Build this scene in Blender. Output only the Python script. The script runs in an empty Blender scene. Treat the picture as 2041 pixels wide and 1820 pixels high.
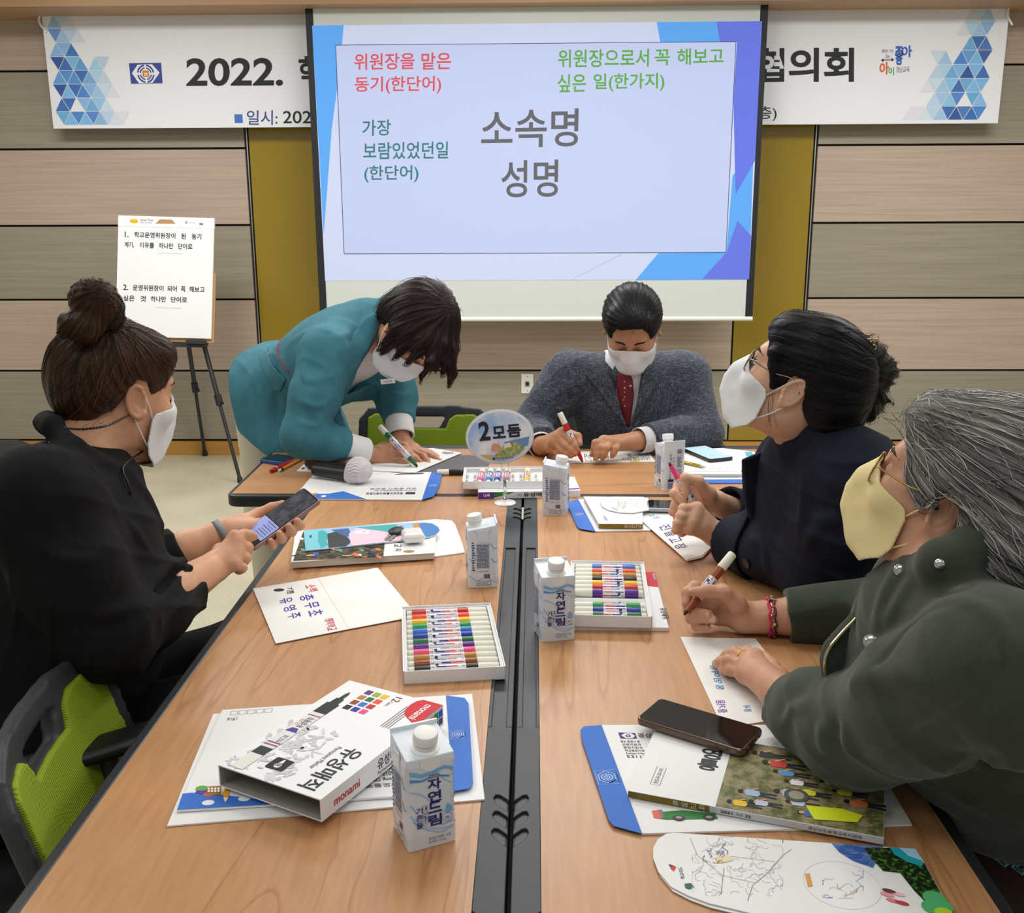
import bpy, math, random
import numpy as np
from mathutils import Matrix, Vector
SC = bpy.context.scene
COL = SC.collection
# ---------------------------------------------------------------- camera
IMG_W, IMG_H, FOC = 2041.0, 1820.0, 2058.2
TZ = 0.72                      # table height
CAM_H = TZ + 0.73
PIT, YAW, ROLL = 0.242814, -0.021722, 0.0041155
def _cam_axes():
    def m(x, y, z):
        cr, sr = math.cos(ROLL), math.sin(ROLL)
        x, y = x*cr - y*sr, x*sr + y*cr
        c, s = math.cos(PIT), math.sin(PIT)
        X, Y, Z = x, z*c - y*s, -z*s - y*c
        c, s = math.cos(YAW), math.sin(YAW)
        return np.array([X*c + Y*s, -X*s + Y*c, Z])
    return m(1, 0, 0), m(0, 1, 0), m(0, 0, 1)
CX, CY_, CZ_ = _cam_axes()
CPOS = np.array([0, 0, CAM_H])
cam = bpy.data.objects.new('camera', bpy.data.cameras.new('camera'))
COL.objects.link(cam)
mw = Matrix.Identity(4)
for i in range(3):
    mw[i][0], mw[i][1], mw[i][2], mw[i][3] = CX[i], -CY_[i], -CZ_[i], CPOS[i]
cam.matrix_world = mw
cam.data.sensor_width = 36.0
cam.data.sensor_fit = 'HORIZONTAL'
cam.data.lens = 36.0*FOC/IMG_W
cam.data.clip_start = 0.05
SC.camera = cam
def ray(px, py):
    return CX*((px-IMG_W/2)/FOC) + CY_*((py-IMG_H/2)/FOC) + CZ_
def T(px, py, z=TZ):            # pixel -> horizontal plane
    r = ray(px, py); return CPOS + r*((z-CAM_H)/r[2])
def W(px, py, Y):               # pixel -> vertical plane at depth Y
    r = ray(px, py); return CPOS + r*(Y/r[1])
# ---------------------------------------------------------------- world, lights, exposure
world = bpy.data.worlds.new('world'); SC.world = world
world.use_nodes = True
world.node_tree.nodes['Background'].inputs[0].default_value = (0.93, 0.96, 1.0, 1)
world.node_tree.nodes['Background'].inputs[1].default_value = 0.30
def area(name, loc, sx, sy, power, col=(1, 0.985, 0.96), rot=(0, 0, 0)):
    l = bpy.data.lights.new(name, 'AREA'); l.shape = 'RECTANGLE'
    l.size, l.size_y, l.energy, l.color = sx, sy, power, col
    o = bpy.data.objects.new(name, l); o.location = loc; o.rotation_euler = rot
    COL.objects.link(o); return o
for lx in (-2.1, 0.0, 2.1):
    for ly, pw in ((0.3, 7), (2.3, 13), (4.2, 30)):
        area('ceiling_lamp', (lx, ly, 2.66), 1.2, 0.6, pw)
SC.view_settings.view_transform = 'Standard'
SC.view_settings.look = 'None'
SC.view_settings.gamma = 1.0
SC.view_settings.use_curve_mapping = False
SC.view_settings.exposure = 0.35
# ---------------------------------------------------------------- materials
def lin(c):
    return tuple((v/12.92 if v <= 0.04045 else ((v+0.055)/1.055)**2.4) for v in (x/255.0 for x in c))
MATS = {}
def mat(key, c=(200, 200, 200), rough=0.5, metal=0.0, spec=0.5, emit=0.0, alpha=None, trans=0.0, sheen=0.0, coat=0.0, sss=0.0, noise=None, bump=None, ior=1.45):
    """noise=(second colour, (sx,sy,sz) scale, lo, hi), bump=(strength, distance, (sx,sy,sz))"""
    if key in MATS: return MATS[key]
    m = bpy.data.materials.new(key); m.use_nodes = True
    nt = m.node_tree; b = nt.nodes['Principled BSDF']
    col = (*lin(c), 1)
    I = b.inputs
    I['Base Color'].default_value = col
    I['Roughness'].default_value = rough; I['Metallic'].default_value = metal
    I['Specular IOR Level'].default_value = spec; I['IOR'].default_value = ior
    I['Transmission Weight'].default_value = trans
    I['Sheen Weight'].default_value = sheen; I['Coat Weight'].default_value = coat
    if sss: 
        I['Subsurface Weight'].default_value = sss; I['Subsurface Radius'].default_value = (0.012, 0.005, 0.003); I['Subsurface Scale'].default_value = 0.6
    if emit:
        I['Emission Color'].default_value = col; I['Emission Strength'].default_value = emit
    if alpha is not None: I['Alpha'].default_value = alpha
    if noise or bump:
        tc = nt.nodes.new('ShaderNodeTexCoord')
    if noise:
        c2, sc, lo, hi = noise[:4]
        mp = nt.nodes.new('ShaderNodeMapping'); mp.inputs['Scale'].default_value = sc
        nz = nt.nodes.new('ShaderNodeTexNoise'); nz.inputs['Scale'].default_value = 1.0
        nz.inputs['Detail'].default_value = 6; nz.inputs['Roughness'].default_value = 0.65
        rp = nt.nodes.new('ShaderNodeValToRGB')
        rp.color_ramp.elements[0].position = lo; rp.color_ramp.elements[0].color = col
        rp.color_ramp.elements[1].position = hi; rp.color_ramp.elements[1].color = (*lin(c2), 1)
        nt.links.new(tc.outputs['Object'], mp.inputs[0]); nt.links.new(mp.outputs[0], nz.inputs[0])
        nt.links.new(nz.outputs[0], rp.inputs[0]); nt.links.new(rp.outputs[0], I['Base Color'])
    if bump:
        mp = nt.nodes.new('ShaderNodeMapping'); mp.inputs['Scale'].default_value = bump[2]
        nz = nt.nodes.new('ShaderNodeTexNoise'); nz.inputs['Scale'].default_value = 1.0; nz.inputs['Detail'].default_value = 5
        bp = nt.nodes.new('ShaderNodeBump'); bp.inputs['Strength'].default_value = bump[0]; bp.inputs['Distance'].default_value = bump[1]
        nt.links.new(tc.outputs['Object'], mp.inputs[0]); nt.links.new(mp.outputs[0], nz.inputs[0])
        nt.links.new(nz.outputs[0], bp.inputs['Height']); nt.links.new(bp.outputs[0], I['Normal'])
    MATS[key] = m
    return m
def P(c, rough=0.6):                 # plain print / ink colour
    return mat('ink_%d_%d_%d' % tuple(c), c, rough)
def wood_mat(key, base, dark, along, fine=1.0):
    """laminate wood: long grain bands plus cathedral lines; along = axis index of the grain"""
    if key in MATS: return MATS[key]
    m = bpy.data.materials.new(key); m.use_nodes = True
    nt = m.node_tree; b = nt.nodes['Principled BSDF']; b.inputs['Roughness'].default_value = 0.36
    N, Lk = nt.nodes.new, nt.links.new
    tc = N('ShaderNodeTexCoord'); mp = N('ShaderNodeMapping')
    s = [14.0*fine]*3; s[along] = 1.3*fine
    mp.inputs['Scale'].default_value = s
    Lk(tc.outputs['Object'], mp.inputs[0])
    n1 = N('ShaderNodeTexNoise'); n1.inputs['Scale'].default_value = 0.55; n1.inputs['Detail'].default_value = 3; n1.inputs['Distortion'].default_value = 0.6
    n2 = N('ShaderNodeTexNoise'); n2.inputs['Scale'].default_value = 9.0; n2.inputs['Detail'].default_value = 4
    Lk(mp.outputs[0], n1.inputs[0]); Lk(mp.outputs[0], n2.inputs[0])
    ml = N('ShaderNodeMath'); ml.operation = 'MULTIPLY'; ml.inputs[1].default_value = 7.0; Lk(n1.outputs[0], ml.inputs[0])
    fr = N('ShaderNodeMath'); fr.operation = 'FRACT'; Lk(ml.outputs[0], fr.inputs[0])
    r1 = N('ShaderNodeValToRGB'); e = r1.color_ramp.elements
    e[0].position = 0.0; e[0].color = (0.5, 0.5, 0.5, 1); e[1].position = 0.10; e[1].color = (0, 0, 0, 1)
    x = e.new(0.97); x.color = (0, 0, 0, 1); x = e.new(1.0); x.color = (0.5, 0.5, 0.5, 1)
    Lk(fr.outputs[0], r1.inputs[0])
    r2 = N('ShaderNodeValToRGB'); e = r2.color_ramp.elements
    e[0].position = 0.35; e[0].color = (0, 0, 0, 1); e[1].position = 0.75; e[1].color = (0.35, 0.35, 0.35, 1)
    Lk(n2.outputs[0], r2.inputs[0])
    r3 = N('ShaderNodeValToRGB'); e = r3.color_ramp.elements
    e[0].position = 0.3; e[0].color = (0, 0, 0, 1); e[1].position = 0.7; e[1].color = (0.4, 0.4, 0.4, 1)
    Lk(n1.outputs[0], r3.inputs[0])
    a1 = N('ShaderNodeMath'); a1.operation = 'ADD'; Lk(r1.outputs[0], a1.inputs[0]); Lk(r2.outputs[0], a1.inputs[1])
    a2 = N('ShaderNodeMath'); a2.operation = 'ADD'; a2.use_clamp = True; Lk(a1.outputs[0], a2.inputs[0]); Lk(r3.outputs[0], a2.inputs[1])
    mx = N('ShaderNodeMix'); mx.data_type = 'RGBA'
    mx.inputs[6].default_value = (*lin(base), 1); mx.inputs[7].default_value = (*lin(dark), 1)
    Lk(a2.outputs[0], mx.inputs[0]); Lk(mx.outputs[2], b.inputs['Base Color'])
    MATS[key] = m
    return m
# ---------------------------------------------------------------- object helpers
def empty(name, loc=(0, 0, 0), rz=0.0):
    o = bpy.data.objects.new(name, None); o.empty_display_size = 0.05
    o.location = [float(v) for v in loc]; o.rotation_euler = (0, 0, rz); COL.objects.link(o); return o
def tag(o, label, cat, group=None):
    o['label'] = label; o['category'] = cat
    if group: o['group'] = group
    return o
def thing(name, label, cat, loc=(0, 0, 0), rz=0.0, group=None):
    return tag(empty(name, loc, rz), label, cat, group)
def struct(o):
    o['kind'] = 'structure'; return o
def new_obj(name, verts, faces, mats, parent=None, fm=None, smooth=False, autosmooth=None):
    me = bpy.data.meshes.new(name)
    me.from_pydata([tuple(map(float, v)) for v in verts], [], [tuple(map(int, f)) for f in faces])
    for m in (mats if isinstance(mats, (list, tuple)) else [mats]): me.materials.append(m)
    if fm is not None: me.polygons.foreach_set('material_index', np.array(fm, dtype=np.int32))
    if smooth: me.polygons.foreach_set('use_smooth', np.ones(len(me.polygons), dtype=bool))
    me.update()
    if autosmooth is not None:
        me.polygons.foreach_set('use_smooth', np.ones(len(me.polygons), dtype=bool))
        me.set_sharp_from_angle(angle=autosmooth)
    o = bpy.data.objects.new(name, me); COL.objects.link(o)
    if parent is not None: o.parent = parent
    return o
_TXT = {}
def text_mesh(s, bold=0.0):
    k = (s, bold)
    if k not in _TXT:
        c = bpy.data.curves.new('t', 'FONT'); c.body = s; c.resolution_u = 4; c.offset = bold; c.fill_mode = 'FRONT'
        o = bpy.data.objects.new('t', c); COL.objects.link(o)
        dg = bpy.context.evaluated_depsgraph_get()
        m = bpy.data.meshes.new_from_object(o.evaluated_get(dg))
        v = np.array([q.co[:2] for q in m.vertices]).reshape(-1, 2); f = [tuple(p.vertices) for p in m.polygons]
        bpy.data.objects.remove(o); bpy.data.curves.remove(c); bpy.data.meshes.remove(m)
        _TXT[k] = (v, f)
    return _TXT[k]
class MB:
    """collects shapes into one mesh; self.M maps local -> object space; per-face materials"""
    def __init__(s): s.v = []; s.f = []; s.fm = []; s.mats = []; s.M = np.eye(4); s.cur = 0; s.k = 0
    def lift(s):                                  # successive flat prints lie a hair above one another
        s.k += 1; return (s.k % 40)*6e-6
    def use(s, m):
        if m not in s.mats: s.mats.append(m)
        s.cur = s.mats.index(m); return s
    def frame(s, o=(0, 0, 0), x=(1, 0, 0), y=(0, 1, 0), z=None):
        x = np.array(x, float); y = np.array(y, float)
        z = np.cross(x, y) if z is None else np.array(z, float)
        s.M = np.eye(4); s.M[:3, 0], s.M[:3, 1], s.M[:3, 2], s.M[:3, 3] = x, y, z, o; return s
    def add(s, V, F):
        V = np.asarray(V, float).reshape(-1, 3); n = len(s.v)
        s.v += list(V @ s.M[:3, :3].T + s.M[:3, 3])
        s.f += [tuple(int(i)+n for i in f) for f in F]; s.fm += [s.cur]*len(F); return s
    def box(s, lo, hi):
        x0, y0, z0 = lo; x1, y1, z1 = hi
        V = [(x0, y0, z0), (x1, y0, z0), (x1, y1, z0), (x0, y1, z0), (x0, y0, z1), (x1, y0, z1), (x1, y1, z1), (x0, y1, z1)]
        return s.add(V, [(0, 3, 2, 1), (4, 5, 6, 7), (0, 1, 5, 4), (1, 2, 6, 5), (2, 3, 7, 6), (3, 0, 4, 7)])
    def poly(s, pts, z=0.0):                      # flat polygon in local xy
        z = z+s.lift(); return s.add([(p[0], p[1], z) for p in pts], [tuple(range(len(pts)))])
    def rect(s, x0, y0, x1, y1, z=0.0): return s.poly([(x0, y0), (x1, y0), (x1, y1), (x0, y1)], z)
    def ngon(s, cx, cy, rx, ry=None, n=24, z=0.0, a0=0.0):
        ry = rx if ry is None else ry
        return s.poly([(cx+rx*math.cos(a0+2*math.pi*i/n), cy+ry*math.sin(a0+2*math.pi*i/n)) for i in range(n)], z)
    def ring(s, cx, cy, r0, r1, n=32, z=0.0, sy=1.0, a0=0.0, a1=2*math.pi):
        full = abs(a1-a0-2*math.pi) < 1e-6; k = n if full else n+1
        V = []; z = z+s.lift()
        for i in range(k):
            a = a0+(a1-a0)*i/n
            V += [(cx+r0*math.cos(a), cy+r0*sy*math.sin(a), z), (cx+r1*math.cos(a), cy+r1*sy*math.sin(a), z)]
        return s.add(V, [(2*i, 2*i+1, 2*((i+1) % k)+1, 2*((i+1) % k)) for i in range(n)])
    def stroke(s, pts, w, z=0.0):                 # flat ribbon along a 2D polyline
        pts = [np.array(p[:2], float) for p in pts]; V = []; z = z+s.lift()
        for i, p in enumerate(pts):
            d = pts[min(i+1, len(pts)-1)]-pts[max(i-1, 0)]; d = d/(np.linalg.norm(d)+1e-12); n = np.array([-d[1], d[0]])*w/2
            V += [(*(p-n), z), (*(p+n), z)]
        return s.add(V, [(2*i, 2*i+2, 2*i+3, 2*i+1) for i in range(len(pts)-1)])
    def prism(s, pts, z0, z1):
        n = len(pts); V = [(p[0], p[1], z0) for p in pts]+[(p[0], p[1], z1) for p in pts]
        return s.add(V, [tuple(range(n-1, -1, -1)), tuple(range(n, 2*n))]+[(i, (i+1) % n, n+(i+1) % n, n+i) for i in range(n)])
    def lathe(s, prof, n=24, caps=True):          # profile of (r, z) about local z
        V = [(r*math.cos(2*math.pi*i/n), r*math.sin(2*math.pi*i/n), z) for r, z in prof for i in range(n)]
        F = [(j*n+i, j*n+(i+1) % n, (j+1)*n+(i+1) % n, (j+1)*n+i) for j in range(len(prof)-1) for i in range(n)]
        if caps: F += [tuple(range(n-1, -1, -1)), tuple((len(prof)-1)*n+i for i in range(n))]
        return s.add(V, F)
    def tube(s, pts, r, n=8, caps=True):          # round tube along 3D points, r scalar or list
        pts = [np.array(p, float) for p in pts]; R = r if hasattr(r, '__len__') else [r]*len(pts)
        V = []; prev = None
        for i, p in enumerate(pts):
            d = pts[min(i+1, len(pts)-1)]-pts[max(i-1, 0)]; d = d/(np.linalg.norm(d)+1e-12)
            if prev is None:
                u = np.cross(d, (0, 0, 1.0)); u = np.cross(d, (1.0, 0, 0)) if np.linalg.norm(u) < 0.05 else u
            else: u = prev-d*(prev@d)
            u = u/np.linalg.norm(u); prev = u; w = np.cross(d, u)
            V += [p+R[i]*(u*math.cos(2*math.pi*k/n)+w*math.sin(2*math.pi*k/n)) for k in range(n)]
        F = [(j*n+i, j*n+(i+1) % n, (j+1)*n+(i+1) % n, (j+1)*n+i) for j in range(len(pts)-1) for i in range(n)]
        if caps: F += [tuple(range(n-1, -1, -1)), tuple((len(pts)-1)*n+i for i in range(n))]
        return s.add(V, F)
    def strip(s, A, B): # quads between two polylines
        n = len(A); V = list(A)+list(B)
        return s.add(V, [(i, i+1, n+i+1, n+i) for i in range(n-1)])
    def text(s, t, x, y, h, w=None, rot=0.0, bold=0.0, z=0.0, align='l'):
        """t scaled so that its height is h (width w if given), lower-left (or centre) at x,y"""
        v, f = text_mesh(t, bold)
        if not len(v): return s
        lo, hi = v.min(0), v.max(0); q = (v-lo)/(hi-lo)
        if w is None: w = h*(hi[0]-lo[0])/(hi[1]-lo[1])
        q = q*[w, h]
        if align == 'c': q = q-[w/2, h/2]
        c, sn = math.cos(rot), math.sin(rot)
        q = np.c_[q[:, 0]*c-q[:, 1]*sn+x, q[:, 0]*sn+q[:, 1]*c+y]
        return s.add(np.c_[q, np.full(len(q), z)], f)
    def build(s, name, parent=None, smooth=False, autosmooth=None):
        return new_obj(name, s.v, s.f, s.mats, parent, s.fm, smooth, autosmooth)
def bevel(o, w=0.003, seg=2, ang=40):
    b = o.modifiers.new('bevel', 'BEVEL'); b.width = w; b.segments = seg; b.limit_method = 'ANGLE'; b.angle_limit = math.radians(ang)
    return o
def rrect(x0, y0, x1, y1, r, n=5):
    pts = []
    for cx, cy, a in ((x1-r, y0+r, -90), (x1-r, y1-r, 0), (x0+r, y1-r, 90), (x0+r, y0+r, 180)):
        pts += [(cx+r*math.cos(math.radians(a+90*i/n)), cy+r*math.sin(math.radians(a+90*i/n))) for i in range(n+1)]
    return pts
def bez(p0, p1, p2, p3, n=12):
    t = np.linspace(0, 1, n)[:, None]; p0, p1, p2, p3 = [np.array(p, float) for p in (p0, p1, p2, p3)]
    return (1-t)**3*p0+3*(1-t)**2*t*p1+3*(1-t)*t*t*p2+t**3*p3
def crv(pts, n=6):                                # Catmull-Rom through points
    p = [np.array(q, float) for q in pts]; p = [2*p[0]-p[1]]+p+[2*p[-1]-p[-2]]; out = []
    for i in range(1, len(p)-2):
        for t in np.linspace(0, 1, n, endpoint=False):
            out.append(0.5*((2*p[i])+(-p[i-1]+p[i+1])*t+(2*p[i-1]-5*p[i]+4*p[i+1]-p[i+2])*t*t+(-p[i-1]+3*p[i]-3*p[i+1]+p[i+2])*t**3))
    return out+[p[-2]]
def copy_tree(o, parent=None):
    c = o.copy(); COL.objects.link(c)
    if parent is not None: c.parent = parent
    for ch in o.children: copy_tree(ch, c)
    return c
def unit(v): v = np.array(v, float); return v/np.linalg.norm(v)
def wm(o):
    m = np.eye(4)
    while o is not None:
        m = np.array(o.matrix_basis) @ m; o = o.parent
    return m
def wbuild(mb, name, parent=None, smooth=False, autosmooth=None):
    """build from world-space vertices under a placed parent"""
    if parent is not None and mb.v:
        I = np.linalg.inv(wm(parent)); v = np.array(mb.v) @ I[:3, :3].T + I[:3, 3]
    else: v = mb.v
    return new_obj(name, v, mb.f, mb.mats, parent, mb.fm, smooth, autosmooth)
def qtext(mb, s, O, U, V, bold=0.0):
    """text stretched over the parallelogram O, O+U, O+V (3D)"""
    v, f = text_mesh(s, bold); lo, hi = v.min(0), v.max(0); q = (v-lo)/(hi-lo)
    O, U, V = np.array(O), np.array(U), np.array(V)
    mb.add(O+q[:, :1]*U+q[:, 1:]*V, f)
def wtext(mb, s, x0, y0, x1, y1, Y, dy=0.0, bold=0.0):
    """pixel box (left, top, right, bottom; dy = rise of the baseline to the right) on the plane at depth Y"""
    O = W(x0, y1, Y); qtext(mb, s, O, W(x1, y1-dy, Y)-O, W(x0, y0, Y)-O, bold)
def wpoly(mb, pts, Y): mb.add([W(x, y, Y) for x, y in pts], [tuple(range(len(pts)))])
def ttext(mb, s, O, U, V, z, bold=0.012):
    """text on a horizontal plane: pixel origin, pixel end of baseline, pixel top of first letter"""
    o = T(*O, z); qtext(mb, s, o, T(*U, z)-o, T(*V, z)-o, bold)
def _tpoly(mb, pts, z): mb.add([T(x, y, z) for x, y in pts], [tuple(range(len(pts)))])
# ---------------------------------------------------------------- solid modelling by distance fields
def smin(a, b, k):
    h = np.maximum(k-np.abs(a-b), 0.0)/k
    return np.minimum(a, b)-h*h*k*0.25
class SD:
    """list of (function, centre, bound radius, blend, op); op: 'u' union, 's' subtract, 'i' intersect"""
    def __init__(s): s.p = []; s.post = []
    def add(s, f, c, r, k=0.01, op='u'): s.p.append((f, np.array(c, float), float(r), k, op)); return s
    def rc(s, a, b, ra, rb=None, k=0.01, op='u', flat=None):
        """round cone a->b; flat=(axis, factor) squeezes the section along axis"""
        a = np.array(a, float); b = np.array(b, float); rb = ra if rb is None else rb
        ba = b-a; bb = float(ba@ba)+1e-12
        if flat is None:
            def f(P):
                q = P-a; t = np.clip(q@ba/bb, 0, 1); q = q-t[:, None]*ba
                return np.sqrt((q*q).sum(1))-(ra+(rb-ra)*t)
        else:
            n = unit(flat[0]); fk = flat[1]
            def f(P):
                q = P-a; t = np.clip(q@ba/bb, 0, 1); q = q-t[:, None]*ba
                c = q@n; q = q+c[:, None]*n*(1/fk-1)
                r = ra+(rb-ra)*t
                return (np.sqrt((q*q).sum(1))-r)*min(1.0, fk*1.25)
        m = max(ra, rb)*(1 if flat is None else max(1, flat[1]))
        return s.add(f, (a+b)/2, math.sqrt(bb)/2+m, k, op)
    def ell(s, c, r, R=None, k=0.01, op='u'):
        c = np.array(c, float); r = np.array(r, float); R = np.eye(3) if R is None else np.array(R)
        def f(P):
            q = (P-c)@R; k0 = np.sqrt(((q/r)**2).sum(1)); k1 = np.sqrt(((q/(r*r))**2).sum(1))+1e-9
            return k0*(k0-1)/k1
        return s.add(f, c, r.max(), k, op)
    def rbox(s, c, h, R=None, rad=0.005, k=0.005, op='u'):
        c = np.array(c, float); h = np.array(h, float); R = np.eye(3) if R is None else np.array(R)
        def f(P):
            q = np.abs((P-c)@R)-(h-rad); return np.sqrt((np.maximum(q, 0)**2).sum(1))+np.minimum(q.max(1), 0)-rad
        return s.add(f, c, np.linalg.norm(h), k, op)
    def chain(s, pts, rad, k=0.012, op='u', flat=None):
        for i in range(len(pts)-1): s.rc(pts[i], pts[i+1], rad[i], rad[i+1], k, op, flat)
        return s
    def cut(s, o, n, k=0.004):                       # keep the side opposite to n
        o = np.array(o, float); n = unit(n)
        return s.add(lambda P: (P-o)@n, o, 1e9, k, 'i')
    def fold(s, pts, amp, w):                        # raised (or sunk) crease along a polyline
        pts = [np.array(p, float) for p in pts]
        s.post.append(('fold', pts, amp, w)); return s
    def noise(s, amp, scale, seed=0, stretch=None):
        rg = np.random.RandomState(seed); D = rg.normal(size=(7, 3)); D = D/np.linalg.norm(D, axis=1)[:, None]
        if stretch is not None: D = D*np.array(stretch)
        F = scale*rg.uniform(0.6, 1.7, 7); ph = rg.uniform(0, 6.28, 7)
        s.post.append(('fn', lambda P: amp*np.sin(P@(D*F[:, None]).T+ph+1.7*np.sin(P@(D[::-1]*F[:, None]*0.6).T)).sum(1)/2.6)); return s
    def cloth(s, amp=.0035, scale=15, seed=0):        # thin crumple ridges that come and go
        rg = np.random.RandomState(seed); D = rg.normal(size=(4, 3)); D /= np.linalg.norm(D, axis=1)[:, None]; ph = rg.uniform(0, 6.28, 8)
        def f(P):
            o = 0
            for i in range(3):
                w = np.sin(P@D[i]*scale*(1+.35*i)*2+2.2*np.sin(P@D[(i+1) % 4]*scale*.9+ph[i])+ph[i+3]); g = .5+.5*np.sin(P@D[(i+2) % 4]*scale*.7+ph[i+4])
                o = o+(1-np.abs(w))**3*g*g
            return -amp*o
        s.post.append(('fn', f)); return s
    def fn(s, f): s.post.append(('fn', f)); return s
    def bounds(s, pad=0.02):
        q = [(c-r, c+r) for f, c, r, k, op in s.p if op == 'u']
        return np.min([a for a, b in q], 0)-pad, np.max([b for a, b in q], 0)+pad
    def ev(s, P, c=None, R=None):
        d = None
        for f, pc, r, k, op in s.p:
            if c is not None and r < 1e8 and np.linalg.norm(c-pc) > r+R+k+0.02: continue
            v = f(P)
            if d is None:
                if op == 'u': d = v
                continue
            if op == 'u': d = smin(d, v, k) if k > 0 else np.minimum(d, v)
            elif op == 's': d = -smin(-d, v, k)
            else: d = -smin(-d, -v, k)
        if d is None: return np.full(len(P), 1.0)
        for q in s.post:
            if q[0] == 'fn': d = d+q[1](P); continue
            _, pts, amp, w = q
            if c is not None and min(np.linalg.norm(c-p) for p in pts) > R+3*w+max(np.linalg.norm(pts[i+1]-pts[i]) for i in range(len(pts)-1)): continue
            best = par = None; n = len(pts)-1
            for i in range(n):
                a, ba = pts[i], pts[i+1]-pts[i]; e = P-a; t = np.clip(e@ba/(ba@ba+1e-12), 0, 1); e = e-t[:, None]*ba; e = (e*e).sum(1); tt = (i+t)/n
                if best is None: best, par = e, tt
                else: m = e < best; best = np.where(m, e, best); par = np.where(m, tt, par)
            d = d-amp*np.clip(4.2*par*(1-par)+0.06, 0, 1)*np.exp(-best/(w*w))
        return d
    def snap(s):                                      # move crease lines onto the cloth surface
        raw = SD(); raw.p = s.p; e = 1e-3
        for i, q in enumerate(s.post):
            if q[0] != 'fold': continue
            P = np.array(crv(q[1], 4) if len(q[1]) > 2 else [q[1][0]+(q[1][1]-q[1][0])*t for t in np.linspace(0, 1, 6)])
            for _ in range(8):
                g = np.stack([raw.ev(P+e*np.eye(3)[j])-raw.ev(P-e*np.eye(3)[j]) for j in range(3)], 1); g /= np.linalg.norm(g, axis=1)[:, None]+1e-9
                P = P-g*np.clip(raw.ev(P), -.03, .03)[:, None]*.9
            s.post[i] = ('fold', list(P), q[2], q[3])
    def mesh(s, h=0.004, lo=None, hi=None, smooth=1):
        s.snap()
        return sd_mesh(s.ev, h, *(s.bounds() if lo is None else (np.array(lo, float), np.array(hi, float))), smooth=smooth)
def sd_mesh(ev, h, lo, hi, B=12, smooth=1):
    nb = np.ceil((hi-lo)/(h*B)).astype(int); n = nb*B+1
    D = np.ones(tuple(n), np.float32)
    bc = np.stack(np.meshgrid(*[lo[i]+(np.arange(nb[i])+0.5)*h*B for i in range(3)], indexing='ij'), -1).reshape(-1, 3)
    dc = ev(bc); R = h*B*0.87
    off = np.stack(np.meshgrid(*[np.arange(B+1)]*3, indexing='ij'), -1).reshape(-1, 3)*h
    bi = np.stack(np.meshgrid(*[np.arange(k) for k in nb], indexing='ij'), -1).reshape(-1, 3)
    for idx in range(len(bc)):
        a = bi[idx]*B
        if abs(dc[idx]) > R*2.1+0.004:
            if dc[idx] < 0: D[a[0]:a[0]+B+1, a[1]:a[1]+B+1, a[2]:a[2]+B+1] = -1
            continue
        v = ev(lo+a*h+off, bc[idx], R)
        D[a[0]:a[0]+B+1, a[1]:a[1]+B+1, a[2]:a[2]+B+1] = v.reshape(B+1, B+1, B+1)
    S = D < 0
    n1, n2 = n[1], n[2]; lin_ = lambda i, j, k: (i*n1+j)*n2+k
    cells = []; pts = []; quads = []
    for ax in range(3):
        sl0 = [slice(None)]*3; sl1 = [slice(None)]*3; sl0[ax] = slice(0, -1); sl1[ax] = slice(1, None)
        E = np.argwhere(S[tuple(sl0)] != S[tuple(sl1)])
        b, c = (ax+1) % 3, (ax+2) % 3
        E = E[(E[:, b] > 0) & (E[:, c] > 0) & (E[:, b] < n[b]-1) & (E[:, c] < n[c]-1)]
        if not len(E): continue
        d0 = D[E[:, 0], E[:, 1], E[:, 2]]; E1 = E.copy(); E1[:, ax] += 1; d1 = D[E1[:, 0], E1[:, 1], E1[:, 2]]
        t = d0/(d0-d1); P = E.astype(float); P[:, ax] += t
        q = []
        for db, dcx in ((-1, -1), (0, -1), (0, 0), (-1, 0)):
            Cc = E.copy(); Cc[:, b] += db; Cc[:, c] += dcx
            q.append(lin_(Cc[:, 0], Cc[:, 1], Cc[:, 2])); cells.append(q[-1]); pts.append(P)
        q = np.stack(q, 1); fl = d0 > 0; q[fl] = q[fl][:, ::-1]; quads.append(q)
    if not quads: return np.zeros((0, 3)), np.zeros((0, 4), int)
    cells = np.concatenate(cells); pts = np.concatenate(pts); quads = np.concatenate(quads)
    u, inv = np.unique(cells, return_inverse=True); inv = inv.ravel()
    cnt = np.bincount(inv); V = np.stack([np.bincount(inv, pts[:, i])/cnt for i in range(3)], 1)
    Q = np.searchsorted(u, quads)
    for _ in range(smooth):                          # light relaxation
        acc = np.zeros_like(V); w = np.zeros(len(V))
        for i in range(4):
            np.add.at(acc, Q[:, i], V[Q[:, (i+1) % 4]]); np.add.at(w, Q[:, i], 1)
            np.add.at(acc, Q[:, i], V[Q[:, (i+3) % 4]]); np.add.at(w, Q[:, i], 1)
        V = V*0.5+acc/w[:, None]*0.5
    return lo+V*h, Q
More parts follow.
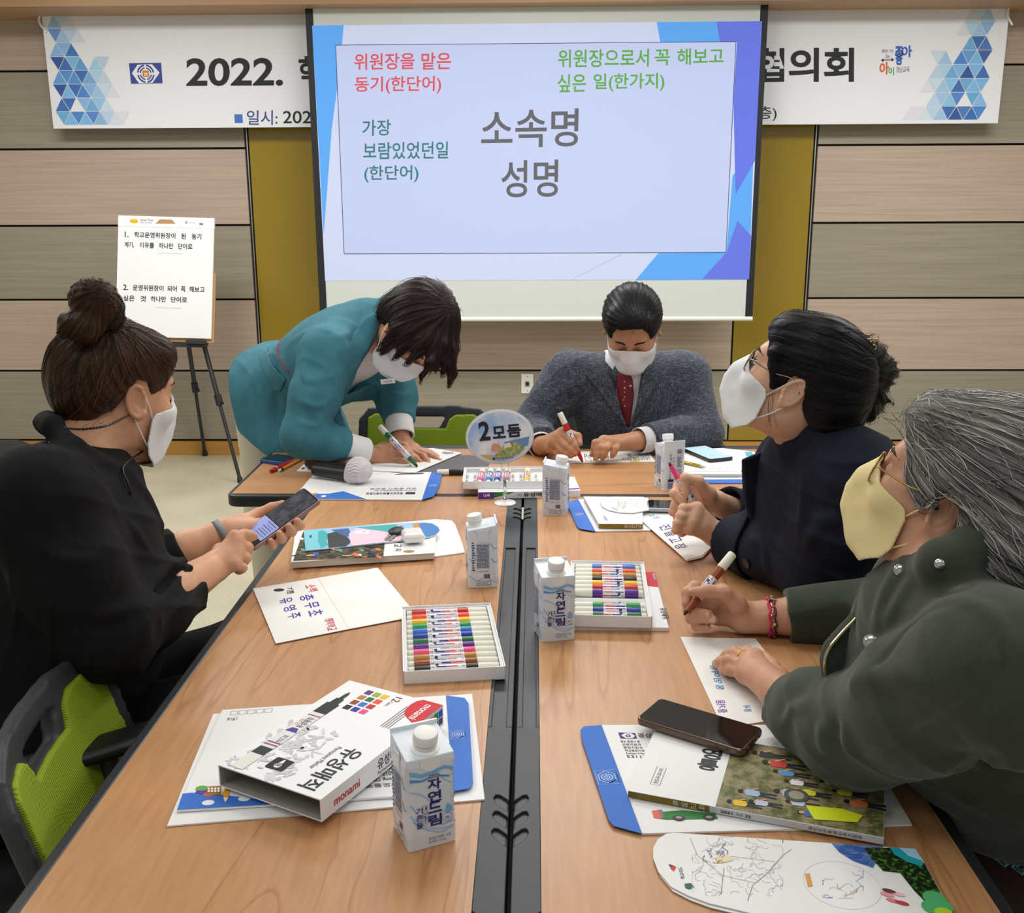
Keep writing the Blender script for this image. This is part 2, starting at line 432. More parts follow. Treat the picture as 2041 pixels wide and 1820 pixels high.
def sobj(name, sd, mats, parent=None, h=0.004, smooth=1, lo=None, hi=None):
    """mesh a distance field (world space) and link it as one smooth-shaded object"""
    V, Q = sd.mesh(h, lo, hi, smooth) if isinstance(sd, SD) else sd
    if parent is not None:
        I = np.linalg.inv(wm(parent)); V = V @ I[:3, :3].T + I[:3, 3]
    me = bpy.data.meshes.new(name); nf = len(Q)
    me.vertices.add(len(V)); me.vertices.foreach_set('co', V.astype(np.float32).ravel())
    me.loops.add(nf*4); me.loops.foreach_set('vertex_index', Q.astype(np.int32).ravel())
    me.polygons.add(nf); me.polygons.foreach_set('loop_start', np.arange(0, nf*4, 4, dtype=np.int32))
    me.polygons.foreach_set('use_smooth', np.ones(nf, dtype=bool))
    for m in (mats if isinstance(mats, (list, tuple)) else [mats]): me.materials.append(m)
    me.update(); me.validate()
    o = bpy.data.objects.new(name, me); COL.objects.link(o)
    if parent is not None: o.parent = parent
    return o
def pip(poly):
    """signed distance to a 2D polygon (negative inside)"""
    poly = np.array(poly, float); n = len(poly)
    def f(x, y):
        d = np.full(x.shape, 1e9); s = np.ones(x.shape)
        for i in range(n):
            a, b = poly[i], poly[i-1]; e = b-a; wx, wy = x-a[0], y-a[1]
            t = np.clip((wx*e[0]+wy*e[1])/(e@e+1e-15), 0, 1); bx, by = wx-e[0]*t, wy-e[1]*t
            d = np.minimum(d, bx*bx+by*by)
            c1 = y >= a[1]; c2 = y < b[1]; c3 = e[0]*wy > e[1]*wx
            s = np.where((c1 & c2 & c3) | (~c1 & ~c2 & ~c3), -s, s)
        return s*np.sqrt(d)
    return f
# ================================================================ the room
YW = float(CAM_H/-ray(430, 905)[2]*ray(430, 905)[1])     # back wall
YS, YB = YW-0.30, YW-0.14                                # screen, banner planes
mW1 = mat('panel_rose', (186, 168, 153), 0.55, noise=((168, 149, 135), (1.6, 1, 75), 0.35, 0.7))
mW2 = mat('panel_grey', (156, 148, 132), 0.55, noise=((139, 131, 116), (1.6, 1, 75), 0.35, 0.7))
mGap = mat('gap_dark', (38, 30, 22), 0.8)
mGold = mat('gold_gloss', (146, 122, 26), 0.12, spec=0.6, coat=0.3)
mBase = mat('baseboard_wood', (190, 142, 70), 0.45, noise=((172, 122, 54), (2, 2, 60), 0.3, 0.8))
mSteel = mat('steel', (190, 190, 188), 0.3, 0.9)
mWhiteWall = mat('plaster_white', (222, 220, 214), 0.8)
def zrow(py): return float(W(60, py, YW)[2])
rows = [zrow(p) for p in (875, 738, 597, 450, 298, 143)]
rows.append(rows[-1]+0.42)
xs = [-4.6, W(506, 440, YW)[0], W(668, 700, YW)[0], W(1457, 700, YW)[0], W(1612, 440, YW)[0], 4.6]
g = 0.006
mb = MB(); mb.use(mGap).box((-4.6, YW, 0), (4.6, YW+0.1, 2.75))
for i in range(6):
    mb.use(mW2 if i % 2 == 0 else mW1)
    for a, b in ((xs[0], xs[1]-0.02), (xs[2]+0.01, xs[3]-0.01), (xs[4]+0.02, xs[5])):
        mb.box((a, YW-0.022, rows[i]+g), (b, YW+0.01, rows[i+1]-g))
struct(mb.build('wall_back'))
for k, (a, b) in enumerate(((xs[1], xs[2]), (xs[3], xs[4]))):
    mb = MB(); mb.use(mGold).box((a+0.006, YW-0.02, rows[0]), (b-0.006, YW+0.01, 2.7))
    mb.use(mSteel).box((a-0.010, YW-0.016, rows[0]), (a-0.004, YW, 2.7)); mb.box((b+0.004, YW-0.016, rows[0]), (b+0.010, YW, 2.7))
    struct(mb.build('trim_%d' % (k+1)))
mb = MB(); mb.use(mBase).box((-4.6, YW-0.03, 0), (4.6, YW+0.01, rows[0]-0.008)); struct(mb.build('baseboard_back'))
zs = float(W(300, 11, YW-0.42)[2])
mb = MB(); mb.use(mat('soffit_wood', (176, 140, 104), 0.5, noise=((158, 122, 88), (2, 20, 20), 0.3, 0.8)))
mb.box((-4.6, YW-0.42, zs), (4.6, YW, 2.75)); struct(mb.build('trim_3'))
# floor with speckles
mF = mat('floor_terrazzo', (196, 190, 166), 0.42)
nt = mF.node_tree; Nn, Lk = nt.nodes.new, nt.links.new
tc = Nn('ShaderNodeTexCoord'); v1 = Nn('ShaderNodeTexNoise'); v1.inputs['Scale'].default_value = 190; v1.inputs['Detail'].default_value = 3
v2 = Nn('ShaderNodeTexNoise'); v2.inputs['Scale'].default_value = 260; v2.inputs['Detail'].default_value = 2
v3 = Nn('ShaderNodeTexNoise'); v3.inputs['Scale'].default_value = 2.5
for v in (v1, v2, v3): Lk(tc.outputs['Object'], v.inputs[0])
def ramp(a, ca, b, cb):
    r = Nn('ShaderNodeValToRGB'); e = r.color_ramp.elements
    e[0].position = a; e[0].color = (*lin(ca), 1); e[1].position = b; e[1].color = (*lin(cb), 1); return r
r1 = ramp(0.60, (200, 194, 171), 0.68, (142, 130, 100)); Lk(v1.outputs[0], r1.inputs[0])
r2 = ramp(0.66, (255, 255, 255), 0.72, (150, 140, 120)); Lk(v2.outputs[0], r2.inputs[0])
r3 = ramp(0.35, (238, 238, 232), 0.65, (255, 255, 255)); Lk(v3.outputs[0], r3.inputs[0])
m1 = Nn('ShaderNodeMix'); m1.data_type = 'RGBA'; m1.blend_type = 'MULTIPLY'; m1.inputs[0].default_value = 1
m2 = Nn('ShaderNodeMix'); m2.data_type = 'RGBA'; m2.blend_type = 'MULTIPLY'; m2.inputs[0].default_value = 1
Lk(r1.outputs[0], m1.inputs[6]); Lk(r2.outputs[0], m1.inputs[7]); Lk(m1.outputs[2], m2.inputs[6]); Lk(r3.outputs[0], m2.inputs[7])
Lk(m2.outputs[2], nt.nodes['Principled BSDF'].inputs['Base Color'])
mb = MB(); mb.use(mF).box((-4.6, -2.5, -0.05), (4.6, YW+0.05, 0)); struct(mb.build('floor'))
mb = MB(); mb.use(mWhiteWall).box((-4.6, -2.5, 2.72), (4.6, YW+0.05, 2.8)); struct(mb.build('ceiling'))
for nm, x in (('wall_left', -4.65), ('wall_right', 4.6)):
    mb = MB(); mb.use(mWhiteWall).box((x, -2.5, 0), (x+0.05, YW, 2.75)); struct(mb.build(nm))
# ---------------------------------------------------------------- wall socket
s0, s1 = W(1039, 784, YW-0.022), W(1063, 745, YW-0.022); cx, cz = (s0[0]+s1[0])/2, (s0[2]+s1[2])/2
t = thing('wall_socket', 'small white audio socket plate on the wood panelled wall behind the man in grey', 'socket', (cx, YW-0.022, cz))
hw, hh = (s1[0]-s0[0])/2, (s1[2]-s0[2])/2
mb = MB(); mb.use(mat('socket_white', (225, 225, 220), 0.35)).box((-hw, -0.006, -hh), (hw, 0, hh)); bevel(mb.build('plate', t), 0.002)
mb = MB(); mb.use(mSteel).box((-0.013, -0.010, -0.017), (0.013, -0.005, 0.017)); bevel(mb.build('bezel', t), 0.002)
mb = MB(); mb.use(mat('black_plastic', (24, 25, 27), 0.45)); mb.frame((0, -0.011, 0), (1, 0, 0), (0, 0, 1)); mb.lathe([(0.0105, -0.002), (0.0105, 0.003), (0.008, 0.0035)], 20); mb.build('connector', t)
for sg in (1, -1):
    mb = MB(); mb.use(mSteel).frame((0, -0.006, sg*hh*0.72), (1, 0, 0), (0, 0, 1)); mb.lathe([(0.0035, 0), (0.003, 0.0015)], 10); mb.build('screw', t)
# ---------------------------------------------------------------- banner
mBan = mat('banner_cloth', (226, 228, 234), 0.6)
bTL, bTR, bBL, bBR = W(82, 20, YB), W(2012, -6, YB), W(107, 260, YB), W(1992, 242, YB)
bx0, bx1, bz0, bz1 = (bTL[0]+bBL[0])/2, (bTR[0]+bBR[0])/2, (bBL[2]+bBR[2])/2, zs+0.02
t = thing('banner', 'wide white event banner with blue triangle pattern hanging behind the projection screen', 'banner', (0, YB, bz0))
mb = MB(); mb.use(mBan)
nx = 60
A = [(bx0+(bx1-bx0)*i/nx, 0.012*math.sin(i*0.55)*math.exp(-((i % nx)/nx-0.0)**2*9)*0.0, 0) for i in range(nx+1)]
mb.box((bx0, 0, 0), (bx1, 0.006, bz1-bz0)); mb.build('cloth', t)
BF = -0.0012
pr = MB(); pr.frame((0, BF, 0), (1, 0, 0), (0, 0, 1))
blues = [(96, 160, 214), (70, 130, 200), (52, 104, 180), (120, 180, 222), (60, 120, 196), (48, 86, 160)]
rnd = random.Random(5)
rowh = (bz1-bz0-0.03)/8.0; side = rowh*1.16
ext = [2.2, 2.6, 2.2, 4.0, 4.2, 4.6, 4.1, 5.6]; full = [0.6, 1.2, 1.9, 2.6, 2.6, 2.7, 2.7, 2.8]
zoff = 0.022
for sgn in (1, -1):
    pr = MB(); pr.frame((0, BF, 0), (1, 0, 0), (0, 0, 1))
    for j in range(8):
        zt = bz1-bz0-0.012-j*rowh; zb = zt-rowh
        sh = 0.0 if j % 2 == 0 else side/2
        for k in range(-1, 14):
            for up in (0, 1):
                xa = 0.02+(k*side+sh) + (side/2 if up else 0)
                c3 = [(xa, zb), (xa+side, zb), (xa+side/2, zt)] if not up else [(xa, zt), (xa+side, zt), (xa+side/2, zb)]
                cxm = xa+side/2
                if cxm < 0.03 or cxm > ext[j]*side: continue
                f = max(0.0, min(1.0, (cxm/side-full[j])/1.9))
                if (j, k, up) in ((3, 1, 1), (6, 1, 0)): continue
                if f > 0.75 and rnd.random() < 0.3: continue
                c = blues[rnd.randrange(6)] if cxm/side < full[j] else blues[rnd.choice((0, 3, 3))]
                f = min(0.85, f+rnd.random()*0.12+(0.25 if j < 2 else 0.0))
                col = tuple(int(round((c[i]*(1-f)+(226, 228, 234)[i]*f)/12.0)*12) for i in range(3))
                ctr = (np.array(c3[0])+c3[1]+c3[2])/3
                q = [tuple(ctr+(np.array(p)-ctr)*0.93) for p in c3]
                q = [(min(max(p[0], 0.02), 9), p[1]) for p in q]
                q = [(bx0+p[0] if sgn > 0 else bx1-0.045-p[0], p[1]) for p in q]
                if sgn < 0: q = q[::-1]
                if up: q = q[::-1]
                pr.use(P(col)); pr.poly(q[::1])
    pr.build('triangle_pattern', t)
lt = MB(); ink = P((18, 20, 24))
lt.use(ink)
Yp = YB+BF
wtext(lt, '2022.', 371, 116, 564, 172, Yp, 1, 0.022); wtext(lt, '학교', 595, 112, 690, 172, Yp, 1, 0.022)
for ch, a, b in (('협', 1508, 1563), ('의', 1572, 1632), ('회', 1642, 1702)): wtext(lt, ch, a, 96, b, 164, Yp, 1, 0.026)
wtext(lt, '2022', 564, 221, 640, 246, Yp, 0, 0.008); wtext(lt, '층)', 1512, 212, 1548, 241, Yp, 0, 0.004)
lt.use(P((50, 66, 130))); wtext(lt, '일시:', 492, 220, 553, 249, Yp, 0, 0.006)
lt.use(P((60, 110, 190))); wpoly(lt, [(468, 245), (484, 245), (483, 228), (467, 228)], Yp)
wbuild(lt, 'lettering', t)
em = MB()
em.use(P((52, 70, 150))); wpoly(em, [(261, 167), (324, 166), (321, 125), (257, 126)], Yp)
Yq = Yp-0.0006
em.use(P((232, 232, 236))); wpoly(em, [(263, 146), (277, 166), (304, 165), (318, 145), (303, 128), (274, 129)], Yq)
c0 = W(290.5, 147, Yq-0.0006); rr = W(306, 147, Yq)[0]-c0[0]
em.frame(c0, (1, 0, 0), (0, 0, 1)); em.use(P((52, 70, 150)))
for a, b in ((0.92, 1.12), (0.62, 0.78)):
    for q in range(4): em.ring(0, 0, rr*a, rr*b, 8, 0, 1.0, q*math.pi/2+0.14, (q+1)*math.pi/2-0.14)
em.use(P((196, 130, 60))); em.rect(-rr*0.42, -rr*0.4, rr*0.42, rr*0.4, 0.0); em.use(P((240, 226, 200))); em.rect(-rr*0.2, -rr*0.22, rr*0.2, rr*0.12, 0.0005); em.use(P((196, 130, 60))); em.rect(-rr*0.3, -rr*0.1, rr*0.1, 0, 0.001)
wbuild(em, 'emblem', t)
lg = MB()
lg.use(P((46, 92, 180))); wtext(lg, '좋', 1784, 92, 1800, 130, Yp, 0, 0.03); wtext(lg, '아', 1797, 92, 1818, 116, Yp, 2, 0.03)
lg.use(P((214, 96, 50))); wtext(lg, '아', 1753, 125, 1772, 150, Yp, 2, 0.03); lg.use(P((60, 160, 90))); wtext(lg, '이', 1771, 134, 1782, 150, Yp, 0, 0.02)
lg.use(P((90, 92, 96))); wtext(lg, '경남교육', 1786, 133, 1813, 145, Yp, 1, 0.0); wtext(lg, '배려의 거리', 1758, 98, 1780, 106, Yp); wtext(lg, '2m', 1765, 108, 1773, 116, Yp)
wpoly(lg, [(1757, 121), (1781, 120), (1781, 118), (1757, 119)], Yp); wpoly(lg, [(1756, 120), (1761, 124), (1761, 116)], Yp); wpoly(lg, [(1782, 119), (1777, 115), (1777, 123)], Yp)
wbuild(lg, 'logo', t)
for x in (bx0, bx1):
    mb = MB(); mb.use(mat('cord_white', (230, 228, 222), 0.6)); mb.tube(crv([(x+0.02, -0.004, bz1-bz0-0.10), (x-0.012, -0.01, bz1-bz0-0.05), (x-0.006, -0.006, bz1-bz0-0.01)]), 0.006, 8); mb.build('cord', t, True)
# ---------------------------------------------------------------- projection screen with the projected slide
mScr = mat('screen_white', (205, 210, 208), 0.7)
mBlk = mat('screen_black', (26, 28, 34), 0.6)
t = thing('projection_screen', 'large pull-down projection screen showing a pale blue slide with Korean text', 'projection screen', (0, YS, float(W(1050, 638, YS)[2])))
mb = MB(); zt = zs+0.03
L0, L1 = W(606, 30, YS), W(640, 625, YS); R0, R1 = W(1535, 30, YS), W(1496, 625, YS)
xl, xr = (L0[0]+L1[0])/2, (R0[0]+R1[0])/2; zb = W(1050, 636, YS)[2]
bw = W(622, 300, YS)[0]-W(607, 300, YS)[0]
mb.use(mScr).box((xl+bw, YS, zb), (xr-bw, YS+0.003, zt)); wbuild(mb, 'sheet', t)
mb = MB(); mb.use(mBlk).box((xl, YS-0.0005, zb+0.012), (xl+bw, YS+0.003, zt)); wbuild(mb, 'border', t); mb = MB(); mb.use(mBlk).box((xr-bw, YS-0.0005, zb+0.012), (xr, YS+0.003, zt)); wbuild(mb, 'border', t)
mb = MB(); mb.use(mat('bar_white', (226, 228, 224), 0.4)); mb.frame((xl, YS, zb), (0, 0, 1), (0, 1, 0), (1, 0, 0)); mb.lathe([(0.012, 0.0), (0.012, xr-xl)], 14); wbuild(mb, 'bottom_bar', t, autosmooth=0.7)
def slide_mat(c, e=0.46):
    k = 'slide_%d_%d_%d' % tuple(c)
    if k in MATS: return MATS[k]
    m = mat(k, c, 0.8, spec=0.1)
    b = m.node_tree.nodes['Principled BSDF']; l = lin(c)
    b.inputs['Base Color'].default_value = (l[0]*0.35, l[1]*0.35, l[2]*0.35, 1)
    b.inputs['Emission Color'].default_value = (*l, 1); b.inputs['Emission Strength'].default_value = e
    return m
sl = MB(); Yz = [YS-0.0015-0.0008*i for i in range(8)]
sl.use(slide_mat((214, 224, 252))); wpoly(sl, [(648, 560), (1493, 557), (1519, 42), (622, 51)], Yz[0])
sl.use(slide_mat((104, 178, 255))); wpoly(sl, [(622, 51), (685, 50), (678, 130), (661, 260), (645, 470)], Yz[1])
wpoly(sl, [(1309, 44), (1428, 43), (1436, 84), (1316, 84)], Yz[1])
wpoly(sl, [(1267, 558), (1312, 505), (1448, 503), (1460, 350), (1502, 300), (1493, 557)], Yz[1])
sl.use(slide_mat((112, 128, 238))); wpoly(sl, [(1428, 43), (1519, 42), (1505, 320), (1466, 388), (1462, 200), (1469, 83), (1435, 84)], Yz[2])
wpoly(sl, [(1400, 556), (1448, 503), (1470, 440), (1497, 470), (1493, 557)], Yz[2])
sl.use(slide_mat((190, 205, 250))); wpoly(sl, [(1135, 559), (1137, 559), (1240, 507), (1236, 507)], Yz[2])
sl.use(slide_mat((204, 214, 250))); wpoly(sl, [(686, 506), (1447, 503), (1467, 83), (669, 90)], Yz[3])
sl.use(slide_mat((60, 70, 110)))
for a, b in (((686, 506), (1447, 503)), ((1447, 503), (1467, 83)), ((1467, 83), (669, 90)), ((669, 90), (686, 506))):
    d = unit((b[0]-a[0], b[1]-a[1])); n = (-d[1]*0.6, d[0]*0.6)
    wpoly(sl, [(a[0]-n[0], a[1]-n[1]), (b[0]-n[0], b[1]-n[1]), (b[0]+n[0], b[1]+n[1]), (a[0]+n[0], a[1]+n[1])], Yz[4])
wbuild(sl, 'slide', t)
st = MB()
def sline(c, words, bold=0.012):
    st.use(slide_mat(c, 0.40))
    for s, a, y0, b, y1, dy in words: wtext(st, s, a, y0, b, y1, Yz[4], dy, bold)
sline((236, 96, 104), [('위원장을', 706, 107, 826, 140, 2), ('맡은', 840, 105, 899, 139, 1), ('동기(한단어)', 707, 153, 879, 188, 2)])
sline((104, 184, 84), [('위원장으로서', 1112, 99, 1293, 135, 2), ('꼭', 1305, 99, 1335, 131, 1), ('해보고', 1350, 97, 1442, 130, 2), ('싶은', 1111, 148, 1168, 184, 1), ('일(한가지)', 1183, 147, 1324, 183, 2)])
sline((72, 136, 140), [('가장', 722, 239, 779, 271, 1), ('보람있었던일', 724, 284, 893, 318, 2), ('(한단어)', 726, 330, 834, 364, 1)])
sline((112, 114, 116), [('소속명', 959, 219, 1152, 295, 3), ('성명', 999, 320, 1112, 394, 2)], 0.012)
wbuild(st, 'lettering', t)
# ---------------------------------------------------------------- easel with flip chart
mAl = mat('easel_black', (38, 40, 44), 0.4)
fR = T(480, 962, 0.0); fB = T(409, 908, 0.0); fL = np.array([fR[0]-0.72, fR[1]-0.02, 0.0])
apex = np.array([(fR[0]+fL[0])/2, fR[1]+0.30, 1.22])
hR = W(386, 690, fR[1]+0.16); hL = np.array([2*apex[0]-hR[0], hR[1], hR[2]])
t = thing('easel', 'black tripod easel standing by the wall behind the woman in black', 'easel', ((fR[0]+fL[0])/2, fR[1]+0.1, 0))
for f in (fR, fL, fB):
    top = apex if f is fB else apex+np.array([0.02 if f is fR else -0.02, 0, 0])
    mb = MB(); mb.use(mAl); d = top-f
    mb.tube([f, f+d*0.36], 0.010, 8); mb.tube([f+d*0.34, f+d*0.68], 0.013, 8); mb.tube([f+d*0.66, top], 0.015, 8)
    lg_ = wbuild(mb, 'leg', t, autosmooth=0.6)
    for k in (0.35, 0.67):
        mb = MB(); mb.use(mat('black_plastic')); p = f+d*k; u = unit(d)
        mb.tube([p-u*0.028, p+u*0.028], 0.019, 10); mb.tube([p+np.array([0.018, -0.014, 0]), p+np.array([0.03, -0.02, -0.02])], 0.006, 6); wbuild(mb, 'clamp', lg_)
    mb = MB(); mb.use(mat('black_plastic')); u = unit(d); mb.tube([f+u*0.03, f+u*0.003], [0.013, 0.017], 10); wbuild(mb, 'rubber_foot', lg_)
# pad: leaning board
pBL, pBR = W(222, 669, fR[1]+0.10), W(412, 675, fR[1]+0.10); pTR = W(436, 437, fR[1]+0.24); pTL = W(248, 432, fR[1]+0.24)
ux = unit(pBR-pBL); uy = unit((pTR+pTL)/2-(pBR+pBL)/2); uy = unit(uy-ux*(uy@ux)); uz = np.cross(ux, uy)
if uz[1] > 0: uz = -uz
pw = np.linalg.norm(pBR-pBL); ph = np.linalg.norm((pTR+pTL)/2-(pBR+pBL)/2)
po = (pBL+pTL)/2-uy*ph/2
mb = MB(); mb.use(mAl); mb.frame(po, ux, uy, uz); mb.box((0.03, -0.045, -0.03), (pw-0.03, -0.022, 0.012)); mb.box((pw*0.75, -0.03, -0.03), (pw*0.95, -0.012, 0.03)); wbuild(mb, 'tray', t)
mb = MB(); mb.use(mat('board_brown', (176, 136, 92), 0.7)); mb.frame(po, ux, uy, uz); mb.box((0.004, -0.020, -0.012), (pw+0.012, ph*0.55, -0.001)); wbuild(mb, 'backboard', t)
t = thing('flip_chart_pad', 'white flip chart pad with two handwritten numbered questions resting on the easel', 'flip chart', po)
mPap = mat('paper_white', (232, 234, 236), 0.7)
mb = MB(); mb.use(mPap); mb.frame(po, ux, uy, uz); mb.box((0, 0, 0), (pw, ph, 0.012)); wbuild(mb, 'pages', t)
hd = ph*0.915
mb = MB(); mb.use(mat('pad_header', (240, 240, 240), 0.6)); mb.frame(po, ux, uy, uz); mb.box((-0.001, hd, -0.002), (pw+0.001, ph+0.002, 0.0135)); hb = wbuild(mb, 'header', t)
mb = MB(); mb.frame(po, ux, uy, uz); z1 = 0.0142
mb.use(mat('board_brown')); mb.poly(bez((pw*0.39, hd+0.018, 0), (pw*0.42, hd+0.034, 0), (pw*0.42, ph-0.012, 0), (pw*0.45, ph-0.012, 0), 6).tolist()+[(pw*0.56, ph-0.012, 0), (pw*0.60, hd+0.02, 0)], z1); 
mb.use(P((60, 60, 60))); mb.text('Easel Pads', pw*0.235, hd+0.030, 0.011, pw*0.13, z=z1); mb.text('Bloc de Papier', pw*0.235, hd+0.017, 0.008, pw*0.12, z=z1); mb.text('3M', pw*0.845, hd+0.017, 0.012, bold=0.03, z=z1)
mb.use(P((236, 196, 40))); mb.ngon(pw*0.165, hd+0.028, pw*0.045, 0.013, 10, z1); mb.use(P((200, 40, 40))); mb.text('Post-it', pw*0.13, hd+0.022, 0.010, pw*0.07, z=z1+0.0005)
mb.use(P((150, 150, 150))); mb.rect(pw*0.70, hd+0.022, pw*0.72, hd+0.036, z1); mb.rect(pw*0.73, hd+0.027, pw*0.80, hd+0.029, z1)
wbuild(mb, 'logo', hb)
mb = MB(); mb.use(P((40, 42, 50))); mb.frame(po, ux, uy, uz); z1 = 0.0128
for s, a, b, y in (('1.', .07, .11, .845), ('학교운영위원장이', .17, .60, .845), ('된', .66, .71, .845), ('동기', .77, .87, .845), ('계기,', .07, .17, .760), ('이유를', .23, .38, .760), ('하나만', .43, .58, .760), ('단어로', .63, .78, .760),
                   ('2.', .07, .12, .405), ('운영위원장이', .17, .49, .405), ('되어', .53, .63, .405), ('꼭', .67, .72, .405), ('해보고', .76, .92, .405), ('싶은', .07, .19, .315), ('것', .25, .31, .315), ('하나만', .36, .52, .315), ('단어로', .57, .74, .315)):
    mb.text(s, pw*a, ph*y-ph*0.022, ph*0.048, pw*(b-a), bold=0.02, z=z1)
mb.use(P((150, 152, 155))); 
for y in (0.70, 0.245): mb.rect(pw*0.42, ph*y, pw*0.68, ph*y+0.0012, z1)
wbuild(mb, 'lettering', t)
# ================================================================ tables
mTop = wood_mat('table_wood', (201, 153, 108), (164, 112, 70), 1)
mTopX = wood_mat('table_wood_far', (201, 152, 106), (166, 114, 70), 0)
mRim = mat('rim_black', (40, 43, 47), 0.42)
mTro = mat('trough_plastic', (43, 50, 53), 0.45, bump=(0.05, 0.001, (900, 900, 900)))
mTroD = mat('trough_inner', (32, 37, 40), 0.5)
mLeg = mat('leg_grey', (176, 178, 178), 0.4, 0.2)
TH = 0.032
def side_table(name, xo, xi, xg, y0, y1, label):
    """xo outer rim, xi wood / trough border, xg edge at the gap"""
    t = thing(name, label, 'table', ((xo+xg)/2, (y0+y1)/2, 0))
    s = 1 if xg > xo else -1
    rim = 0.016
    mb = MB(); mb.use(mTop)
    c = 0.03                                          # clipped corners by the trough
    pts = [(xo+s*rim, y0+rim), (xi-s*0.0, y0+rim+c*0), (xi, y1-rim), (xo+s*rim, y1-rim)]
    pts = [(xo+s*rim, y0+rim), (xi+s*c, y0+rim), (xi, y0+rim+c), (xi, y1-0.004), (xo+s*rim, y1-0.004)]
    if s < 0: pts = pts[::-1]
    mb.prism(pts, TZ-0.02, TZ); wbuild(mb, 'tabletop', t)
    mb = MB(); mb.use(mRim)                           # black edge around the wood
    out = rrect(min(xo, xg), y0, max(xo, xg), y1, 0.02)
    mb.prism(out, TZ-TH, TZ-0.003)
    w0, w1 = min(xo, xo+s*rim), max(xo, xo+s*rim)
    mb.prism([(w0, y0+0.02), (w1, y0+0.02), (w1, y1-0.02), (w0, y1-0.02)], TZ-0.01, TZ-0.0005)
    mb.prism([(min(xo, xg)+0.02, y0), (max(xo, xg)-0.02, y0), (max(xo, xg)-0.02, y0+rim), (min(xo, xg)+0.02, y0+rim)], TZ-0.01, TZ-0.0005)
    bevel(wbuild(mb, 'edge_band', t), 0.003)
    # trough strip along the gap: outline with cable notches, recessed pen groove
    a, b = min(xi, xg), max(xi, xg); wdt = b-a
    yg0, yg1 = Y_G0, Y_G1
    def notched(ys):                                  # polyline on the gap side going up in y, with three slanted slots
        L = []
        for y in ys:
            L += [(xg, y), (xg-s*wdt*0.30, y+0.011), (xg-s*wdt*0.50, y+0.022), (xg-s*wdt*0.56, y+0.031), (xg-s*wdt*0.48, y+0.038), (xg-s*wdt*0.34, y+0.037), (xg-s*wdt*0.16, y+0.030), (xg, y+0.024)]
        return L
    mb = MB(); mb.use(mTro)
    zt, zb_ = TZ+0.0005, TZ-0.012
    def blk(pl):
        if s < 0: pl = pl[::-1]
        mb.prism(pl, zb_, zt)
    nf = [(xi, y1), (xi, yg1)]
    far = [(xi, y1-0.003), (xi, yg1), (xg, yg1)]+notched([yg1+0.19, yg1+0.225, yg1+0.26])+[(xg, y1-0.003)]
    near = [(xi, yg0), (xi, y0+0.05), (xi+s*c, y0+0.016), (xg, y0+0.016)]+notched([Y_NN, Y_NN+0.036, Y_NN+0.072])+[(xg, yg0)]
    blk(far); blk(near)
    g0, g1 = xi+s*wdt*0.16, xg-s*wdt*0.26
    blk([(xi, yg0), (xi, yg1), (g0, yg1), (g0, yg0)][::-1]); blk([(g1, yg0), (g1, yg1), (xg, yg1), (xg, yg0)][::-1])
    tr = wbuild(mb, 'cable_trough', t); bevel(tr, 0.0012, 2)
    mb = MB(); mb.use(mTroD); mb.box((min(g0, g1)-0.002, yg0-0.002, TZ-0.016), (max(g0, g1)+0.002, yg1+0.002, TZ-0.007))
    mb.use(mat('hole_black', (12, 13, 14), 0.7))
    yy = yg0+0.04
    while yy < yg1-0.03:
        mb.frame(((g0+g1)/2, yy, TZ-0.0069)); mb.ngon(0, 0, 0.003, 0.0016, 8); yy += 0.034
    mb.M = np.eye(4); wbuild(mb, 'pen_groove', tr)
    mb = MB(); mb.use(mat('blocker_black', (24, 25, 27), 0.6)).box((min(xg, xg-s*0.05), y0+0.06, TZ-0.10), (max(xg, xg-s*0.05), y1-0.06, TZ-TH)); mb.box((min(xg+s*0.0029, xg-s*0.03), y0+0.06, TZ-0.11), (max(xg+s*0.0029, xg-s*0.03), y1-0.002, TZ-0.06)); wbuild(mb, 'frame_rail', t)  # dark beam added under the gap to hide the lit floor
    legs(t, min(xo, xg)+0.05, max(xo, xg)-0.05, y0+0.16, y1-0.16, 1)
    return t
def legs(t, x0, x1, y0, y1, ax):
    for e in ((y0, y1) if ax == 1 else (x0, x1)):
        c = ((x0+x1)/2, e) if ax == 1 else (e, (y0+y1)/2)
        hl = (x1-x0)/2 if ax == 1 else (y1-y0)/2
        mb = MB(); mb.use(mLeg)
        def bx(l0, l1, z0, z1, w):
            if ax == 1: mb.box((c[0]+l0, c[1]-w, z0), (c[0]+l1, c[1]+w, z1))
            else: mb.box((c[0]-w, c[1]+l0, z0), (c[0]+w, c[1]+l1, z1))
        bx(-hl, -hl+0.05, 0.09, TZ-TH-0.0, 0.02); bx(hl-0.05, hl, 0.09, TZ-TH-0.0, 0.02); bx(-hl+0.05, hl-0.05, TZ-TH-0.05, TZ-TH, 0.018); bx(-hl, hl, 0.065, 0.10, 0.025)
        lo = wbuild(mb, 'leg', t); bevel(lo, 0.004)
        for sg in (-1, 1):
            mb = MB(); mb.use(mat('black_plastic'))
            q = (c[0]+sg*(hl-0.03), c[1], 0.03) if ax == 1 else (c[0], c[1]+sg*(hl-0.03), 0.03)
            mb.frame(q, (0, 1, 0), (0, 0, 1)); mb.lathe([(0.02, -0.012), (0.03, -0.009), (0.03, 0.009), (0.02, 0.012)], 16)
            mb.frame(); mb.box((q[0]-0.012, q[1]-0.012, 0.03), (q[0]+0.012, q[1]+0.012, 0.066)); wbuild(mb, 'caster', lo)
Y_NEAR, Y_FAR = 0.895, 2.525
XG = float((T(1042, 1000)[0]+T(1016, 1700)[0])/2)
X_LT, X_RT = float(T(1000, 1130)[0]), float(T(1074, 1300)[0])
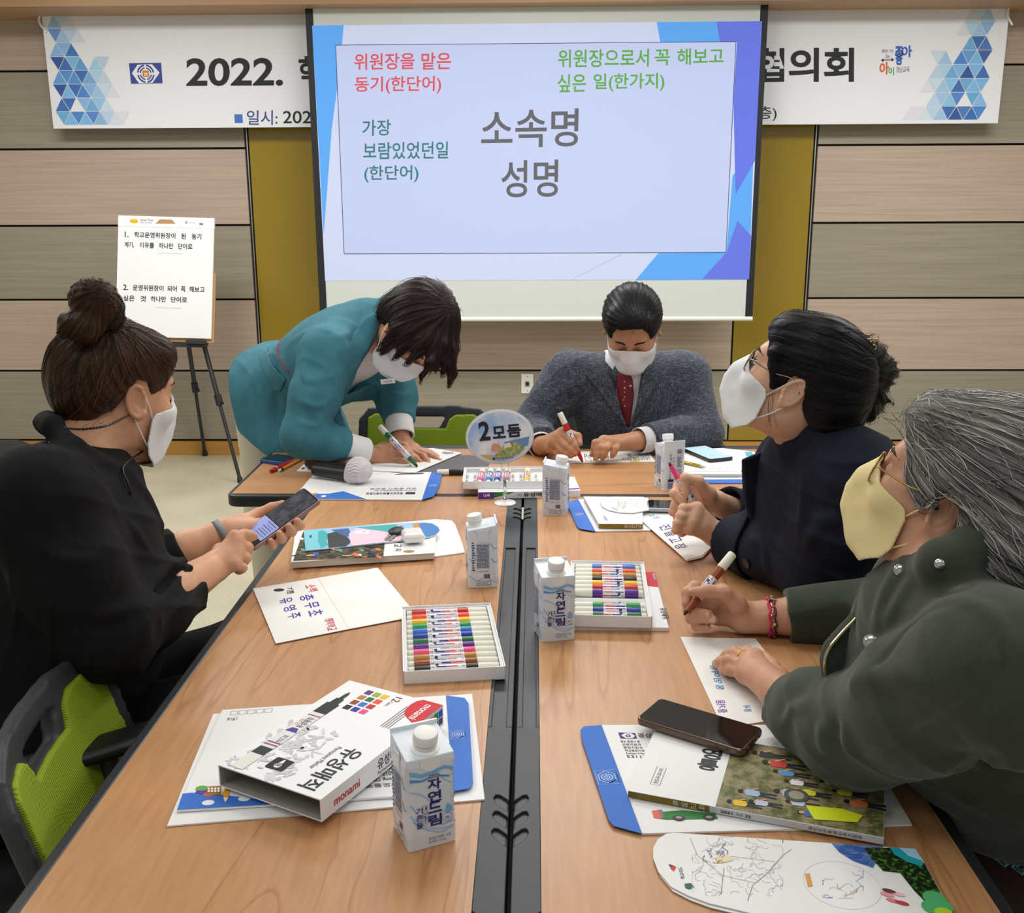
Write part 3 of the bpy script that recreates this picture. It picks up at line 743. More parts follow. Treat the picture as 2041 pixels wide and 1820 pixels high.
X_LO, X_RO = float((T(242, 1502)[0]+T(20, 1812)[0])/2), float(T(1900, 1635)[0])
Y_G0, Y_G1, Y_NN = float(T(1050, 1450)[1]), float(T(1050, 1092)[1]), float(T(1020, 1690)[1])
side_table('conference_table', X_LO, X_LT, XG-0.003, Y_NEAR, Y_FAR, 'left wood-topped folding table with the opened marker set and standing marker sleeve on it')
side_table('conference_table', X_RO, X_RT, XG+0.003, Y_NEAR, Y_FAR, 'right wood-topped folding table where the women in navy and olive green sit')
X_B0, X_B1, Y_B0, Y_B1 = float(T(452, 984)[0]), 0.76, 2.53, 3.09
t = thing('conference_table', 'far wood-topped folding table set crosswise where the man in grey sits', 'table', ((X_B0+X_B1)/2, (Y_B0+Y_B1)/2, 0))
mb = MB(); mb.use(mTopX).box((X_B0+0.012, Y_B0+0.018, TZ-0.02), (X_B1-0.012, Y_B1-0.05, TZ)); wbuild(mb, 'tabletop', t)
mb = MB(); mb.use(mRim).prism(rrect(X_B0, Y_B0, X_B1, Y_B1, 0.03), TZ-TH, TZ-0.001); bevel(wbuild(mb, 'edge_band', t), 0.004)
mb = MB(); mb.use(mTro).box((X_B0+0.03, Y_B1-0.048, TZ-0.01), (X_B1-0.03, Y_B1-0.006, TZ+0.001)); bevel(wbuild(mb, 'cable_trough', t), 0.003)
legs(t, X_B0+0.16, X_B1-0.16, Y_B0+0.05, Y_B1-0.05, 0)
# ================================================================ chairs
mFr = mat('chair_frame', (52, 54, 60), 0.5)
mGr = mat('chair_mesh_green', (142, 166, 28), 0.75, bump=(0.0, 0.001, (1, 1, 1)))
nt = mGr.node_tree; b_ = nt.nodes['Principled BSDF']
tcn = nt.nodes.new('ShaderNodeTexCoord'); wv = nt.nodes.new('ShaderNodeTexWave'); wv.bands_direction = 'Z'
wv.inputs['Scale'].default_value = 95; wv.inputs['Distortion'].default_value = 0.0
bpn = nt.nodes.new('ShaderNodeBump'); bpn.inputs['Strength'].default_value = 0.4; bpn.inputs['Distance'].default_value = 0.002
nt.links.new(tcn.outputs['Object'], wv.inputs[0]); nt.links.new(wv.outputs[0], bpn.inputs['Height']); nt.links.new(bpn.outputs[0], b_.inputs['Normal'])
mCu = mat('seat_fabric_black', (34, 35, 38), 0.85)
def make_chair(loc, rz, label):
    """chair facing local +y; back panel tilted; built at the origin then placed"""
    t = tag(empty('office_chair', (0, 0, 0)), label, 'chair', 'green-backed office chairs')
    tilt = math.radians(17)
    O = np.array([0, -0.20, 0.445]); ux = np.array([1.0, 0, 0]); uz = np.array([0, -math.sin(tilt), math.cos(tilt)]); uy = np.cross(uz, ux)
    hw, hh = 0.218, 0.44                              # back panel half width, height
    holep = pip([(-0.062, 0.385), (0.062, 0.385), (0.045, 0.347), (-0.045, 0.347)])
    green = pip([(-0.165, 0.03), (0.165, 0.03), (0.19, 0.2), (0.185, 0.375), (0.165, 0.392), (0.105, 0.392), (0.085, 0.375), (0.072, 0.335), (-0.072, 0.335), (-0.085, 0.375), (-0.105, 0.392), (-0.165, 0.392), (-0.185, 0.375), (-0.19, 0.2)])
    outl = pip([(-0.155, 0.0), (0.155, 0.0), (0.195, 0.06), (0.216, 0.2), (0.212, 0.37), (0.185, 0.415), (0.10, 0.43), (-0.10, 0.43), (-0.185, 0.415), (-0.212, 0.37), (-0.216, 0.2), (-0.195, 0.06)])
    def loc3(P): q = P-O; return q@ux, q@uy, q@uz/0.80
    def f_frame(P):
        x, y, z = loc3(P); yc = y-(x*x*0.9)-0.05*(z-0.16)**2*2
        return np.maximum(np.maximum(np.abs(yc)-0.013, outl(x, z)-0.006), -holep(x, z)+0.004)
    def f_green(P):
        x, y, z = loc3(P); yc = y-(x*x*0.9)-0.05*(z-0.16)**2*2
        return np.maximum(np.abs(yc-0.014)-0.006, green(x, z)-0.004)
    c = O+uz*0.22
    fr = sobj('back_frame', SD().add(f_frame, c, 0.34), mFr, t, 0.0055, 2)
    sobj('backrest_mesh', SD().add(f_green, c, 0.34), mGr, t, 0.004, 2)
    sd = SD().rbox((0, 0.03, 0.445), (0.225, 0.225, 0.035), None, 0.03); sobj('seat', sd, mCu, t, 0.008)
    mb = MB(); mb.use(mFr).box((-0.2, -0.18, 0.385), (0.2, 0.24, 0.41)); bevel(mb.build('seat_pan', t), 0.008)
    for sg in (-1, 1):
        mb = MB(); mb.use(mFr); mb.tube(crv([(sg*0.15, -0.16, 0.40), (sg*0.16, -0.215, 0.47), (sg*0.16, -0.235, 0.60)], 5), 0.014, 8); mb.build('back_support', t, True)
        sd = SD().rbox((sg*0.262, 0.0, 0.655), (0.032, 0.125, 0.012), None, 0.012); sobj('armrest', sd, mat('black_plastic'), t, 0.006)
        mb = MB(); mb.use(mFr); mb.tube(crv([(sg*0.19, 0.0, 0.40), (sg*0.255, 0.0, 0.42), (sg*0.265, 0.0, 0.52), (sg*0.262, 0.0, 0.65)], 5), 0.015, 8); mb.build('arm_post', t, True)
        for yy in (-0.2, 0.24):
            mb = MB(); mb.use(mLeg); mb.tube([(sg*0.17, yy*0.75, 0.39), (sg*0.235, yy*1.08, 0.055)], [0.013, 0.011], 10); lg_ = mb.build('leg', t, True)
            mb = MB(); mb.use(mat('black_plastic')); mb.frame((sg*0.235, yy*1.08, 0.026), (0, 1, 0), (0, 0, 1)); mb.lathe([(0.016, -0.012), (0.026, -0.008), (0.026, 0.008), (0.016, 0.012)], 14); mb.build('caster', lg_)
    t.location = loc; t.rotation_euler = (0, 0, rz); return t
def put(o, loc, rz, label):
    c = copy_tree(o); c.location = loc; c.rotation_euler = (0, 0, rz); c['label'] = label; return c

top = (T(150, 1312, 0.775)+T(-12, 1560, 0.775))/2; e = unit((T(150, 1312, 0.775)-T(-12, 1560, 0.775))[:2])
fc = np.array([e[1], -e[0]])
chair0 = make_chair((top[0]+fc[0]*0.30-.035, top[1]+fc[1]*0.30, 0), math.atan2(fc[1], fc[0])-math.pi/2, 'empty green-backed office chair pushed in at the left table, its back in the near corner')
put(chair0, (-0.375, 3.12, 0), math.pi-0.04, 'green-backed office chair behind the oval sign and the bending woman')
# ================================================================ things on the tables
mWh = mat('card_white', (236, 237, 238), 0.55)
mEnvB = P((52, 112, 206))
mPk = mat('paper_pack', (238, 240, 243), 0.5)
def sheet(mb, pts, z, th=0.0008):
    """flat card from pixel corners on the plane z (top), thickness th; any winding"""
    v = [T(x, y, z) for x, y in pts]
    ar = sum(v[i][0]*v[(i+1) % len(v)][1]-v[(i+1) % len(v)][0]*v[i][1] for i in range(len(v)))
    if ar < 0: v = v[::-1]
    mb.M = np.eye(4); mb.prism([(p[0], p[1]) for p in v], z-th, z)
def tp(mb, pts, z):
    v = [T(x, y, z) for x, y in pts]
    ar = sum(v[i][0]*v[(i+1) % len(v)][1]-v[(i+1) % len(v)][0]*v[i][1] for i in range(len(v)))
    if ar < 0: v = v[::-1]
    l = mb.lift(); mb.M = np.eye(4); mb.add([(q[0], q[1], q[2]+l) for q in v], [tuple(range(len(v)))])
def tline(mb, a, b, w, z):
    A, B = T(*a, z), T(*b, z); mb.frame((0, 0, z)); mb.stroke([A, B], w); mb.M = np.eye(4)
def tcurve(mb, pts, w, z):
    mb.frame((0, 0, z)); mb.stroke([T(x, y, z) for x, y in pts], w); mb.M = np.eye(4)
def at(pts, z=TZ):
    c = np.mean([T(x, y, z) for x, y in pts], 0); return (c[0], c[1], z)
E_ = 0.00035                                             # print offset
# ---------------------------------------------------------------- markers
COLS = dict(red=(196, 30, 30), orange=(232, 82, 34), yellow=(246, 190, 20), green=(24, 160, 62), sky=(36, 116, 210), blue=(28, 44, 168), darkgreen=(12, 110, 60), violet=(88, 36, 140), pink=(236, 76, 140), ochre=(186, 128, 48), brown=(146, 70, 24), black=(18, 18, 20))
mCap = mat('marker_cap', (232, 232, 218), 0.5)
mLab = mat('marker_label', (226, 228, 234), 0.3)
def marker(color, label, held=False, group=None, solid=False, L=0.150):
    """pen along local +x, blunt end at x=0; held: nib bare at x=L with the cap pushed on the blunt end"""
    t = tag(empty('marker_pen'), label, 'marker', group)
    mc = mat('marker_'+color, COLS[color], 0.35, coat=0.2); r = 0.0082
    def lath(name, prof, m, parent=t):
        mb = MB(); mb.use(m); mb.frame((0, 0, 0), (0, 1, 0), (0, 0, 1), (1, 0, 0)); mb.lathe(prof, 18); return mb.build(name, parent, autosmooth=0.6)
    if not held:
        lath('end_plug', [(0.0062, 0), (0.0070, 0.002), (0.0070, 0.010)], mCap)
        lath('barrel', [(r, 0.009), (r+0.0003, 0.011), (r+0.0003, L-0.033), (r-0.0005, L-0.031)], mc)
        lath('cap', [(r, L-0.034), (r+0.0004, L-0.032), (r-0.0002, L-0.002), (r-0.0012, L)], mCap)
        a, b = 0.034, L-0.052
    else:
        lath('cap', [(r-0.0012, 0), (r-0.0002, 0.002), (r+0.0004, 0.032), (r, 0.034)], mCap)
        lath('barrel', [(r, 0.033), (r+0.0002, 0.036), (r+0.0002, L-0.034), (r-0.002, L-0.026), (0.0052, L-0.012), (0.0046, L-0.006)], mc)
        lath('nib', [(0.0036, L-0.007), (0.0030, L-0.002), (0.0012, L+0.002)], mat('nib_'+color, tuple(int(v*0.45) for v in COLS[color]), 0.8))
        a, b = 0.056, L-0.036
    if solid: return t
    lb = lath('label', [(r+0.0005, a), (r+0.0006, a+0.0005), (r+0.0006, b-0.0005), (r+0.0005, b)], mLab)
    mb = MB(); rr = r+0.0009
    def wrap(pts):                                       # pts (x, angle) on the label
        mb.add([(x, rr*math.cos(an), rr*math.sin(an)) for x, an in pts], [tuple(range(len(pts)))])
    m_ = (a+b)/2
    for k in range(8):                                   # chevrons
        a0, a1 = math.pi*2*k/8, math.pi*2*(k+1)/8; s = 1 if k % 2 == 0 else -1
        for c, o in ((P((226, 70, 40)), 0.000), (P((52, 36, 150)), -0.017)):
            mb.use(c); w0 = m_+o+(0.008 if s > 0 else -0.002); w1 = m_+o+(-0.002 if s > 0 else 0.008)
            wrap([(w0, a0), (w0+0.016, a0), (w1+0.016, a1), (w1, a1)][::-1])
        for x, c in ((a+0.002, P((196, 40, 50))), (a+0.0045, P((40, 60, 150))), (b-0.0060, P((40, 60, 150))), (b-0.0035, P((196, 40, 50)))):
            mb.use(c); wrap([(x, a0), (x+0.0014, a0), (x+0.0014, a1), (x, a1)][::-1])
        mb.use(P((60, 60, 70)))
        if k % 2 == 0: wrap([(a+0.008, a0+0.15), (a+0.013, a0+0.15), (a+0.013, a1-0.15), (a+0.008, a1-0.15)][::-1])
    mb.build('print', lb)
    return t
def lay(o, p, d, roll=0.0):
    """put a pen with its local +x along the world vector d, origin p"""
    d = unit(d); up = np.array([0, 0, 1.0]) if abs(d[2]) < 0.95 else np.array([0, 1.0, 0])
    y = unit(np.cross(up, d)); z = np.cross(d, y)
    c, s = math.cos(roll), math.sin(roll); y2 = y*c+z*s; z2 = np.cross(d, y2)
    m = Matrix.Identity(4)
    for i in range(3): m[i][0], m[i][1], m[i][2], m[i][3] = d[i], y2[i], z2[i], p[i]
    o.matrix_basis = m; return o
def tray(o, x, w, d, hgt, label, slots, z):
    """shallow white box with a moulded insert; local frame o, x along the front; returns frame"""
    x = unit(x); y = np.array([-x[1], x[0], 0.0])
    t = thing('marker_box_tray', label, 'marker box', (o[0], o[1], z), math.atan2(x[1], x[0]))
    mb = MB(); mb.use(mPk); k = 0.0016
    mb.box((0, 0, 0), (w, d, 0.0012)); mb.box((0, 0, 0), (w, k, hgt)); mb.box((0, d-k, 0), (w, d, hgt)); mb.box((0, 0, 0), (k, d, hgt)); mb.box((w-k, 0, 0), (w, d, hgt))
    mb.build('box', t)
    mb = MB(); mb.use(mat('insert_white', (226, 228, 228), 0.25)); q = 0.007
    V = []; n = slots*8
    for i in range(n+1):                                 # scalloped bed
        yy = q+(d-2*q)*i/n; zz = 0.0045+0.0030*(1-abs(math.sin(math.pi*slots*i/n)))
        V.append((yy, zz))
    A = [(q, y_, z_) for y_, z_ in V]; B = [(w-q, y_, z_) for y_, z_ in V]
    mb.strip(B, A)
    zz = hgt-0.0035
    for lo, hi in (((k, k), (w-k, q)), ((k, d-q), (w-k, d-k)), ((k, q), (q, d-q)), ((w-q, q), (w-k, d-q))): mb.box((lo[0], lo[1], 0.0012), (hi[0], hi[1], zz))
    mb.build('insert', t)
    return t, x, y
# tray on the left table, twelve pens with caps to the right
o1 = T(804, 1365); x1 = T(1008, 1354)-o1; w1 = np.linalg.norm(x1); d1 = np.linalg.norm(T(803, 1337, TZ+0.022)-T(817, 1207, TZ+0.022))
t1, ux1, uy1 = tray(o1, x1, w1, d1, 0.022, 'open white tray of twelve markers on the left table, caps to the right', 12, TZ)
names12 = ['red', 'orange', 'yellow', 'green', 'sky', 'blue', 'darkgreen', 'violet', 'pink', 'ochre', 'brown', 'black']
words = dict(sky='sky blue', darkgreen='dark green', ochre='ochre yellow-brown')
pit = (d1-0.016)/12; L1 = w1-0.018
for i, c in enumerate(names12):
    yy = 0.008+pit*(11-i+0.5)
    p = o1+ux1*0.009+uy1*yy+np.array([0, 0, 0.0128])
    lay(marker(c, '%s marker with white cap lying in the full tray on the left table' % words.get(c, c), group='markers in the full tray', L=L1), p, ux1, 0.4*i)
# tray on the right table: caps to the left, one slot empty, on a flattened sleeve
sv = MB(); sv.use(mPk)
o2 = T(1141.5-8, 1249, TZ+0.008); zz2 = TZ+0.008; x2 = T(1299.6, 1253, zz2)-o2
d2 = np.linalg.norm(T(1141.5, 1221, zz2+0.022)-T(1130, 1113.5, zz2+0.022)); w2 = np.linalg.norm(x2)
s_o = T(1128, 1256); s_x = unit(T(1333, 1259)-s_o); s_y = np.array([-s_x[1], s_x[0], 0])
t = thing('marker_box_sleeve', 'flat white marker box sleeve with red corner under the tray on the right table', 'box', (s_o[0], s_o[1], TZ), math.atan2(s_x[1], s_x[0]))
sw = np.linalg.norm(T(1333, 1259)-s_o); sdp = np.linalg.norm(T(1332, 1254, zz2)-T(1291.5, 1143, zz2))
mb = MB(); mb.use(mPk).box((0, 0, 0), (sw, sdp, 0.0076)); bevel(mb.build('sleeve', t), 0.001)
mb = MB(); zq = 0.008; mb.use(P((206, 34, 62))); mb.prism([(sw-0.04, sdp*0.74), (sw, sdp*0.70), (sw, sdp), (sw-0.05, sdp)], zq-0.0003, zq)
mb.use(P((240, 240, 240))); mb.text('monami', sw-0.006, sdp*0.97, 0.006, 0.034, rot=-math.pi/2, z=zq+0.0003)
mb.use(P((40, 42, 50))); mb.text('유성매직', sw-0.008, sdp*0.32, 0.013, 0.05, rot=-math.pi/2, z=zq, bold=0.02)
mb.build('print', t)
t2, ux2, uy2 = tray(o2, x2, w2, d2, 0.022, 'open white tray of markers with a gap, caps to the left, right table', 12, zz2)
order2 = ['sky', 'orange', 'ochre', 'black', 'yellow', 'red', 'violet', None, None, 'green', 'blue', 'darkgreen']
pit2 = (d2-0.016)/12; L2 = w2-0.018
for i, c in enumerate(order2):
    if c is None: continue
    yy = 0.008+pit2*(11-i+0.5)
    p = o2+ux2*(w2-0.009)+uy2*yy+np.array([0, 0, 0.0128])
    lay(marker(c, '%s marker with white cap in the gapped tray on the right table' % words.get(c, c), group='markers in the gapped tray', L=L2), p, -ux2, 0.5*i)
# far tray on the purple sleeve
o3 = T(953.5, 995); x3 = unit(T(1157, 991)-o3); y3 = np.array([-x3[1], x3[0], 0]); w3 = np.linalg.norm(T(1157, 991)-o3)
d3 = np.linalg.norm((T(1146.7, 951.8, TZ+0.018)-T(1157, 973, TZ+0.018)))+0.03
t = thing('marker_box_sleeve', 'closed white and purple marker box sleeve under the nearly empty tray on the far table', 'box', (o3[0], o3[1], TZ), math.atan2(x3[1], x3[0]))
mb = MB(); mb.use(mPk).box((0, 0, 0), (w3, d3, 0.018)); bevel(mb.build('sleeve', t), 0.001)
mb = MB(); mb.frame((0, -E_, 0), (1, 0, 0), (0, 0, 1))
mb.use(P((98, 48, 160))); mb.poly([(0, 0), (w3*0.15, 0), (w3*0.15, 0.018), (0, 0.018)]); mb.use(P((40, 130, 50))); mb.poly([(w3*0.15, 0.003), (w3*0.27, 0.010), (w3*0.36, 0.017), (w3*0.15, 0.018)], 0.0001)
mb.use(P((245, 245, 245))); mb.text('12색', w3*0.05, 0.005, 0.009, bold=0.03, z=0.0003)
mb.use(P((30, 32, 40))); mb.text('유성매직', w3*0.44, 0.004, 0.011, w3*0.24, bold=0.03, z=0.0002); mb.text('지워', w3*0.38, 0.007, 0.005, z=0.0002)
mb.M = np.eye(4); mb.use(P((98, 48, 160))); mb.poly([(w3*0.78, 0.004), (w3-0.001, 0.010), (w3-0.001, 0.022), (w3*0.78, 0.014)], 0.0183); mb.build('print', t)
zz3 = TZ+0.018; o4 = T(921.6, 975.3, zz3); x4 = unit(T(1110, 974, zz3)-o4); w4 = np.linalg.norm(T(1110, 974, zz3)-o4)
d4 = np.linalg.norm(T(921, 957.6, zz3+0.018)-T(938.4, 929, zz3+0.018))
t3, ux4, uy4 = tray(o4, x4, w4, d4, 0.020, 'nearly empty white marker tray behind the sign stem on the far table', 1, zz3)
mb = MB(); mb.use(mat('insert_white'))
for i in range(12):                                      # little posts between the slots
    for yy in (0.3, 0.62): mb.frame((w4*(i+0.5)/12.0, d4*yy, 0.004)); mb.lathe([(0.004, 0), (0.0032, 0.009), (0.001, 0.011)], 8)
mb.M = np.eye(4); mb.build('slot_post', t3)
for px0, c, col, px1, wd in ((956, 'pink', 'pink', 968, 'pink'), (973, 'sky', 'sky', 985, 'sky blue'), (990, 'blue', 'blue', 1000, 'deep blue'), (1008, 'red', 'red', 1013, 'red'), (1048, 'yellow', 'yellow', 1052, 'yellow')):
    a = T(px0, 953, zz3+0.013); b = T(px1, 931, zz3+0.013)
    a = o4+ux4*float((a-o4)@ux4)+uy4*0.010+np.array([0, 0, 0.013])
    lay(marker(c, '%s marker standing lengthwise in the nearly empty tray on the far table' % wd, group='markers left in the far tray', L=min(0.13, d4-0.02)), a, uy4+ux4*0.05)
a = T(933, 941, TZ+0.0085); b = T(879.6, 941.5, TZ+0.0085)
lay(marker('black', 'loose black marker with white cap lying before the dark folder on the far table', solid=True, L=0.14), a+(b-a)*0-unit(b-a)*0.055, b-a)
# ---------------------------------------------------------------- big upright marker sleeve in front
zb = TZ+0.012; hS = 0.030
nl, nr = T(438, 1567, zb), T(641.5, 1639, zb); fr_ = T(879, 1405, zb+hS)
sx = unit(nr-nl); sy = np.array([-sx[1], sx[0], 0]); sw = np.linalg.norm(nr-nl); sl_ = float((fr_-nr)@sy)
t = thing('marker_box_sleeve', 'large white open-ended marker sleeve with red corner lying on the envelope in front', 'box', (nl[0], nl[1], zb), math.atan2(sx[1], sx[0]))
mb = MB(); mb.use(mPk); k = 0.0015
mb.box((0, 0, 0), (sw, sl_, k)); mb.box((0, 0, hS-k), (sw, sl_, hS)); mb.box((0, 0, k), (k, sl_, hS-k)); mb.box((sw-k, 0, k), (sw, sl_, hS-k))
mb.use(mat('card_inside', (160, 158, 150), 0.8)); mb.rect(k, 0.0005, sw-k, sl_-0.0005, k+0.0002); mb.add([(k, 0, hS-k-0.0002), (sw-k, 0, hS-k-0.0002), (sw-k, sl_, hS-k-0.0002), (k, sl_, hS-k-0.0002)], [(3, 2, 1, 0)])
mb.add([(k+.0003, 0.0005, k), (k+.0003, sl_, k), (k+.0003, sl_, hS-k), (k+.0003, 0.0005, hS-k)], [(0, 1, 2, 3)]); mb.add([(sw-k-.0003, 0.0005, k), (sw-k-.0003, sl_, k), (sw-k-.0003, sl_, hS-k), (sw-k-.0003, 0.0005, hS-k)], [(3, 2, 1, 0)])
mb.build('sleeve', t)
pm = MB(); z0 = hS+E_
# artwork in (s, r): s across 0..1 from left edge, r along 0..1 from the near end
def S2(s, r): return (s*sw, r*sl_)
rg = random.Random(3); gr = [P((206, 206, 212)), P((196, 196, 203)), P((214, 213, 219))]
for i in range(120):
    s_, r_ = rg.uniform(0.03, 0.62), rg.uniform(0.02, 0.52)
    if s_+r_*0.3 > 0.66: continue
    pm.use(gr[i % 3]); cx_, cy_ = S2(s_, r_); a = rg.uniform(0, 3.1); l_, b2 = rg.uniform(0.004, 0.011), rg.uniform(0.0012, 0.004)
    pm.poly([(cx_+math.cos(q)*l_*math.cos(a)-math.sin(q)*b2*math.sin(a), cy_+math.cos(q)*l_*math.sin(a)+math.sin(q)*b2*math.cos(a)) for q in np.linspace(0, 6.28, 9)[:-1]], z0)
# pictured pen along the left side
def band(r0, r1, c, hw, h1=None, z=0.0003):
    pm.use(P(c)); h1 = hw if h1 is None else h1
    pm.poly([S2(0.155-hw, r0), S2(0.155+hw, r0), S2(0.155+h1, r1), S2(0.155-h1, r1)], z0+z)
band(0.02, 0.16, (228, 228, 222), 0.062); band(0.16, 0.23, (40, 52, 52), 0.062); band(0.23, 0.62, (226, 226, 230), 0.066); band(0.25, 0.262, (176, 90, 100), 0.066, z=0.0005); band(0.275, 0.285, (90, 90, 150), 0.066, z=0.0005)
band(0.58, 0.59, (176, 90, 100), 0.066, z=0.0005); band(0.60, 0.61, (90, 90, 150), 0.066, z=0.0005); band(0.37, 0.42, (220, 90, 50), 0.05, 0.02, 0.0005); band(0.40, 0.44, (70, 50, 150), 0.06, 0.03, 0.0006)
band(0.62, 0.74, (26, 30, 32), 0.066); band(0.74, 0.80, (26, 30, 32), 0.045, 0.04); band(0.80, 0.86, (26, 30, 32), 0.022, 0.018); band(0.86, 0.88, (20, 20, 20), 0.012, 0.006)
pm.use(P((40, 40, 46))); pm.text('유성매직', *S2(0.20, 0.45), sw*0.07, sl_*0.11, rot=math.pi/2, z=z0+0.0006, bold=0.02); pm.text('MAGIC INK', *S2(0.20, 0.29), sw*0.05, sl_*0.075, rot=math.pi/2, z=z0+0.0006); pm.use(P((200, 60, 60))); pm.text('모나미', *S2(0.14, 0.47), sw*0.05, sl_*0.06, rot=math.pi/2, z=z0+0.0006)
# black bulb logo, title, colours, red corner
pm.use(P((24, 24, 26))); bxx, byy = S2(0.33, 0.09); bs = sw*0.17
pm.poly(rrect(bxx, byy, bxx+bs, byy+bs*0.95, 0.003), z0+0.0002)
pm.use(P((236, 236, 240))); pm.ngon(bxx+bs*0.5, byy+bs*0.36, bs*0.2, bs*0.2, 16, z0+0.0004); pm.poly([(bxx+bs*0.38, byy+bs*0.5), (bxx+bs*0.62, byy+bs*0.5), (bxx+bs*0.54, byy+bs*0.86), (bxx+bs*0.46, byy+bs*0.86)], z0+0.0004)
pm.use(P((24, 24, 26)))
for q in (0.28, 0.38, 0.48): pm.stroke([(bxx+bs*0.3, byy+bs*q), (bxx+bs*0.7, byy+bs*(q+0.08))], 0.0012, z0+0.0006)
pm.use(P((30, 30, 34))); pm.text('유성매직', *S2(0.885, 0.405), sw*0.17, sl_*0.36, rot=-math.pi/2, z=z0+0.0003, bold=0.012) if False else pm.text('유성매직', *S2(0.72, 0.42), sw*0.17, sl_*0.38, rot=-math.pi/2, z=z0+0.0003, bold=0.012)
pm.use(P((70, 70, 76))); pm.text('Permanent Marker', *S2(0.64, 0.40), sw*0.045, sl_*0.22, rot=-math.pi/2, z=z0+0.0003)
sq = ['black', 'blue', 'violet', 'brown', 'sky', 'red', 'ochre', 'darkgreen', 'orange', 'violet', 'green', 'yellow']
cl = [['violet', 'ochre', 'brown', 'black'], ['green', 'darkgreen', 'sky', 'blue'], ['yellow', 'orange', 'red', 'pink']]
for a_, row in enumerate(cl):
    for b_, c in enumerate(row):
        cx_, cy_ = S2(0.30+0.085*a_, 0.93-0.062*b_); pm.use(P(COLS[c] if c != 'green' else (150, 180, 30))); pm.rect(cx_-sw*0.032, cy_-sl_*0.022, cx_+sw*0.032, cy_+sl_*0.022, z0)
pm.use(P((60, 60, 66))); pm.text('12', *S2(0.56, 0.96), sw*0.07, sl_*0.05, rot=-math.pi/2, z=z0+0.0002); pm.text('Colors', *S2(0.56, 0.90), sw*0.035, sl_*0.05, rot=-math.pi/2, z=z0+0.0002)
pm.use(P((130, 130, 136)))
for q in range(4): pm.rect(*S2(0.74+0.025*q, 0.66), *S2(0.748+0.025*q, 0.90-0.03*q), z0)
pm.use(P((206, 28, 46))); pm.poly([S2(1.0, 0.72), S2(1.0, 1.0), S2(0.80, 1.0), S2(0.765, 0.975), S2(0.75, 0.93), S2(0.76, 0.87), S2(0.795, 0.825), S2(0.86, 0.795), S2(0.92, 0.775), S2(0.97, 0.745)], z0)
pm.use(P((245, 240, 240))); pm.text('monami', *S2(0.865, 0.965), sw*0.075, sl_*0.17, rot=-math.pi/2, z=z0+0.0003, bold=0.015)
# side face
pm.frame((sw+E_, 0, 0), (0, 1, 0), (0, 0, 1), (1, 0, 0))
pm.use(P((196, 26, 42))); pm.text('monami', sl_*0.09, hS*0.26, hS*0.36, sl_*0.19, bold=0.015)
pm.use(P((30, 30, 34))); pm.text('유성매직', sl_*0.42, hS*0.30, hS*0.5, sl_*0.20, bold=0.012); pm.text('Permanent Marker', sl_*0.42, hS*0.10, hS*0.15, sl_*0.20); pm.poly(rrect(sl_*0.65, hS*0.2, sl_*0.74, hS*0.85, 0.002))
pm.use(P((236, 236, 240))); pm.ngon(sl_*0.695, hS*0.45, hS*0.12, None, 12, E_); pm.rect(sl_*0.685, hS*0.5, sl_*0.705, hS*0.76, E_)
pm.use(P((206, 28, 46)))
for i, c in enumerate(['red', 'yellow', 'green', 'sky']): 
    pm.use(P(COLS[c])); pm.rect(sl_*(0.83+0.042*i), hS*0.52, sl_*(0.865+0.042*i), hS*0.86); pm.use(P((90, 90, 95))); pm.rect(sl_*(0.83+0.042*i), hS*0.14, sl_*(0.865+0.042*i), hS*0.44)
pm.M = np.eye(4); pm.build('print', t)
# ---------------------------------------------------------------- envelopes
t = thing('document_envelope', 'white paper envelope lying undermost below the marker sleeve in front', 'envelope', at([(425, 1422), (965, 1593)]))
mb = MB(); mb.use(mWh); sheet(mb, [(425, 1423), (333, 1646), (966, 1593), (941, 1383)], TZ+0.0025, 0.002); wbuild(mb, 'paper', t)
def emblem(mb, c, u, v, s, z, ink):
    """outlined hexagon emblem centred at pixel c; u, v unit 2D world axes"""
    o = T(*c, z); mb.frame(o, (*u, 0), (*v, 0)); mb.use(ink)
    q = [(s*1.15, 0), (s*0.55, s*0.85), (-s*0.55, s*0.85), (-s*1.15, 0), (-s*0.55, -s*0.85), (s*0.55, -s*0.85)]
    mb.stroke(q+[q[0], q[1]], s*0.10)
    for r0, r1 in ((0.52, 0.64), (0.22, 0.34)):
        for k_ in (0, 1): mb.ring(0, 0, s*r0, s*r1, 10, 0, 1, k_*math.pi+0.25, k_*math.pi+math.pi-0.25)
    mb.rect(-s*0.7, -s*0.04, s*0.7, s*0.04)
    q = [(s*1.3, s*1.1), (-s*1.3, s*1.1), (-s*1.3, -s*1.1), (s*1.3, -s*1.1)]; mb.stroke(q+[q[0], q[1]], s*0.06); mb.M = np.eye(4)
iL = P((196, 214, 244))
t = thing('document_envelope', 'white envelope with blue flap lying directly under the marker sleeve in front', 'envelope', at([(443, 1415), (900, 1580)]))
z0 = TZ+0.0065
mb = MB(); mb.use(mWh); sheet(mb, [(443, 1415), (353, 1615), (500, 1606), (905, 1579), (890, 1386)], z0, 0.003); wbuild(mb, 'paper', t)
mb = MB(); mb.use(mEnvB); sheet(mb, [(889, 1386.5), (926, 1391), (934, 1402), (943, 1560), (936, 1571), (903, 1577)], z0+0.001, 0.0008); fl = wbuild(mb, 'flap', t)
mb = MB(); e1 = unit((T(905, 1577)-T(889, 1386))[:2]); emblem(mb, (913, 1464), e1, (-e1[1], e1[0]), 0.009, z0+0.0014, iL); wbuild(mb, 'emblem', fl)
mb = MB(); z1 = z0+0.0004
mb.use(mEnvB); tp(mb, [(353, 1614), (364, 1582), (380, 1580), (430, 1582), (560, 1600), (600, 1600), (500, 1606)], z1)
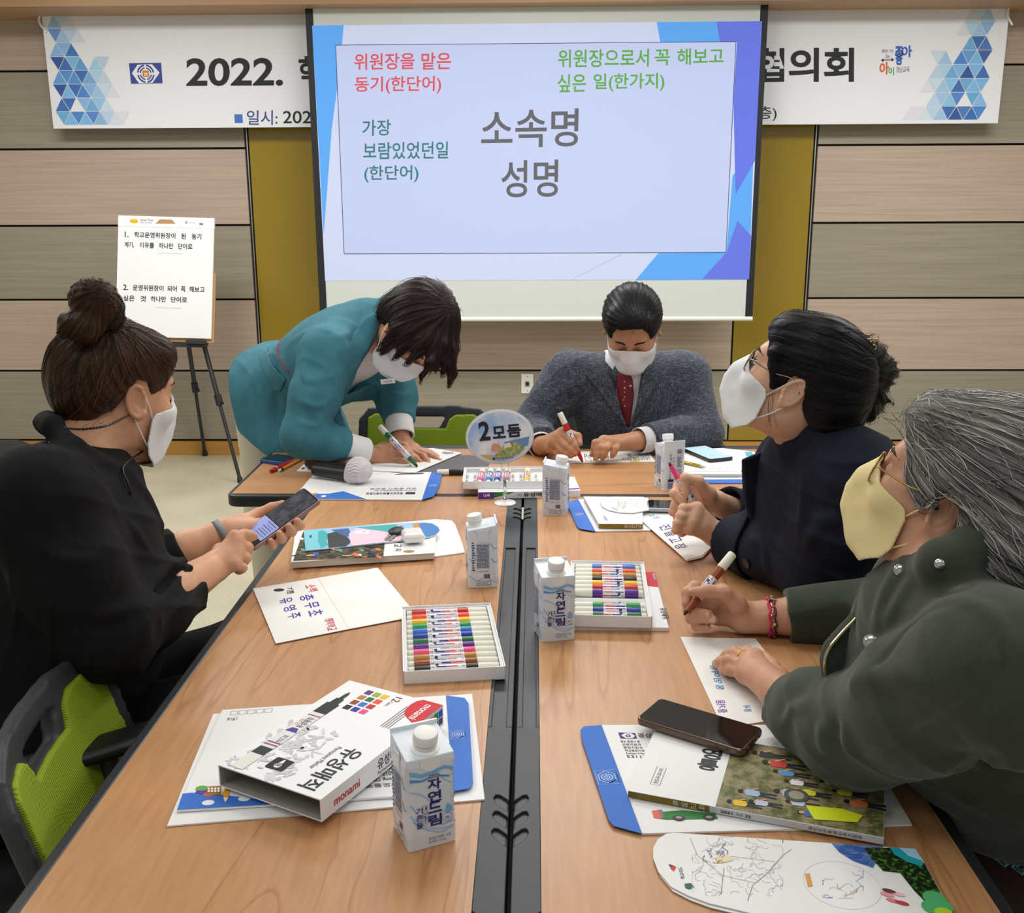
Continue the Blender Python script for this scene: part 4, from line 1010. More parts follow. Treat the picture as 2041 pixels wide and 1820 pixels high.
for px, py, c in ((402, 1578, (96, 60, 150)), (402, 1571, (96, 170, 80)), (425, 1576, (240, 236, 226)), (418, 1583, (226, 90, 100)), (450, 1580, (222, 160, 30)), (487, 1592, (235, 240, 250)), (415, 1600, (235, 240, 250))):
    mb.use(P(c)); o = T(px, py, z1+0.0003); mb.frame(o); mb.ngon(0, 0, 0.008 if c != (222, 160, 30) else 0.005, 0.006, 9); mb.M = np.eye(4)
mb.use(P((150, 110, 50))); tp(mb, [(410, 1585), (440, 1584), (442, 1566), (414, 1568)], z1+0.0005); mb.use(P((245, 235, 215)))
for i in range(4):
    for j in range(2): tp(mb, [(414+6.5*i, 1574+5*j), (418+6.5*i, 1574+5*j), (418+6.5*i, 1570+5*j), (414+6.5*i, 1570+5*j)], z1+0.0008)
mb.use(P((222, 160, 30))); tp(mb, [(445, 1590), (455, 1590), (459, 1572), (448, 1572)], z1+0.0006); mb.use(P((250, 240, 220))); tp(mb, [(445, 1590), (455, 1590), (449, 1600)], z1+0.0007)
mb.use(P((110, 112, 116)))
for i in range(5):
    c_ = [(458+17.2*i, 1425.5-1.3*i), (472+17.2*i, 1424.5-1.3*i), (475+17.2*i, 1417-1.3*i), (461+17.2*i, 1418-1.3*i)]
    for k_ in range(4): tline(mb, c_[k_], c_[(k_+1) % 4], 0.0006, z1)
ttext(mb, '1916', (474, 1429), (454, 1430.5), (471, 1435.5), z1)
mb.use(P((70, 70, 74)))
for i, s_ in enumerate(('남도동영', 'Yeong Office', '0-6010', '-00000', '0-0000')):
    ttext(mb, s_, (794, 1559-i*12), (728 if i < 2 else 762, 1563-i*12), (796, 1567-i*12), z1)
wbuild(mb, 'print', t)
# far envelope before the bending woman
t = thing('document_envelope', 'white envelope with blue flap under the covered microphone on the far table', 'envelope', at([(624, 946), (841, 996)]))
z0 = TZ+0.004; mb = MB(); mb.use(mWh); sheet(mb, [(624, 946), (583, 994), (841, 996), (860, 941)], z0, 0.003); wbuild(mb, 'paper', t)
mb = MB(); mb.use(mEnvB); sheet(mb, [(841, 996), (853, 960), (860, 941), (881, 944), (877, 965), (865, 989)], z0+0.0015, 0.0008); fl = wbuild(mb, 'flap', t)
mb = MB(); mb.use(iL); ttext(mb, '[경남교육]', (870, 965), (856, 965.5), (869, 969), z0+0.0019); wbuild(mb, 'emblem', fl)
mb = MB(); z1 = z0+0.0005; mb.use(mEnvB); tp(mb, [(583.5, 993.5), (590, 985), (655, 984), (684, 979), (730, 994.8)], z1)
for px, py, c in ((601, 984, (90, 60, 140)), (613, 981, (230, 226, 220)), (628, 984, (224, 160, 40)), (645, 989, (235, 240, 250)), (617, 990, (235, 240, 250)), (605, 987, (220, 120, 130))):
    mb.use(P(c)); mb.frame(T(px, py, z1+0.0003)); mb.ngon(0, 0, 0.007, 0.009, 8); mb.M = np.eye(4)
mb.use(P((40, 44, 60))); tp(mb, [(808, 985), (827, 985), (828, 981), (809, 981)], z1)
ttext(mb, '경상남도통영교육지원청', (804, 981), (731, 981.5), (803, 985.5), z1)
mb.use(P((150, 152, 156))); ttext(mb, '경남 통영시 중앙로', (831, 972), (738, 973), (830, 975), z1); ttext(mb, 'www.education.kr', (831, 976), (745, 977), (830, 979), z1)
mb.use(P((60, 62, 60))); tp(mb, [(785, 946), (842, 945), (846, 942.6), (820, 942), (800, 943.5)], z1)
wbuild(mb, 'print', t)
# envelope under the right far book
t = thing('document_envelope', 'white envelope with blue flap under the gold-spined book on the right table', 'envelope', at([(1152, 995), (1296, 1057)]))
z0 = TZ+0.003; mb = MB(); mb.use(mWh); sheet(mb, [(1152, 995), (1187, 1059), (1296, 1057), (1320, 1030), (1290, 992)], z0, 0.0025); wbuild(mb, 'paper', t)
mb = MB(); mb.use(mEnvB); sheet(mb, [(1152.5, 995), (1129.5, 1001), (1131, 1006), (1150, 1049), (1156, 1054), (1187, 1059)], z0+0.0012, 0.0008); fl = wbuild(mb, 'flap', t)
mb = MB(); e1 = unit((T(1187, 1059)-T(1152, 995))[:2]); emblem(mb, (1156, 1025), e1, (-e1[1], e1[0]), 0.010, z0+0.0016, iL); wbuild(mb, 'emblem', fl)
# envelope under the magazine
t = thing('document_envelope', 'white envelope with blue flap and printed green truck under the magazine on the right table', 'envelope', at([(1198, 1445), (1818, 1643)]))
z0 = TZ+0.003; mb = MB(); mb.use(mWh); sheet(mb, [(1198, 1445), (1279.5, 1661), (1591, 1652), (1818, 1643), (1700, 1445)], z0, 0.0025); wbuild(mb, 'paper', t)
mb = MB(); mb.use(mEnvB); sheet(mb, [(1199, 1445), (1163, 1448), (1157, 1455), (1160, 1475), (1213, 1634), (1223, 1646), (1280, 1661.5)], z0+0.0012, 0.0008); fl = wbuild(mb, 'flap', t)
mb = MB(); e1 = unit((T(1279.5, 1661)-T(1198, 1445))[:2]); emblem(mb, (1210, 1549), e1, (-e1[1], e1[0]), 0.0125, z0+0.0016, iL); wbuild(mb, 'emblem', fl)
mb = MB(); z1 = z0+0.0004
mb.use(P((60, 44, 120))); tp(mb, [(1232, 1460), (1266, 1461), (1270, 1472), (1237, 1472)], z1); mb.use(P((235, 235, 240))); tp(mb, [(1238, 1466), (1245, 1461.5), (1259, 1462), (1266, 1467), (1261, 1471.5), (1247, 1471.5)], z1+0.0003)
mb.use(P((60, 44, 120))); mb.frame(T(1252, 1466.6, z1+0.0006)); mb.ring(0, 0, 0.002, 0.0036, 14); mb.M = np.eye(4)
mb.use(P((50, 52, 58))); ttext(mb, '경상', (1272, 1470), (1300, 1471), (1270, 1461), z1)
for i, s_ in enumerate(('경남 통영시 중', '교육지원과', '행정지원과', '학교통합지원', 'http://ty')): ttext(mb, s_, (1237+3*i, 1480+6*i), (1276+3*i, 1480.5+6*i), (1235.5+3*i, 1475.5+6*i), z1)
ttext(mb, '53112', (1250, 1510), (1290, 1511), (1248, 1505), z1)
mb.use(P((46, 128, 60))); tp(mb, [(1318, 1632), (1320, 1618), (1360, 1615), (1425, 1622), (1432, 1632), (1330, 1634)], z1); mb.use(P((226, 110, 96))); tp(mb, [(1299, 1616), (1315, 1614), (1320, 1632), (1303, 1630)], z1+0.0002); mb.use(P((140, 120, 130))); tp(mb, [(1312, 1614), (1320, 1614), (1324, 1631), (1318, 1632)], z1+0.0004)
for px, py in ((1353, 1630), (1413, 1629)):
    mb.use(P((70, 60, 72))); mb.frame(T(px, py, z1+0.0006)); mb.ngon(0, 0, 0.0075, 0.006, 16); mb.use(P((160, 150, 160))); mb.ngon(0, 0, 0.004, 0.003, 12, 0.0003); mb.M = np.eye(4)
mb.use(P((110, 112, 118))); tline(mb, (1757, 1612), (1763, 1625), 0.0006, z1); tline(mb, (1763, 1612), (1772, 1624), 0.0006, z1); tline(mb, (1757, 1625), (1772, 1624), 0.0006, z1); tline(mb, (1757, 1612), (1763, 1612), 0.0006, z1)
wbuild(mb, 'print', t)
# ---------------------------------------------------------------- water cartons
mCt = mat('carton_white', (224, 232, 242), 0.3, coat=0.15)
mCapW = mat('cap_white', (240, 240, 238), 0.45)
NAVY = P((40, 40, 110)); SKY = P((128, 184, 234)); SKY2 = P((86, 150, 222)); SKY3 = P((170, 206, 240))
def make_carton():
    """front (with the cap) faces local -y; origin at base centre; 60 mm square, 127 mm tall body"""
    t = tag(empty('water_carton'), 'x', 'carton', 'paper water cartons')
    h = 0.030; c = 0.008
    def ring(z, r, ch, dy=0.0): 
        return [(-r+ch, -r+dy, z), (r-ch, -r+dy, z), (r, -r+ch+dy, z), (r, r-ch+dy, z), (r-ch, r+dy, z), (-r+ch, r+dy, z), (-r, r-ch+dy, z), (-r, -r+ch+dy, z)]
    R = [ring(0.0, h-0.001, 0.0012), ring(0.020, h, 0.004), ring(0.045, h, 0.0075), ring(0.085, h, 0.0075), ring(0.108, h, 0.003)]
    top = ring(0.118, h-0.001, 0.0012)
    top = [(x, y, 0.1165+(y+h)*0.17) for x, y, z in top]; R.append(top)
    V = [p for r in R for p in r]; F = []
    for j in range(len(R)-1): F += [(j*8+i, j*8+(i+1) % 8, (j+1)*8+(i+1) % 8, (j+1)*8+i) for i in range(8)]
    F += [tuple(range(7, -1, -1)), tuple(40+i for i in range(8))]
    b = new_obj('carton_body', V, F, [mCt], t); bevel(b, 0.0012, 2, 12)
    # folded flap at the back edge and ear flaps on the sides
    mb = MB(); mb.use(mCt)
    mb.box((-h+0.001, h-0.004, 0.1255), (h-0.001, h-0.001, 0.131))
    for sg in (-1, 1): mb.prism([(sg*(h+0.0002), -0.010), (sg*(h+0.0014), -0.008), (sg*(h+0.0014), 0.010), (sg*(h+0.0002), 0.012)][::sg], 0.094, 0.117)
    mb.build('fold_flap', t)
    mb = MB(); mb.use(mCapW); n = np.array([0, -0.17, 1.0]); n /= np.linalg.norm(n); xx = np.array([1.0, 0, 0]); yy = np.cross(n, xx)
    o = np.array([0, -0.011, 0.1195]); mb.frame(o, xx, yy, n)
    mb.lathe([(0.017, -0.001), (0.017, 0.0015), (0.0125, 0.0025), (0.0125, 0.006), (0.0140, 0.0062), (0.0140, 0.008), (0.0128, 0.0085)], 28); sp = mb.build('spout', t, autosmooth=0.6)
    mb = MB(); mb.use(mCapW); mb.frame(o, xx, yy, n); nn = 48; V = []; prof = [(0.0138, 0.0088), (0.0143, 0.0095), (0.0143, 0.0195), (0.0136, 0.0212), (0.0122, 0.0218)]
    for r, z in prof:
        for i in range(nn): q = r+(0.00035 if i % 2 and r > 0.0138 else 0); V.append((q*math.cos(6.2832*i/nn), q*math.sin(6.2832*i/nn), z))
    F = [(j*nn+i, j*nn+(i+1) % nn, (j+1)*nn+(i+1) % nn, (j+1)*nn+i) for j in range(4) for i in range(nn)]+[tuple(range(4*nn, 5*nn))]
    mb.add(V, F); mb.build('cap', t, autosmooth=0.5)
    mb = MB(); mb.use(mCapW); mb.frame((0, -h-0.0004, 0), (1, 0, 0), (0, 0, 1)); mb.poly([(-0.014, 0.1165), (0.014, 0.1165), (0.012, 0.106), (0.006, 0.1005), (0.0, 0.099), (-0.006, 0.1005), (-0.012, 0.106)][::-1]); mb.build('spout_tab', t)
    # printing: front
    mb = MB(); e = 0.00045
    def wave(pts, w, m, z=0.0): mb.use(m); q = crv(pts, 7); mb.stroke(q, w, z)
    def clipx(p): return [(max(-h+0.001, min(h-0.001, x)), y) for x, y in p]
    mb.frame((0, -h-e, 0), (1, 0, 0), (0, 0, 1))
    mb.use(SKY); mb.poly([(-0.026, 0.098), (-0.012, 0.093), (0.004, 0.095), (0.016, 0.099), (0.027, 0.094), (0.027, 0.099), (0.016, 0.103), (0.002, 0.099), (-0.012, 0.098), (-0.026, 0.104)], 0.0)
    mb.use(SKY2); mb.poly([(-0.026, 0.090), (-0.012, 0.088), (0.006, 0.091), (0.022, 0.087), (0.022, 0.089), (0.006, 0.0935), (-0.012, 0.0905), (-0.026, 0.094)], 0.0001)
    wave([(-0.026, 0.078), (-0.010, 0.070), (0.004, 0.054), (0.016, 0.044), (0.027, 0.043)], 0.0016, SKY3); wave([(-0.026, 0.062), (-0.016, 0.047), (-0.004, 0.040), (0.010, 0.028), (0.027, 0.030)], 0.0012, SKY); wave([(-0.027, 0.048), (-0.014, 0.034), (0.004, 0.024), (0.026, 0.022)], 0.0020, SKY3); wave([(-0.024, 0.040), (-0.008, 0.026), (0.012, 0.018), (0.026, 0.024)], 0.0010, SKY); wave([(0.006, 0.098), (0.016, 0.085), (0.026, 0.078)], 0.0008, SKY)
    mb.use(SKY); mb.poly([(0.019, 0.054), (0.025, 0.048), (0.024, 0.042), (0.018, 0.041), (0.016, 0.046)], 0.0001)
    mb.use(P((120, 130, 140))); mb.poly(rrect(-0.003, 0.0905, 0.009, 0.0945, 0.0018), 0.0003); mb.use(P((235, 240, 245))); mb.text('icoop', -0.0012, 0.0916, 0.0018, 0.0084, z=0.0005)
    mb.use(NAVY)
    for ch, y in (('자', 0.0765), ('연', 0.0605), ('드', 0.0465), ('림', 0.0300)): mb.text(ch, 0.0035, y+0.006, 0.0142, 0.0164, z=0.0004, align='c', bold=0.025)
    for ch, y in (('기', 0.052), ('픈', 0.0425), ('물', 0.033)): mb.text(ch, -0.0155, y, 0.0078, 0.0078, z=0.0004, align='c', bold=0.01)
    for ch, y in (('J', 0.0535), ('U', 0.0475), ('S', 0.0415), ('T', 0.0355)): mb.text(ch, -0.0083, y, 0.0048, 0.0034, z=0.0004, align='c')
    q = [(-0.0113, 0.0570), (-0.0053, 0.0570), (-0.0053, 0.0318), (-0.0113, 0.0318)]; mb.stroke(q+[q[0], q[1]], 0.0004, 0.0004)
    mb.use(P((80, 90, 130))); mb.ring(0.0185, 0.036, 0.0056, 0.0061, 24, 0.0004); mb.use(NAVY); mb.text('0%', 0.0186, 0.0352, 0.0040, 0.0055, z=0.0004, align='c')
    mb.text('취수원 강원도 고성', -0.005, 0.0105, 0.0042, 0.027, z=0.0004); mb.text('330 mL', -0.005, 0.0070, 0.0022, 0.022, z=0.0004)
    # back: tall text and a boxed table; both sides: dense information panel
    mb.frame((0, h+e, 0), (-1, 0, 0), (0, 0, 1)); mb.use(NAVY)
    for i, ch in enumerate('동해의깊은바닷물'): mb.text(ch, -0.012, 0.094-i*0.0085, 0.0066, 0.0062, z=0, align='c')
    for i, ch in enumerate('자연이준생수'): mb.text(ch, -0.003, 0.086-i*0.0085, 0.0058, 0.0054, z=0, align='c')
    q = [(0.006, 0.092), (0.021, 0.092), (0.021, 0.060), (0.006, 0.060)]; mb.stroke(q+[q[0], q[1]], 0.0006)
    for i in range(8): mb.rect(0.0075, 0.063+i*0.0034, 0.0195-0.002*(i % 3), 0.0645+i*0.0034)
    for i in range(4): mb.rect(0.006, 0.098+i*0.003, 0.021-0.002*(i % 2), 0.0995+i*0.003)
    mb.rect(-0.018, 0.024, -0.002, 0.031); mb.use(P((110, 120, 170)))
    for i in range(5): mb.rect(-0.018+0.003*i, 0.006, -0.0160+0.003*i, 0.022)
    for i in range(9): mb.rect(0.006, 0.020+i*0.0042, 0.021-0.003*(i % 2), 0.0218+i*0.0042)
    for sg in (1, -1):
        mb.frame((sg*(h+e), 0, 0), (0, sg, 0), (0, 0, 1))
        wave([(-0.027, 0.062), (-0.018, 0.052), (-0.014, 0.064), (-0.022, 0.088)], 0.0012, SKY); wave([(0.014, 0.09), (0.022, 0.080), (0.027, 0.082)], 0.002, SKY); wave([(-0.027, 0.026), (-0.012, 0.016), (0.006, 0.020), (0.027, 0.010)], 0.001, SKY); wave([(0.016, 0.06), (0.022, 0.052), (0.027, 0.054)], 0.0016, SKY2)
        mb.use(P((150, 160, 178))); mb.stroke([(-0.017, 0.117), (0.0, 0.096), (0.017, 0.117)], 0.0007, 0.0003)
        mb.use(P((60, 70, 120))); mb.ring(-0.001, 0.109, 0.0034, 0.0044, 20, 0.0004); mb.text('감', -0.001, 0.109, 0.003, 0.003, align='c', z=0.0004)
        q = [(-0.012, 0.090), (0.012, 0.090), (0.012, 0.040), (-0.012, 0.040)]; mb.stroke(q+[q[0], q[1]], 0.0005, 0.0003)
        rg = random.Random(2)
        for i in range(17):
            x = -0.011
            while x < 0.0105:
                w = min(rg.uniform(0.001, 0.003), 0.0112-x); mb.rect(x, 0.0415+i*0.0028, x+w, 0.0432+i*0.0028, 0.0003); x += w+0.0007
        for i in range(12): mb.rect(-0.021, 0.036+i*0.0050, -0.0155-0.001*(i % 3), 0.0385+i*0.0050, 0.0003)
        mb.text('나트륨 0mg 함량', -0.012, 0.0325, 0.0036, 0.023, z=0.0003); mb.use(P((60, 62, 70)))
        for i in range(9): mb.rect(0.002+0.0013*i, 0.020, 0.0027+0.0013*i+0.0004*(i % 2), 0.0285, 0.0003)
        q = [(-0.014, 0.0145), (0.016, 0.0145), (0.016, 0.0055), (-0.014, 0.0055)]; mb.stroke(q+[q[0], q[1]], 0.0005, 0.0003); mb.ring(0.0115, 0.0100, 0.0034, 0.0040, 18, 0.0004)
        mb.text('분리배출', -0.012, 0.0096, 0.0026, 0.018, z=0.0003); mb.text('종이팩', -0.012, 0.0066, 0.0022, 0.016, z=0.0003)
    mb.build('print', t)
    return t
carton = make_carton(); used = []
def put_carton(pl, pr, dirn, label, z=TZ):
    """pl, pr: pixel ends of the visible bottom edge; dirn: which way the front faces seen from that edge"""
    a, b = T(*pl, z), T(*pr, z); x = unit(b-a); y = np.array([-x[1], x[0], 0])     # y away from the viewer
    m = (a+b)/2+y*0.030
    ang = math.atan2(x[1], x[0])+{'f': 0, 'l': -math.pi/2, 'r': math.pi/2, 'b': math.pi}[dirn]
    o = carton if not used else copy_tree(carton); used.append(1)
    o.location = (m[0], m[1], z); o.rotation_euler = (0, 0, ang); o['label'] = label
put_carton((820, 1701), (905, 1678), 'f', 'water carton in front of the big marker sleeve, its lettered face to the viewer')
put_carton((1085, 1281), (1140, 1276), 'f', 'water carton beside the gapped marker tray on the right table, lettered face showing')
put_carton((937.5, 1173), (988.7, 1171), 'l', 'water carton on the left table near the cable trough, beside the keys and magazine stack')
put_carton((1085, 1028), (1126, 1029.5), 'r', 'water carton standing before the sleeve with the nearly empty tray, small print facing')
put_carton((1323.7, 979.7), (1362, 976), 'b', 'water carton on the far table beside the stapled documents and gold pen')
# ---------------------------------------------------------------- books and leaflets
def slab(px, z0, z1, name, mats_, parent, inset=0.0):
    v = [T(x, y, z1) for x, y in px]
    ar = sum(v[i][0]*v[(i+1) % len(v)][1]-v[(i+1) % len(v)][0]*v[i][1] for i in range(len(v)))
    if ar < 0: v = v[::-1]
    c = np.mean(v, 0); v = [c+(p-c)*(1-inset) for p in v]
    mb = MB(); mb.use(mats_); mb.prism([(p[0], p[1]) for p in v], z0, z1); return wbuild(mb, name, parent)
mPages = mat('page_edges', (228, 226, 220), 0.8, bump=(0.5, 0.0006, (3, 3, 1600)))
# gold-spined book on the right table, far
bq = [(1163, 989.6), (1281, 991), (1280.6, 1045), (1193.4, 1044)]; zA, zB = TZ+0.0045, TZ+0.0155
t = thing('book', 'white booklet with gold printed spine lying on the envelope before the woman in navy', 'book', at(bq))
slab(bq, zA+0.001, zB-0.001, 'pages', mPages, t, 0.012); slab(bq, zB-0.001, zB, 'cover', mWh, t)
v = [T(1193.4, 1044, zB), T(1281, 1045, zB)]; d_ = unit(v[1]-v[0]); n_ = np.array([d_[1], -d_[0], 0])
mb = MB(); mb.use(P((142, 118, 34))); L_ = np.linalg.norm(v[1]-v[0]); mb.frame((v[0][0]+n_[0]*0.0004, v[0][1]+n_[1]*0.0004, zA), d_, (0, 0, 1), n_); mb.box((0, 0, -0.001), (L_, zB-zA, 0.0)); sp = wbuild(mb, 'spine', t)
mb = MB(); mb.use(P((235, 228, 200))); mb.frame((v[0][0]+n_[0]*0.0008, v[0][1]+n_[1]*0.0008, zA), d_, (0, 0, 1), n_)
for i, ch in enumerate('통영교육'): mb.text(ch, L_*(0.58+i*0.10), 0.0020, 0.007, 0.010, z=0.0)
wbuild(mb, 'lettering', sp)
mb = MB(); mb.use(P((120, 122, 126))); ttext(mb, '통영교육 2021-032', (1205, 1036), (1212, 1039), (1202, 1027), zB+E_); tline(mb, (1202, 1027), (1210, 1039), 0.0005, zB+E_); wbuild(mb, 'print', t)
lq = [(1196, 1001), (1199, 995), (1210, 991), (1225, 990), (1283, 990.5), (1294, 1016), (1262, 1022), (1235, 1021), (1212, 1016), (1200, 1009)]
t = thing('map_leaflet', 'round-ended leaflet with a fine line map lying on the gold-spined booklet', 'leaflet', at(lq))
mb = MB(); mb.use(mWh); sheet(mb, lq, zB+0.0035, 0.0022); wbuild(mb, 'paper', t)
def linemap(mb, pts_px, z, seed, n, cols, step=7, w=0.0005):
    rg = random.Random(seed); x0, y0, x1, y1 = pts_px
    for i in range(n):
        mb.use(cols[i % len(cols)]); x, y = rg.uniform(x0, x1), rg.uniform(y0, y1); a = rg.uniform(0, 6.28); q = [(x, y)]
        for k in range(rg.randrange(4, 11)):
            a += rg.uniform(-1.3, 1.3); x += step*math.cos(a); y += step*0.7*math.sin(a); q.append((min(max(x, x0), x1), min(max(y, y0), y1)))
        tcurve(mb, q, w, z)
mb = MB(); linemap(mb, (1232, 994, 1282, 1014), zB+0.0039, 4, 26, [P((170, 176, 180)), P((150, 154, 160)), P((196, 170, 130))], 4, 0.0005)
mb.use(P((60, 62, 66))); ttext(mb, '학교지도', (1222, 1011), (1233, 1017), (1219, 1012), zB+0.0039); wbuild(mb, 'print', t)
# magazine on the right table, near
mq = [(1290, 1447), (1640, 1500), (1762, 1670.5), (1252.3, 1576)]; zA, zB = TZ+0.0045, TZ+0.013
a_, b_, c_ = T(1252.3, 1576, zB), T(1762, 1670.5, zB), T(1290, 1447, zB)
mu = unit(b_-a_); mv = np.array([-mu[1], mu[0], 0]); mL = np.linalg.norm(b_-a_); mH = float((c_-a_)@mv)*1.0
t = thing('magazine', 'thick magazine with gold spine band and group photo cover under the elbow in olive green', 'magazine', (*((a_+b_)/2)[:2], zA))
mb = MB(); mb.use(mPages); mb.frame((a_[0], a_[1], zA), mu, mv); mb.box((0.001, 0.001, 0), (mL-0.001, mH-0.001, zB-zA-0.0008)); wbuild(mb, 'pages', t)
mb = MB(); mb.use(mWh); mb.frame((a_[0], a_[1], zB), mu, mv); mb.box((0, 0, -0.0008), (mL, mH, 0)); wbuild(mb, 'cover', t)
mb = MB(); mb.frame((a_[0], a_[1], zA), mu, (0, 0, 1), -mv if False else np.cross(mu, (0, 0, 1))); hh = zB-zA
mb.use(P((196, 198, 200))); mb.box((0, 0, 0.0), (mL, hh, 0.0006)); mb.use(P((122, 100, 28))); mb.rect(0, 0, mL*0.335, hh, 0.0009)
mb.use(P((232, 226, 200)))
for i, ch in enumerate('통영교육'): mb.text(ch, mL*(0.185+0.036*i), hh*0.12, hh*0.76, mL*0.026, z=0.0012)
mb.use(P((40, 42, 46))); mb.text('2021', mL*0.38, hh*0.28, hh*0.42, mL*0.048, z=0.0012, bold=0.02); mb.text('Vol.', mL*0.44, hh*0.28, hh*0.42, mL*0.032, z=0.0012); mb.text('32', mL*0.478, hh*0.28, hh*0.42, mL*0.022, z=0.0012, bold=0.02)
mb.text('경상남도통영교육지원청', mL*0.72, hh*0.25, hh*0.5, mL*0.20, z=0.0012); wbuild(mb, 'spine', t)
# photo on the cover: mottled ground and small people in coloured shirts lying sideways
mPh = mat('photo_ground', (150, 140, 104), 0.35, noise=((84, 92, 44), (60, 60, 60), 0.42, 0.60))
mb = MB(); mb.frame((a_[0], a_[1], zB+E_), mu, mv)
mb.use(mPh); mb.rect(mL*0.358, 0.0008, mL-0.0005, mH-0.0008, 0)
rg = random.Random(8)
def person2d(x, y, s, hair, top, leg):                   # a printed figure lying along +x, head at x
    mb.use(P(leg)); mb.poly([(x+s*0.50, y-s*0.10), (x+s*1.05, y-s*0.13), (x+s*1.05, y-s*0.04), (x+s*0.6, y), (x+s*1.05, y+s*0.05), (x+s*1.05, y+s*0.14), (x+s*0.50, y+s*0.11)], 0.0002)
    mb.use(P(top)); mb.poly([(x+s*0.16, y-s*0.06), (x+s*0.22, y-s*0.17), (x+s*0.55, y-s*0.14), (x+s*0.60, y), (x+s*0.55, y+s*0.14), (x+s*0.22, y+s*0.17), (x+s*0.16, y+s*0.06)], 0.0004)
    mb.use(P((206, 160, 130))); mb.ngon(x+s*0.10, y, s*0.09, s*0.075, 10, 0.0006); mb.poly([(x+s*0.26, y+s*0.15), (x+s*0.5, y+s*0.30), (x+s*0.54, y+s*0.26), (x+s*0.30, y+s*0.10)][::-1], 0.0005)
    mb.use(P(hair)); mb.ngon(x+s*0.05, y, s*0.085, s*0.095, 10, 0.0007)
tops = [(240, 190, 40), (160, 190, 220), (232, 232, 240), (40, 40, 46), (190, 200, 220), (214, 222, 40), (200, 60, 50), (70, 100, 170), (226, 120, 60), (90, 150, 200)]
for i in range(16):
    person2d(mL*(0.40+0.55*((i*0.37) % 1.0)*0.85), mH*(0.08+0.86*((i*0.29+0.02) % 1.0)), mL*rg.uniform(0.12, 0.17), (24, 22, 22), tops[i % 10], [(40, 42, 54), (70, 60, 50), (30, 34, 60)][i % 3])
mb.use(P((214, 226, 30))); mb.poly([(mL*0.74, mH*0.06), (mL*0.90, mH*0.12), (mL*0.92, mH*0.22), (mL*0.84, mH*0.26), (mL*0.70, mH*0.22)], 0.0009)
mb.use(P((70, 74, 80))); mb.ngon(mL*0.66, mH*0.33, mL*0.05, mL*0.05, 20, 0.0010); mb.use(P((150, 150, 120))); mb.ngon(mL*0.66, mH*0.33, mL*0.032, mL*0.032, 18, 0.0012)
mb.use(P((50, 50, 56)))
for i, (ch, w_) in enumerate((('통', 0.15), ('영', 0.15))): mb.text(ch, mL*(0.235), mH*(0.47+0.17*i), mL*0.09, mH*0.16, rot=0, z=0.0003, align='l', bold=0.02)
q = [(mL*0.075, mH*0.14), (mL*0.115, mH*0.14), (mL*0.115, mH*0.40), (mL*0.075, mH*0.40)]; mb.use(P((60, 62, 66))); mb.stroke(q+[q[0], q[1]], 0.0005, 0.0002); mb.text('통영교육 2021-032', mL*0.105, mH*0.16, 0.006, mH*0.22, rot=math.pi/2, z=0.0002)
wbuild(mb, 'print', t)
ZMAG = zB+0.0012
# big map leaflet in the near right corner
lq = [(1345, 1660), (1824, 1692), (1838, 1712), (1960, 1930), (1413, 1800), (1372, 1785), (1337, 1767), (1312, 1737), (1302, 1710), (1302, 1690), (1312, 1672), (1328, 1662)]
t = thing('map_leaflet', 'large round-ended leaflet with a pale line map near the right table corner', 'leaflet', at([(1302, 1690), (1850, 1760)]))
zL = TZ+0.0042
mb = MB(); mb.use(mWh); sheet(mb, lq, zL, 0.0012); sheet(mb, [(x+4, y+9) if y > 1700 else (x+2, y+2) for x, y in lq], zL-0.0020, 0.0012); wbuild(mb, 'paper', t)
mb = MB(); z1 = zL+E_
gl = [P((196, 200, 204)), P((180, 184, 190)), P((206, 206, 200))]
linemap(mb, (1380, 1668, 1560, 1785), z1, 11, 60, gl, 6, 0.0006); linemap(mb, (1400, 1680, 1450, 1720), z1+0.0001, 5, 14, [P((90, 110, 170)), P((190, 150, 90)), P((120, 120, 130))], 3, 0.0010)
mb.use(P((130, 132, 136))); tcurve(mb, [(1490, 1796), (1500, 1765), (1530, 1740), (1560, 1705), (1577, 1693)], 0.0006, z1); tcurve(mb, [(1437, 1783), (1443, 1730)], 0.0006, z1); tcurve(mb, [(1375, 1670), (1390, 1705), (1440, 1745), (1505, 1760)], 0.0005, z1); tcurve(mb, [(1440, 1705), (1500, 1712), (1545, 1718)], 0.0005, z1)
mb.use(P((232, 222, 180))); mb.frame(T(1444, 1710, z1)); mb.ngon(0, 0, 0.008, 0.008, 14); mb.M = np.eye(4)
cc = T(1678, 1763, z1); mb.frame(cc); mb.use(P((196, 198, 202))); mb.ring(0, 0, 0.0405, 0.0409, 40); mb.M = np.eye(4)
linemap(mb, (1640, 1735, 1720, 1790), z1, 21, 16, gl+[P((120, 140, 190)), P((200, 160, 100))], 5, 0.0007)
mb.use(P((216, 160, 84))); tp(mb, [(1604, 1742), (1614, 1741), (1620, 1766), (1610, 1768)], z1)
mb.use(P((40, 70, 120))); ttext(mb, '학교지도', (1366, 1752), (1360, 1728), (1357, 1752), z1)
mb.use(P((210, 60, 50))); tp(mb, [(1340, 1724), (1348, 1728), (1343, 1737), (1336, 1731)], z1); mb.use(P((40, 60, 90))); tp(mb, [(1332, 1722), (1341, 1725), (1337, 1730)], z1); mb.use(P((40, 100, 90))); tp(mb, [(1364, 1762), (1376, 1760), (1384, 1768), (1374, 1773), (1366, 1770)], z1)
mLf = mat('print_leaves', (22, 34, 18), 0.4, noise=((86, 150, 50), (170, 170, 170), 0.5, 0.66))
mSea = mat('print_sea', (52, 92, 170), 0.4, noise=((150, 180, 220), (60, 160, 60), 0.45, 0.7))
